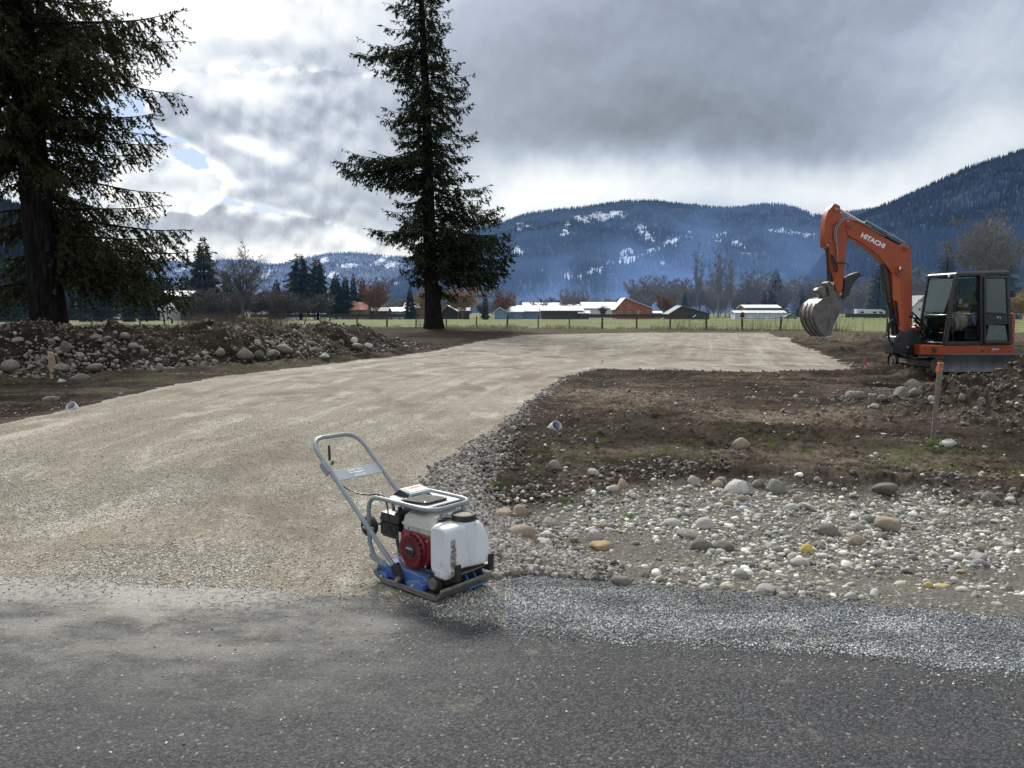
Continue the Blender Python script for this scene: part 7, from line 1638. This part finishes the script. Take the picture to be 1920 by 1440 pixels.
x_, z_ = E(1283, 633, NF - 0.05); hl = U('head_lamp', X_BK, MB().cyl((x_ + 0.05, NF - 0.03, z_), (x_ - 0.02, NF - 0.05, z_), 0.05, seg=14), bevel=0.006); MB().sph((x_ - 0.03, NF - 0.055, z_), 0.038, 12, (0.6, 0.7, 1)).build('lens', X_LAMP, hl)
U('muffler', X_BK, MB().cyl((E(1802, 1180, 0)[0] + 0.12, -0.3, 0.62), (E(1802, 1180, 0)[0] + 0.12, -0.3, 0.92), 0.10, seg=18), bevel=0.02)
# inside the cab
seat = U('seat', X_SEAT, MB().box((0.12, -0.45, 1.16), (0.5, 0.46, 0.16)), bevel=0.05, seg=3); MB().box((0.40, -0.45, 1.52), (0.13, 0.44, 0.66), (0, 0.14, 0)).build('backrest', X_SEAT, seat, bevel=0.06, seg=3); MB().box((0.13, -0.45, 0.98), (0.36, 0.36, 0.24)).build('seat_base', X_BK, seat, bevel=0.02)
for y_ in (-0.74, -0.16):
    cs_ = MB().box((0.10, y_, 1.28), (0.42, 0.11, 0.12)).build('armrest', X_BK, seat, bevel=0.03, seg=3); MB().tube([(-0.08, y_, 1.32), (-0.10, y_, 1.45), (-0.09, y_, 1.56)], 0.018, 8).build('joystick', X_BK, cs_)
U('travel_levers', X_BK, MB().tube([(-0.30, -0.38, 0.86), (-0.34, -0.38, 1.2), (-0.30, -0.38, 1.32)], 0.014, 8).tube([(-0.30, -0.52, 0.86), (-0.34, -0.52, 1.2), (-0.30, -0.52, 1.32)], 0.014, 8))
U('dashboard', X_BK, MB().box((-0.05, -0.08, 1.50), (0.75, 0.12, 0.10)), bevel=0.02); U('monitor', X_BK, MB().box((-0.22, -0.12, 1.66), (0.05, 0.16, 0.14), (0, 0.2, 0.4)), bevel=0.015)
st_ = U('sticker', X_WH, MB().box((*E(1362, 820, FF)[:1], FF - 0.012, E(1362, 820, FF)[1]), (0.09, 0.004, 0.14))); U('sticker', X_YE, MB().box((E(1368, 853, FF)[0], FF - 0.012, E(1368, 853, FF)[1]), (0.20, 0.004, 0.06))); U('sticker', X_WH, MB().box((E(1405, 850, FF)[0], FF - 0.016, E(1405, 850, FF)[1]), (0.10, 0.004, 0.09)))
# jacket thrown over the console: a draped lump with folds
def drape(name, label, cat, c, sx_, sy_, sz_, mat, seed, fold=9):
    v, f = ico(4); r = np.random.default_rng(seed)
    th = np.arctan2(v[:, 1], v[:, 0]); v2 = v.copy()
    k = 1 + 0.10 * np.sin(v[:, 0] * fold + v[:, 2] * 4 + seed) + 0.05 * np.sin(v[:, 0] * fold * 2.3 + v[:, 1] * 5)
    v2 *= k[:, None]; v2[:, 2] = np.where(v2[:, 2] < 0, v2[:, 2] * 1.2, v2[:, 2]); v2 *= np.array([sx_, sy_, sz_])
    cth, sth = math.cos(ETH), math.sin(ETH); cc = Vector((c[0] * cth - c[1] * sth, c[0] * sth + c[1] * cth, c[2])) + EX0
    o = link(name, np_mesh(name, v2, f, [mat], True), None, cc, (0, 0, ETH)); tag(o, label, cat)
x_, z_ = E(1345, 965, -0.72); drape('jacket', 'grey-green jacket bundled on the console inside the open cab', 'jacket', (x_, -0.70, z_), 0.27, 0.16, 0.22, X_CLOTH, 2, 11)
x_, z_ = E(1460, 950, -0.72); drape('hard_hat_bag', 'blue-grey rounded bag hanging beside the seat in the cab', 'bag', (x_, -0.74, z_), 0.11, 0.10, 0.16, X_BLC, 5, 5)
x_, z_ = E(1660, 1060, -0.6); drape('bag', 'tan orange bag behind the lower glass of the cab door', 'bag', (x_, -0.65, z_), 0.16, 0.14, 0.18, X_OB, 6, 4)
for o in UP:                            # slew the upper body about the turntable
    o.matrix_basis = Matrix.Rotation(ETH, 4, 'Z') @ o.matrix_basis
MB().cyl((0, 0, 0.36), (0, 0, 0.46), 0.48, seg=36).build('slew_ring', X_BK, ex, bevel=0.01)
# undercarriage, pointing at the road: tracks, frames, blade
def track(x0, x1):
    L_, r_ = 1.05, 0.235; cz = 0.245
    path = [(-L_ + 0.0 + r_ * math.cos(R(a)), cz + r_ * math.sin(R(a))) for a in range(90, 271, 15)] + [(L_ + r_ * math.cos(R(a)), cz + r_ * math.sin(R(a))) for a in range(270, 451, 15)]
    inn = [(-L_ + (r_ - 0.035) * math.cos(R(a)), cz + (r_ - 0.035) * math.sin(R(a))) for a in range(90, 271, 15)] + [(L_ + (r_ - 0.035) * math.cos(R(a)), cz + (r_ - 0.035) * math.sin(R(a))) for a in range(270, 451, 15)]
    m_ = MB(); n_ = len(path); A0 = [m_.bm.verts.new((x0, *p_)) for p_ in path]; A1 = [m_.bm.verts.new((x1, *p_)) for p_ in path]; B0 = [m_.bm.verts.new((x0, *p_)) for p_ in inn]; B1 = [m_.bm.verts.new((x1, *p_)) for p_ in inn]
    for i in range(n_):
        j = (i + 1) % n_
        for q_ in ((A0[i], A1[i], A1[j], A0[j]), (B0[i], B0[j], B1[j], B1[i]), (A0[i], A0[j], B0[j], B0[i]), (A1[i], B1[i], B1[j], A1[j])): m_.bm.faces.new(q_)
    t_ = m_.build('track', X_RUB, ex, bevel=0.008)
    # lugs
    m_ = MB(); per = []
    for i in range(22): per.append((-L_ + 2 * L_ * i / 21, cz + r_ + 0.010, 0)); per.append((-L_ + 2 * L_ * i / 21, cz - r_ - 0.010, 0))
    for a in range(105, 270, 24): per.append((-L_ + (r_ + 0.01) * math.cos(R(a)), cz + (r_ + 0.01) * math.sin(R(a)), R(a - 90)))
    for a in range(-75, 90, 24): per.append((L_ + (r_ + 0.01) * math.cos(R(a)), cz + (r_ + 0.01) * math.sin(R(a)), R(a - 90)))
    for y_, z_, an_ in per: m_.box(((x0 + x1) / 2, y_, z_), (x1 - x0 - 0.02, 0.045, 0.024), (an_, 0, 0))
    m_.build('tread_lugs', X_RUB, t_, bevel=0.004)
    for y_ in (-L_, L_):
        w_ = MB().cyl((x0 + 0.03, y_, cz), (x1 - 0.03, y_, cz), r_ - 0.05, seg=26).build('sprocket' if y_ > 0 else 'idler', X_MUD, t_, bevel=0.01)
        MB().cyl((x0 + 0.01, y_, cz), (x1 - 0.01, y_, cz), 0.09, seg=20).build('hub', X_MUD, w_, bevel=0.01)
    for k in range(5): MB().cyl((x0 + 0.04, -0.72 + k * 0.36, 0.10), (x1 - 0.04, -0.72 + k * 0.36, 0.10), 0.07, seg=16).build('roller', X_MUD, t_, bevel=0.008)
    MB().box(((x0 + x1) / 2, 0, cz + 0.03), (x1 - x0 - 0.10, 1.5, 0.16)).build('track_frame', X_MUD, t_, bevel=0.03)
track(-1.0, -0.62); track(0.62, 1.0)
MB().box((0, 0, 0.28), (1.3, 0.9, 0.16)).build('chassis', X_MUD, ex, bevel=0.03)
bl = [(-1.50, 0.12), (-1.44, 0.16), (-1.405, 0.26), (-1.41, 0.40), (-1.46, 0.55), (-1.50, 0.575), (-1.515, 0.56), (-1.475, 0.40), (-1.468, 0.27), (-1.50, 0.18), (-1.53, 0.13)]
bd = MB().prism(bl, -1.0, 1.0, 'yz').build('dozer_blade', X_BLADE, ex, bevel=0.004, rot=None)
for x_ in (-0.45, 0.45): MB().prism([(-1.42, 0.22), (-1.42, 0.42), (-0.5, 0.34), (-0.5, 0.22)], x_ - 0.05, x_ + 0.05, 'yz').build('blade_arm', X_BK, ex, bevel=0.01)

# ------------------------------------------------------------------ site markers and oddments
M_WOOD = mat_bark('sawn_wood', (0.17, 0.145, 0.12), (0.29, 0.25, 0.21)); M_FLAG = paint('orange_ribbon', (0.70, 0.17, 0.03), 0.6, 0, 0.1); M_PINK = paint('pink_flagging', (0.75, 0.12, 0.20), 0.6, 0, 0.1)
M_PVC = paint('white_pipe', (0.70, 0.72, 0.76), 0.35, 0, 0.05, 0.3); M_PVCI = paint('pipe_inside', (0.16, 0.20, 0.28), 0.6)
x0_, y0_, z0_ = hit(1748, 830); st = empty('survey_stake', (x0_, y0_, z0_)); tag(st, 'weathered wooden survey stake with orange ribbon in front of the soil heap', 'stake')
tx_, tz_ = vp(1764, 679, y0_); MB().loft([[(-0.026, -0.010, -0.05), (0.026, -0.010, -0.05), (0.026, 0.010, -0.05), (-0.026, 0.010, -0.05)], [(tx_ - x0_ - 0.034, -0.012, tz_ - z0_), (tx_ - x0_ + 0.034, -0.012, tz_ - z0_), (tx_ - x0_ + 0.034, 0.012, tz_ - z0_), (tx_ - x0_ - 0.034, 0.012, tz_ - z0_)]]).build('post', M_WOOD, st, bevel=0.003)
rx_, rz_ = tx_ - x0_, tz_ - z0_
MB().box((rx_ - 0.002, 0, rz_ - 0.015), (0.072, 0.030, 0.022), (0, 0.1, 0)).box((rx_ - 0.01, 0, rz_ - 0.085), (0.074, 0.030, 0.010), (0, 0.15, 0)).prism([(rx_ - 0.05, rz_ - 0.02), (rx_ - 0.03, rz_ - 0.01), (rx_ - 0.028, rz_ - 0.12), (rx_ - 0.062, rz_ - 0.15), (rx_ - 0.085, rz_ - 0.10)], -0.03, -0.024, 'xz').build('ribbon', M_FLAG, st, bevel=0.003)
def flag(px, py, hpx, label, nm='pin_flag'):
    x_, y_, z_ = hit(px, py); h_ = hpx / FPX * y_; o = empty(nm, (x_, y_, z_)); tag(o, label, 'flag', None)
    MB().cyl((0, 0, -0.05), (h_ * 0.35, 0, h_), 0.008, seg=6).build('wire', M_WOOD, o)
    MB().prism([(h_ * 0.33, h_), (h_ * 0.38, h_ * 1.02), (h_ * 0.62, h_ * 0.55), (h_ * 0.70, h_ * 0.25), (h_ * 0.56, h_ * 0.35), (h_ * 0.36, h_ * 0.70)], -0.004, 0.004, 'xz').build('flagging', M_PINK, o)
    MB().box((h_ * 0.55, 0.004, h_ * 0.55), (h_ * 0.12, 0.004, h_ * 0.35), (0, 0.5, 0)).build('flagging', C_WHITE, o)
flag(1610, 700, 27, 'pink and white flagged pin at the right corner of the gravel pad'); flag(1126, 684, 9, 'small pink flag flat on the driveway before the mud patch'); flag(1514, 660, 8, 'small pink flag at the right edge of the driveway near the bucket'); flag(1425, 625, 9, 'tiny white tipped marker at the far edge of the pad')
def pipe_end(px, py, dpx, yaw, tilt, L_, label):
    x_, y_, z_ = hit(px, py); r_ = dpx / FPX * y_ / 2; o = empty('drain_pipe', (x_, y_, z_ + r_ * 0.75)); tag(o, label, 'pipe'); o.rotation_euler = (0, 0, yaw)
    d_ = Vector((0, -math.cos(tilt), math.sin(tilt))); m_ = MB(); n_ = 28; s_ = Vector((1, 0, 0)); u_ = s_.cross(d_)
    ring = lambda c_, q_: [tuple(c_ + (s_ * math.cos(2 * math.pi * i / n_) + u_ * math.sin(2 * math.pi * i / n_)) * q_) for i in range(n_)]
    z0 = Vector((0, 0, 0)); m_.loft([ring(z0 - d_ * L_, r_ * 0.86), ring(z0 - d_ * 0.10, r_ * 0.86), ring(z0 - d_ * 0.09, r_), ring(z0, r_), ring(z0, r_ * 0.88), ring(z0 - d_ * 0.12, r_ * 0.86)]); m_.build('pipe_wall', M_PVC, o, angle=30)
    MB().cyl(z0 - d_ * 0.11, z0 - d_ * 0.10, r_ * 0.87, seg=28).build('pipe_bore', M_PVCI, o)
pipe_end(1044, 806, 21, R(30), R(30), 0.22, 'white drain pipe stub with dark bore lying on the mud right of the driveway'); pipe_end(133, 767, 18, R(-5), R(40), 0.15, 'white pipe end poking out of the mud at the left driveway edge')
x_, y_, z_ = hit(99, 694); sb = empty('wooden_stub', (x_, y_, z_)); tag(sb, 'short splintered wooden stub standing against the left rubble bank', 'wooden stub')
MB().loft([[(-0.07, -0.05, -0.1), (0.07, -0.05, -0.1), (0.07, 0.05, -0.1), (-0.07, 0.05, -0.1)], [(-0.09, -0.04, 0.44), (0.05, -0.05, 0.44), (0.05, 0.05, 0.40), (-0.08, 0.05, 0.46)], [(-0.10, -0.02, 0.52), (0.0, -0.03, 0.47), (0.01, 0.02, 0.46), (-0.09, 0.03, 0.50)]]).build('log', paint('split_wood', (0.34, 0.24, 0.16), 0.8, 0, 0.3, 0.4, bump=0.6, scale=5), sb, bevel=0.006)
# ------------------------------------------------------------------ daylight and clouds
SUN_AZ, SUN_EL = R(-18), R(40)          # ahead of the camera, to the left
w = bpy.data.worlds.new("World"); SC.world = w; w.use_nodes = True
nt = w.node_tree; nt.nodes.clear(); n = NT(nt)
sky = n.new('ShaderNodeTexSky', sky_type='NISHITA'); sky.sun_disc = False
sky.sun_elevation = SUN_EL; sky.sun_rotation = SUN_AZ; sky.air_density = 1.2; sky.dust_density = 1.5
D3 = n.new('ShaderNodeTexCoord').outputs['Generated']
s = n.new('ShaderNodeSeparateXYZ'); n.l.new(D3, s.inputs[0]); X_, Y_, Z_ = s.outputs
AZ = n.m('ARCTAN2', X_, Y_); EL = n.m('ARCSINE', Z_)
def ang(px, py):
    d = ray(px, py); l = math.sqrt(sum(q * q for q in d)); return math.atan2(d[0], d[1]), math.asin(d[2] / l)
cmb = n.new('ShaderNodeCombineXYZ'); n.put(cmb.inputs[0], AZ); n.put(cmb.inputs[1], EL); UV = cmb.outputs[0]
# domain warp
wn = n.noise(UV, 5.5, 5, 0.6, 0, 1); wv = n.vm('SUBTRACT', wn, (0.5, 0.5, 0.5)); ws = n.vm('SCALE', wv); ws.node.inputs[3].default_value = 0.085
WUV = n.vm('ADD', UV, ws); s2 = n.new('ShaderNodeSeparateXYZ'); n.l.new(WUV, s2.inputs[0]); WA, WE = s2.outputs[0], s2.outputs[1]
def gau(px, py, rx, ry, amp, tilt=0.0, A=None, E=None, p=1.0):
    a, e = ang(px, py); rx, ry = rx / FPX, ry / FPX; A = A or WA; E = E or WE
    dx, dy = n.sub(A, a), n.sub(E, e); c, s_ = math.cos(R(tilt)), math.sin(R(tilt))
    u = n.m('DIVIDE', n.add(n.mul(dx, c), n.mul(dy, s_)), rx); v = n.m('DIVIDE', n.sub(n.mul(dy, c), n.mul(dx, s_)), ry)
    q = n.add(n.mul(u, u), n.mul(v, v))
    if p != 1.0: q = n.m('POWER', q, p)
    return n.mul(n.m('EXPONENT', n.mul(q, -1.0)), amp)
def total(l):
    t = l[0]
    for q in l[1:]: t = n.add(t, q)
    return t
# mean brightness of the cloud deck
B = total([gau(1900, 760, 99999, 99999, 0.47),
  gau(1250, 120, 520, 190, -0.185, p=2.0), gau(1450, 265, 300, 70, -0.085, -6), gau(1150, 245, 260, 50, -0.09, 4), gau(900, 190, 170, 170, -0.03),
  gau(1050, 355, 180, 60, 0.33), gau(1250, 355, 240, 50, 0.27), gau(1560, 365, 200, 45, 0.30, -8), gau(1750, 320, 120, 40, 0.20, 20), gau(960, 385, 90, 40, 0.22), gau(1330, 320, 90, 60, -0.08),
  gau(1800, 110, 130, 90, 0.20, 30), gau(1880, 260, 90, 50, 0.26), gau(1740, 20, 90, 45, -0.06), gau(1650, 90, 90, 60, 0.05),
  gau(360, 40, 210, 75, 0.42), gau(560, 60, 130, 60, 0.26), gau(250, -150, 500, 160, 0.55), gau(640, 130, 120, 90, -0.04),
  gau(420, 170, 110, 70, 0.42), gau(470, 262, 85, 34, 0.46, -20), gau(360, 300, 80, 30, 0.24), gau(330, 370, 120, 60, 0.36), gau(415, 350, 60, 22, 0.20),
  gau(420, 215, 110, 30, -0.22), gau(330, 240, 70, 40, -0.10), gau(600, 330, 150, 120, -0.03), gau(480, 400, 180, 26, 0.14), gau(430, 385, 140, 20, -0.16), gau(600, 250, 130, 50, 0.05),
  gau(520, 465, 220, 15, 0.60), gau(640, 440, 40, 20, 0.28), gau(370, 470, 90, 22, 0.34), gau(640, 405, 130, 30, -0.10),
  gau(100, 250, 240, 300, 0.25)])
# cumulus structure: noise compared with itself a little nearer the sun gives lit rims and grey bellies
LO = n.vm('ADD', WUV, (-0.004, 0.016, 0))
f1 = n.noise(WUV, 7.5, 9, 0.58, 0.0); f2 = n.noise(LO, 7.5, 9, 0.58, 0.0)
lit = n.mul(n.sub(f1, f2), 3.4)
fine = n.sub(n.noise(n.scalev(WUV, (1, 1.5, 1)), 14, 8, 0.62), 0.5)
soft = n.sub(n.noise(n.scalev(UV, (0.8, 2.2, 1)), 3.0, 5, 0.5), 0.5)
B = n.add(B, n.add(n.mul(soft, 0.20), n.add(n.mul(fine, 0.07), n.mul(lit, 0.12))))
# rain shafts hanging under the dark deck
shaft = n.sub(n.noise(n.scalev(n.vm('ADD', UV, (0, 0, 0)), (15, 1.4, 1)), 1.6, 3, 0.5, 0.25), 0.5)
B = n.add(B, n.mul(gau(1230, 330, 330, 70, 1.0, A=AZ, E=EL, p=1.6), n.mul(shaft, 0.30)))
# overhead and behind: unseen sky brightened as added fill light
B = n.add(B, n.mul(n.rmp(EL, R(27), R(48)), 0.42))
back = n.rmp(Y_, 0.3, -0.4); B = n.add(B, n.mul(back, 0.14))
B = n.m('MAXIMUM', B, 0.05)
def tone(v): return n.ramp(n.mul(v, 0.8), [(0.0, (0.10, 0.115, 0.14)), (0.13, (0.170, 0.195, 0.235)), (0.24, (0.245, 0.285, 0.355)), (0.36, (0.355, 0.41, 0.505)), (0.55, (0.60, 0.65, 0.71)), (0.78, (0.88, 0.90, 0.91)), (1.0, (1.05, 1.04, 1.0))])
# heaped clouds: banks of cauliflower puffs, each with a lit rim toward the sun and a grey body
wp = n.vm('ADD', UV, n.vm('SCALE', n.vm('SUBTRACT', n.noise(UV, 14, 4, 0.55, 0, 1), (0.5, 0.5, 0.5)))); wp.node.inputs[1].links[0].from_node.inputs[3].default_value = 0.030
def puffs(vec):
    v1 = n.new('ShaderNodeTexVoronoi', feature='F1', voronoi_dimensions='2D'); n.l.new(vec, v1.inputs['Vector']); v1.inputs['Scale'].default_value = 17
    v2 = n.new('ShaderNodeTexVoronoi', feature='F1', voronoi_dimensions='2D'); n.l.new(vec, v2.inputs['Vector']); v2.inputs['Scale'].default_value = 41
    v3 = n.noise(vec, 70, 6, 0.62)
    return n.sub(1.0, n.add(n.mul(v1.outputs[0], 0.55), n.add(n.mul(v2.outputs[0], 0.42), n.mul(v3, 0.42))))
pf = puffs(wp); pf2 = puffs(n.vm('ADD', wp, (-0.005, 0.012, 0)))
plit = n.mul(n.sub(pf, pf2), 3.0)
big = n.sub(n.noise(UV, 4.2, 6, 0.55), 0.5)
def bank(c, blobs, thr, sft, rim, body, rimw, kp=0.55, lk=1.0, extra=None):
    f = n.add(total([gau(*q_, A=AZ, E=EL) for q_ in blobs]), n.add(n.mul(n.sub(pf, 0.5), kp), n.mul(big, 0.5)))
    mk = n.rmp(f, thr, thr + sft); g0 = n.add(f, n.mul(n.sub(pf, 0.5), -0.72 * kp)); dp = n.rmp(g0, thr + 0.02, thr + rimw * 0.85, 1, 0)
    v = n.add(n.add(body, n.mul(dp, rim - body)), n.mul(n.mul(plit, n.add(n.mul(dp, 0.65), 0.22)), lk))
    v = n.add(v, n.mul(big, 0.25))
    if extra: v = n.add(v, total([gau(*q_, A=AZ, E=EL) for q_ in extra]))
    return n.mix(mk, c, tone(n.m('MAXIMUM', v, 0.2)))
lp = n.vm('SCALE', sky.outputs[0]); lp.node.inputs[3].default_value = 0.085
blue = n.mix(0.6, lp, (0.20, 0.38, 0.76))
veil = n.rmp(n.add(n.mul(n.noise(WUV, 6, 8, 0.6), 0.8), gau(330, 290, 150, 70, -0.30, -25)), 0.24, 0.50, 0.0, 1.0)
hc = n.mix(veil, blue, tone(n.add(0.78, n.mul(fine, 0.6))))
hc = bank(hc, [(430, 455, 330, 46, 0.75), (330, 400, 120, 50, 0.55), (650, 420, 160, 50, 0.5)], 0.38, 0.10, 1.0, 0.62, 0.5, 0.45, 0.9, [(480, 418, 200, 22, -0.24), (430, 385, 120, 14, -0.12), (470, 474, 240, 12, 0.30), (640, 440, 45, 16, 0.28)])
hc = bank(hc, [(275, 335, 85, 60, 0.75), (413, 338, 40, 17, 0.60), (340, 272, 26, 10, 0.45), (350, 370, 80, 26, 0.5), (250, 290, 60, 20, 0.3)], 0.33, 0.13, 1.04, 0.76, 0.5, 0.50, 0.9)
hc = bank(hc, [(405, 180, 92, 56, 0.80), (330, 225, 62, 34, 0.55), (470, 262, 80, 40, 0.65), (590, 300, 150, 95, 0.90), (560, 200, 90, 36, 0.50), (700, 200, 150, 150, 0.8), (900, 320, 240, 160, 0.9), (490, 370, 90, 18, 0.3)], 0.36, 0.055, 1.08, 0.50, 0.38, 0.55, 0.80,
     [(405, 150, 90, 30, 0.42), (480, 175, 50, 18, 0.34), (500, 285, 48, 14, 0.45, -22), (455, 268, 30, 10, 0.3), (430, 262, 40, 9, 0.25, -15), (350, 225, 70, 26, -0.06), (560, 170, 50, 10, 0.20), (600, 330, 120, 60, -0.03), (480, 345, 60, 10, 0.16)])
hc = bank(hc, [(420, 20, 330, 62, 0.95), (290, 70, 120, 40, 0.5), (620, 95, 130, 40, 0.55), (120, 60, 200, 120, 0.9), (850, 60, 200, 90, 0.7)], 0.40, 0.12, 1.05, 0.92, 0.5, 0.40, 0.55, [(400, 30, 160, 30, 0.22), (410, 102, 170, 16, -0.26), (290, 120, 60, 30, -0.12), (560, 30, 60, 30, -0.10), (500, 85, 120, 16, -0.12), (640, 110, 110, 30, -0.24), (760, 60, 120, 90, -0.22), (310, 90, 60, 14, 0.2)])
wl = n.mul(n.rmp(WA, ang(860, 300)[0], ang(600, 300)[0]), n.mul(n.rmp(AZ, R(-75), R(-45)), n.rmp(EL, R(34), R(24))))
c = n.mix(wl, tone(B), hc)
bg = n.new('ShaderNodeBackground'); n.put(bg.inputs[0], c); bg.inputs[1].default_value = 1.06
bg2 = n.new('ShaderNodeBackground'); n.l.new(sky.outputs[0], bg2.inputs[0]); bg2.inputs[1].default_value = 0.012
ad = n.new('ShaderNodeAddShader'); n.l.new(bg.outputs[0], ad.inputs[0]); n.l.new(bg2.outputs[0], ad.inputs[1])
o_ = n.new('ShaderNodeOutputWorld'); n.l.new(ad.outputs[0], o_.inputs[0])
w.cycles.sampling_method = 'MANUAL'; w.cycles.sample_map_resolution = 512
sl = bpy.data.lights.new('sun', 'SUN'); sl.energy = 5.0; sl.angle = R(11.0); sl.color = (1.0, 0.965, 0.90)
so = bpy.data.objects.new('sun', sl); COL.objects.link(so)
dv = Vector((math.sin(SUN_AZ) * math.cos(SUN_EL), math.cos(SUN_AZ) * math.cos(SUN_EL), math.sin(SUN_EL)))
so.rotation_euler = dv.to_track_quat('Z', 'Y').to_euler(); so.location = dv * 50
SC.view_settings.view_transform = 'Standard'; SC.view_settings.look = 'None'; SC.view_settings.exposure = 0; SC.view_settings.gamma = 1
SC.render.engine = 'CYCLES'; SC.cycles.max_bounces = 5; SC.cycles.transparent_max_bounces = 8; SC.cycles.use_denoising = True
SC.cycles.use_adaptive_sampling = True; SC.cycles.adaptive_threshold = 0.03
try: SC.cycles.denoiser = 'OPENIMAGEDENOISE'
except Exception: pass
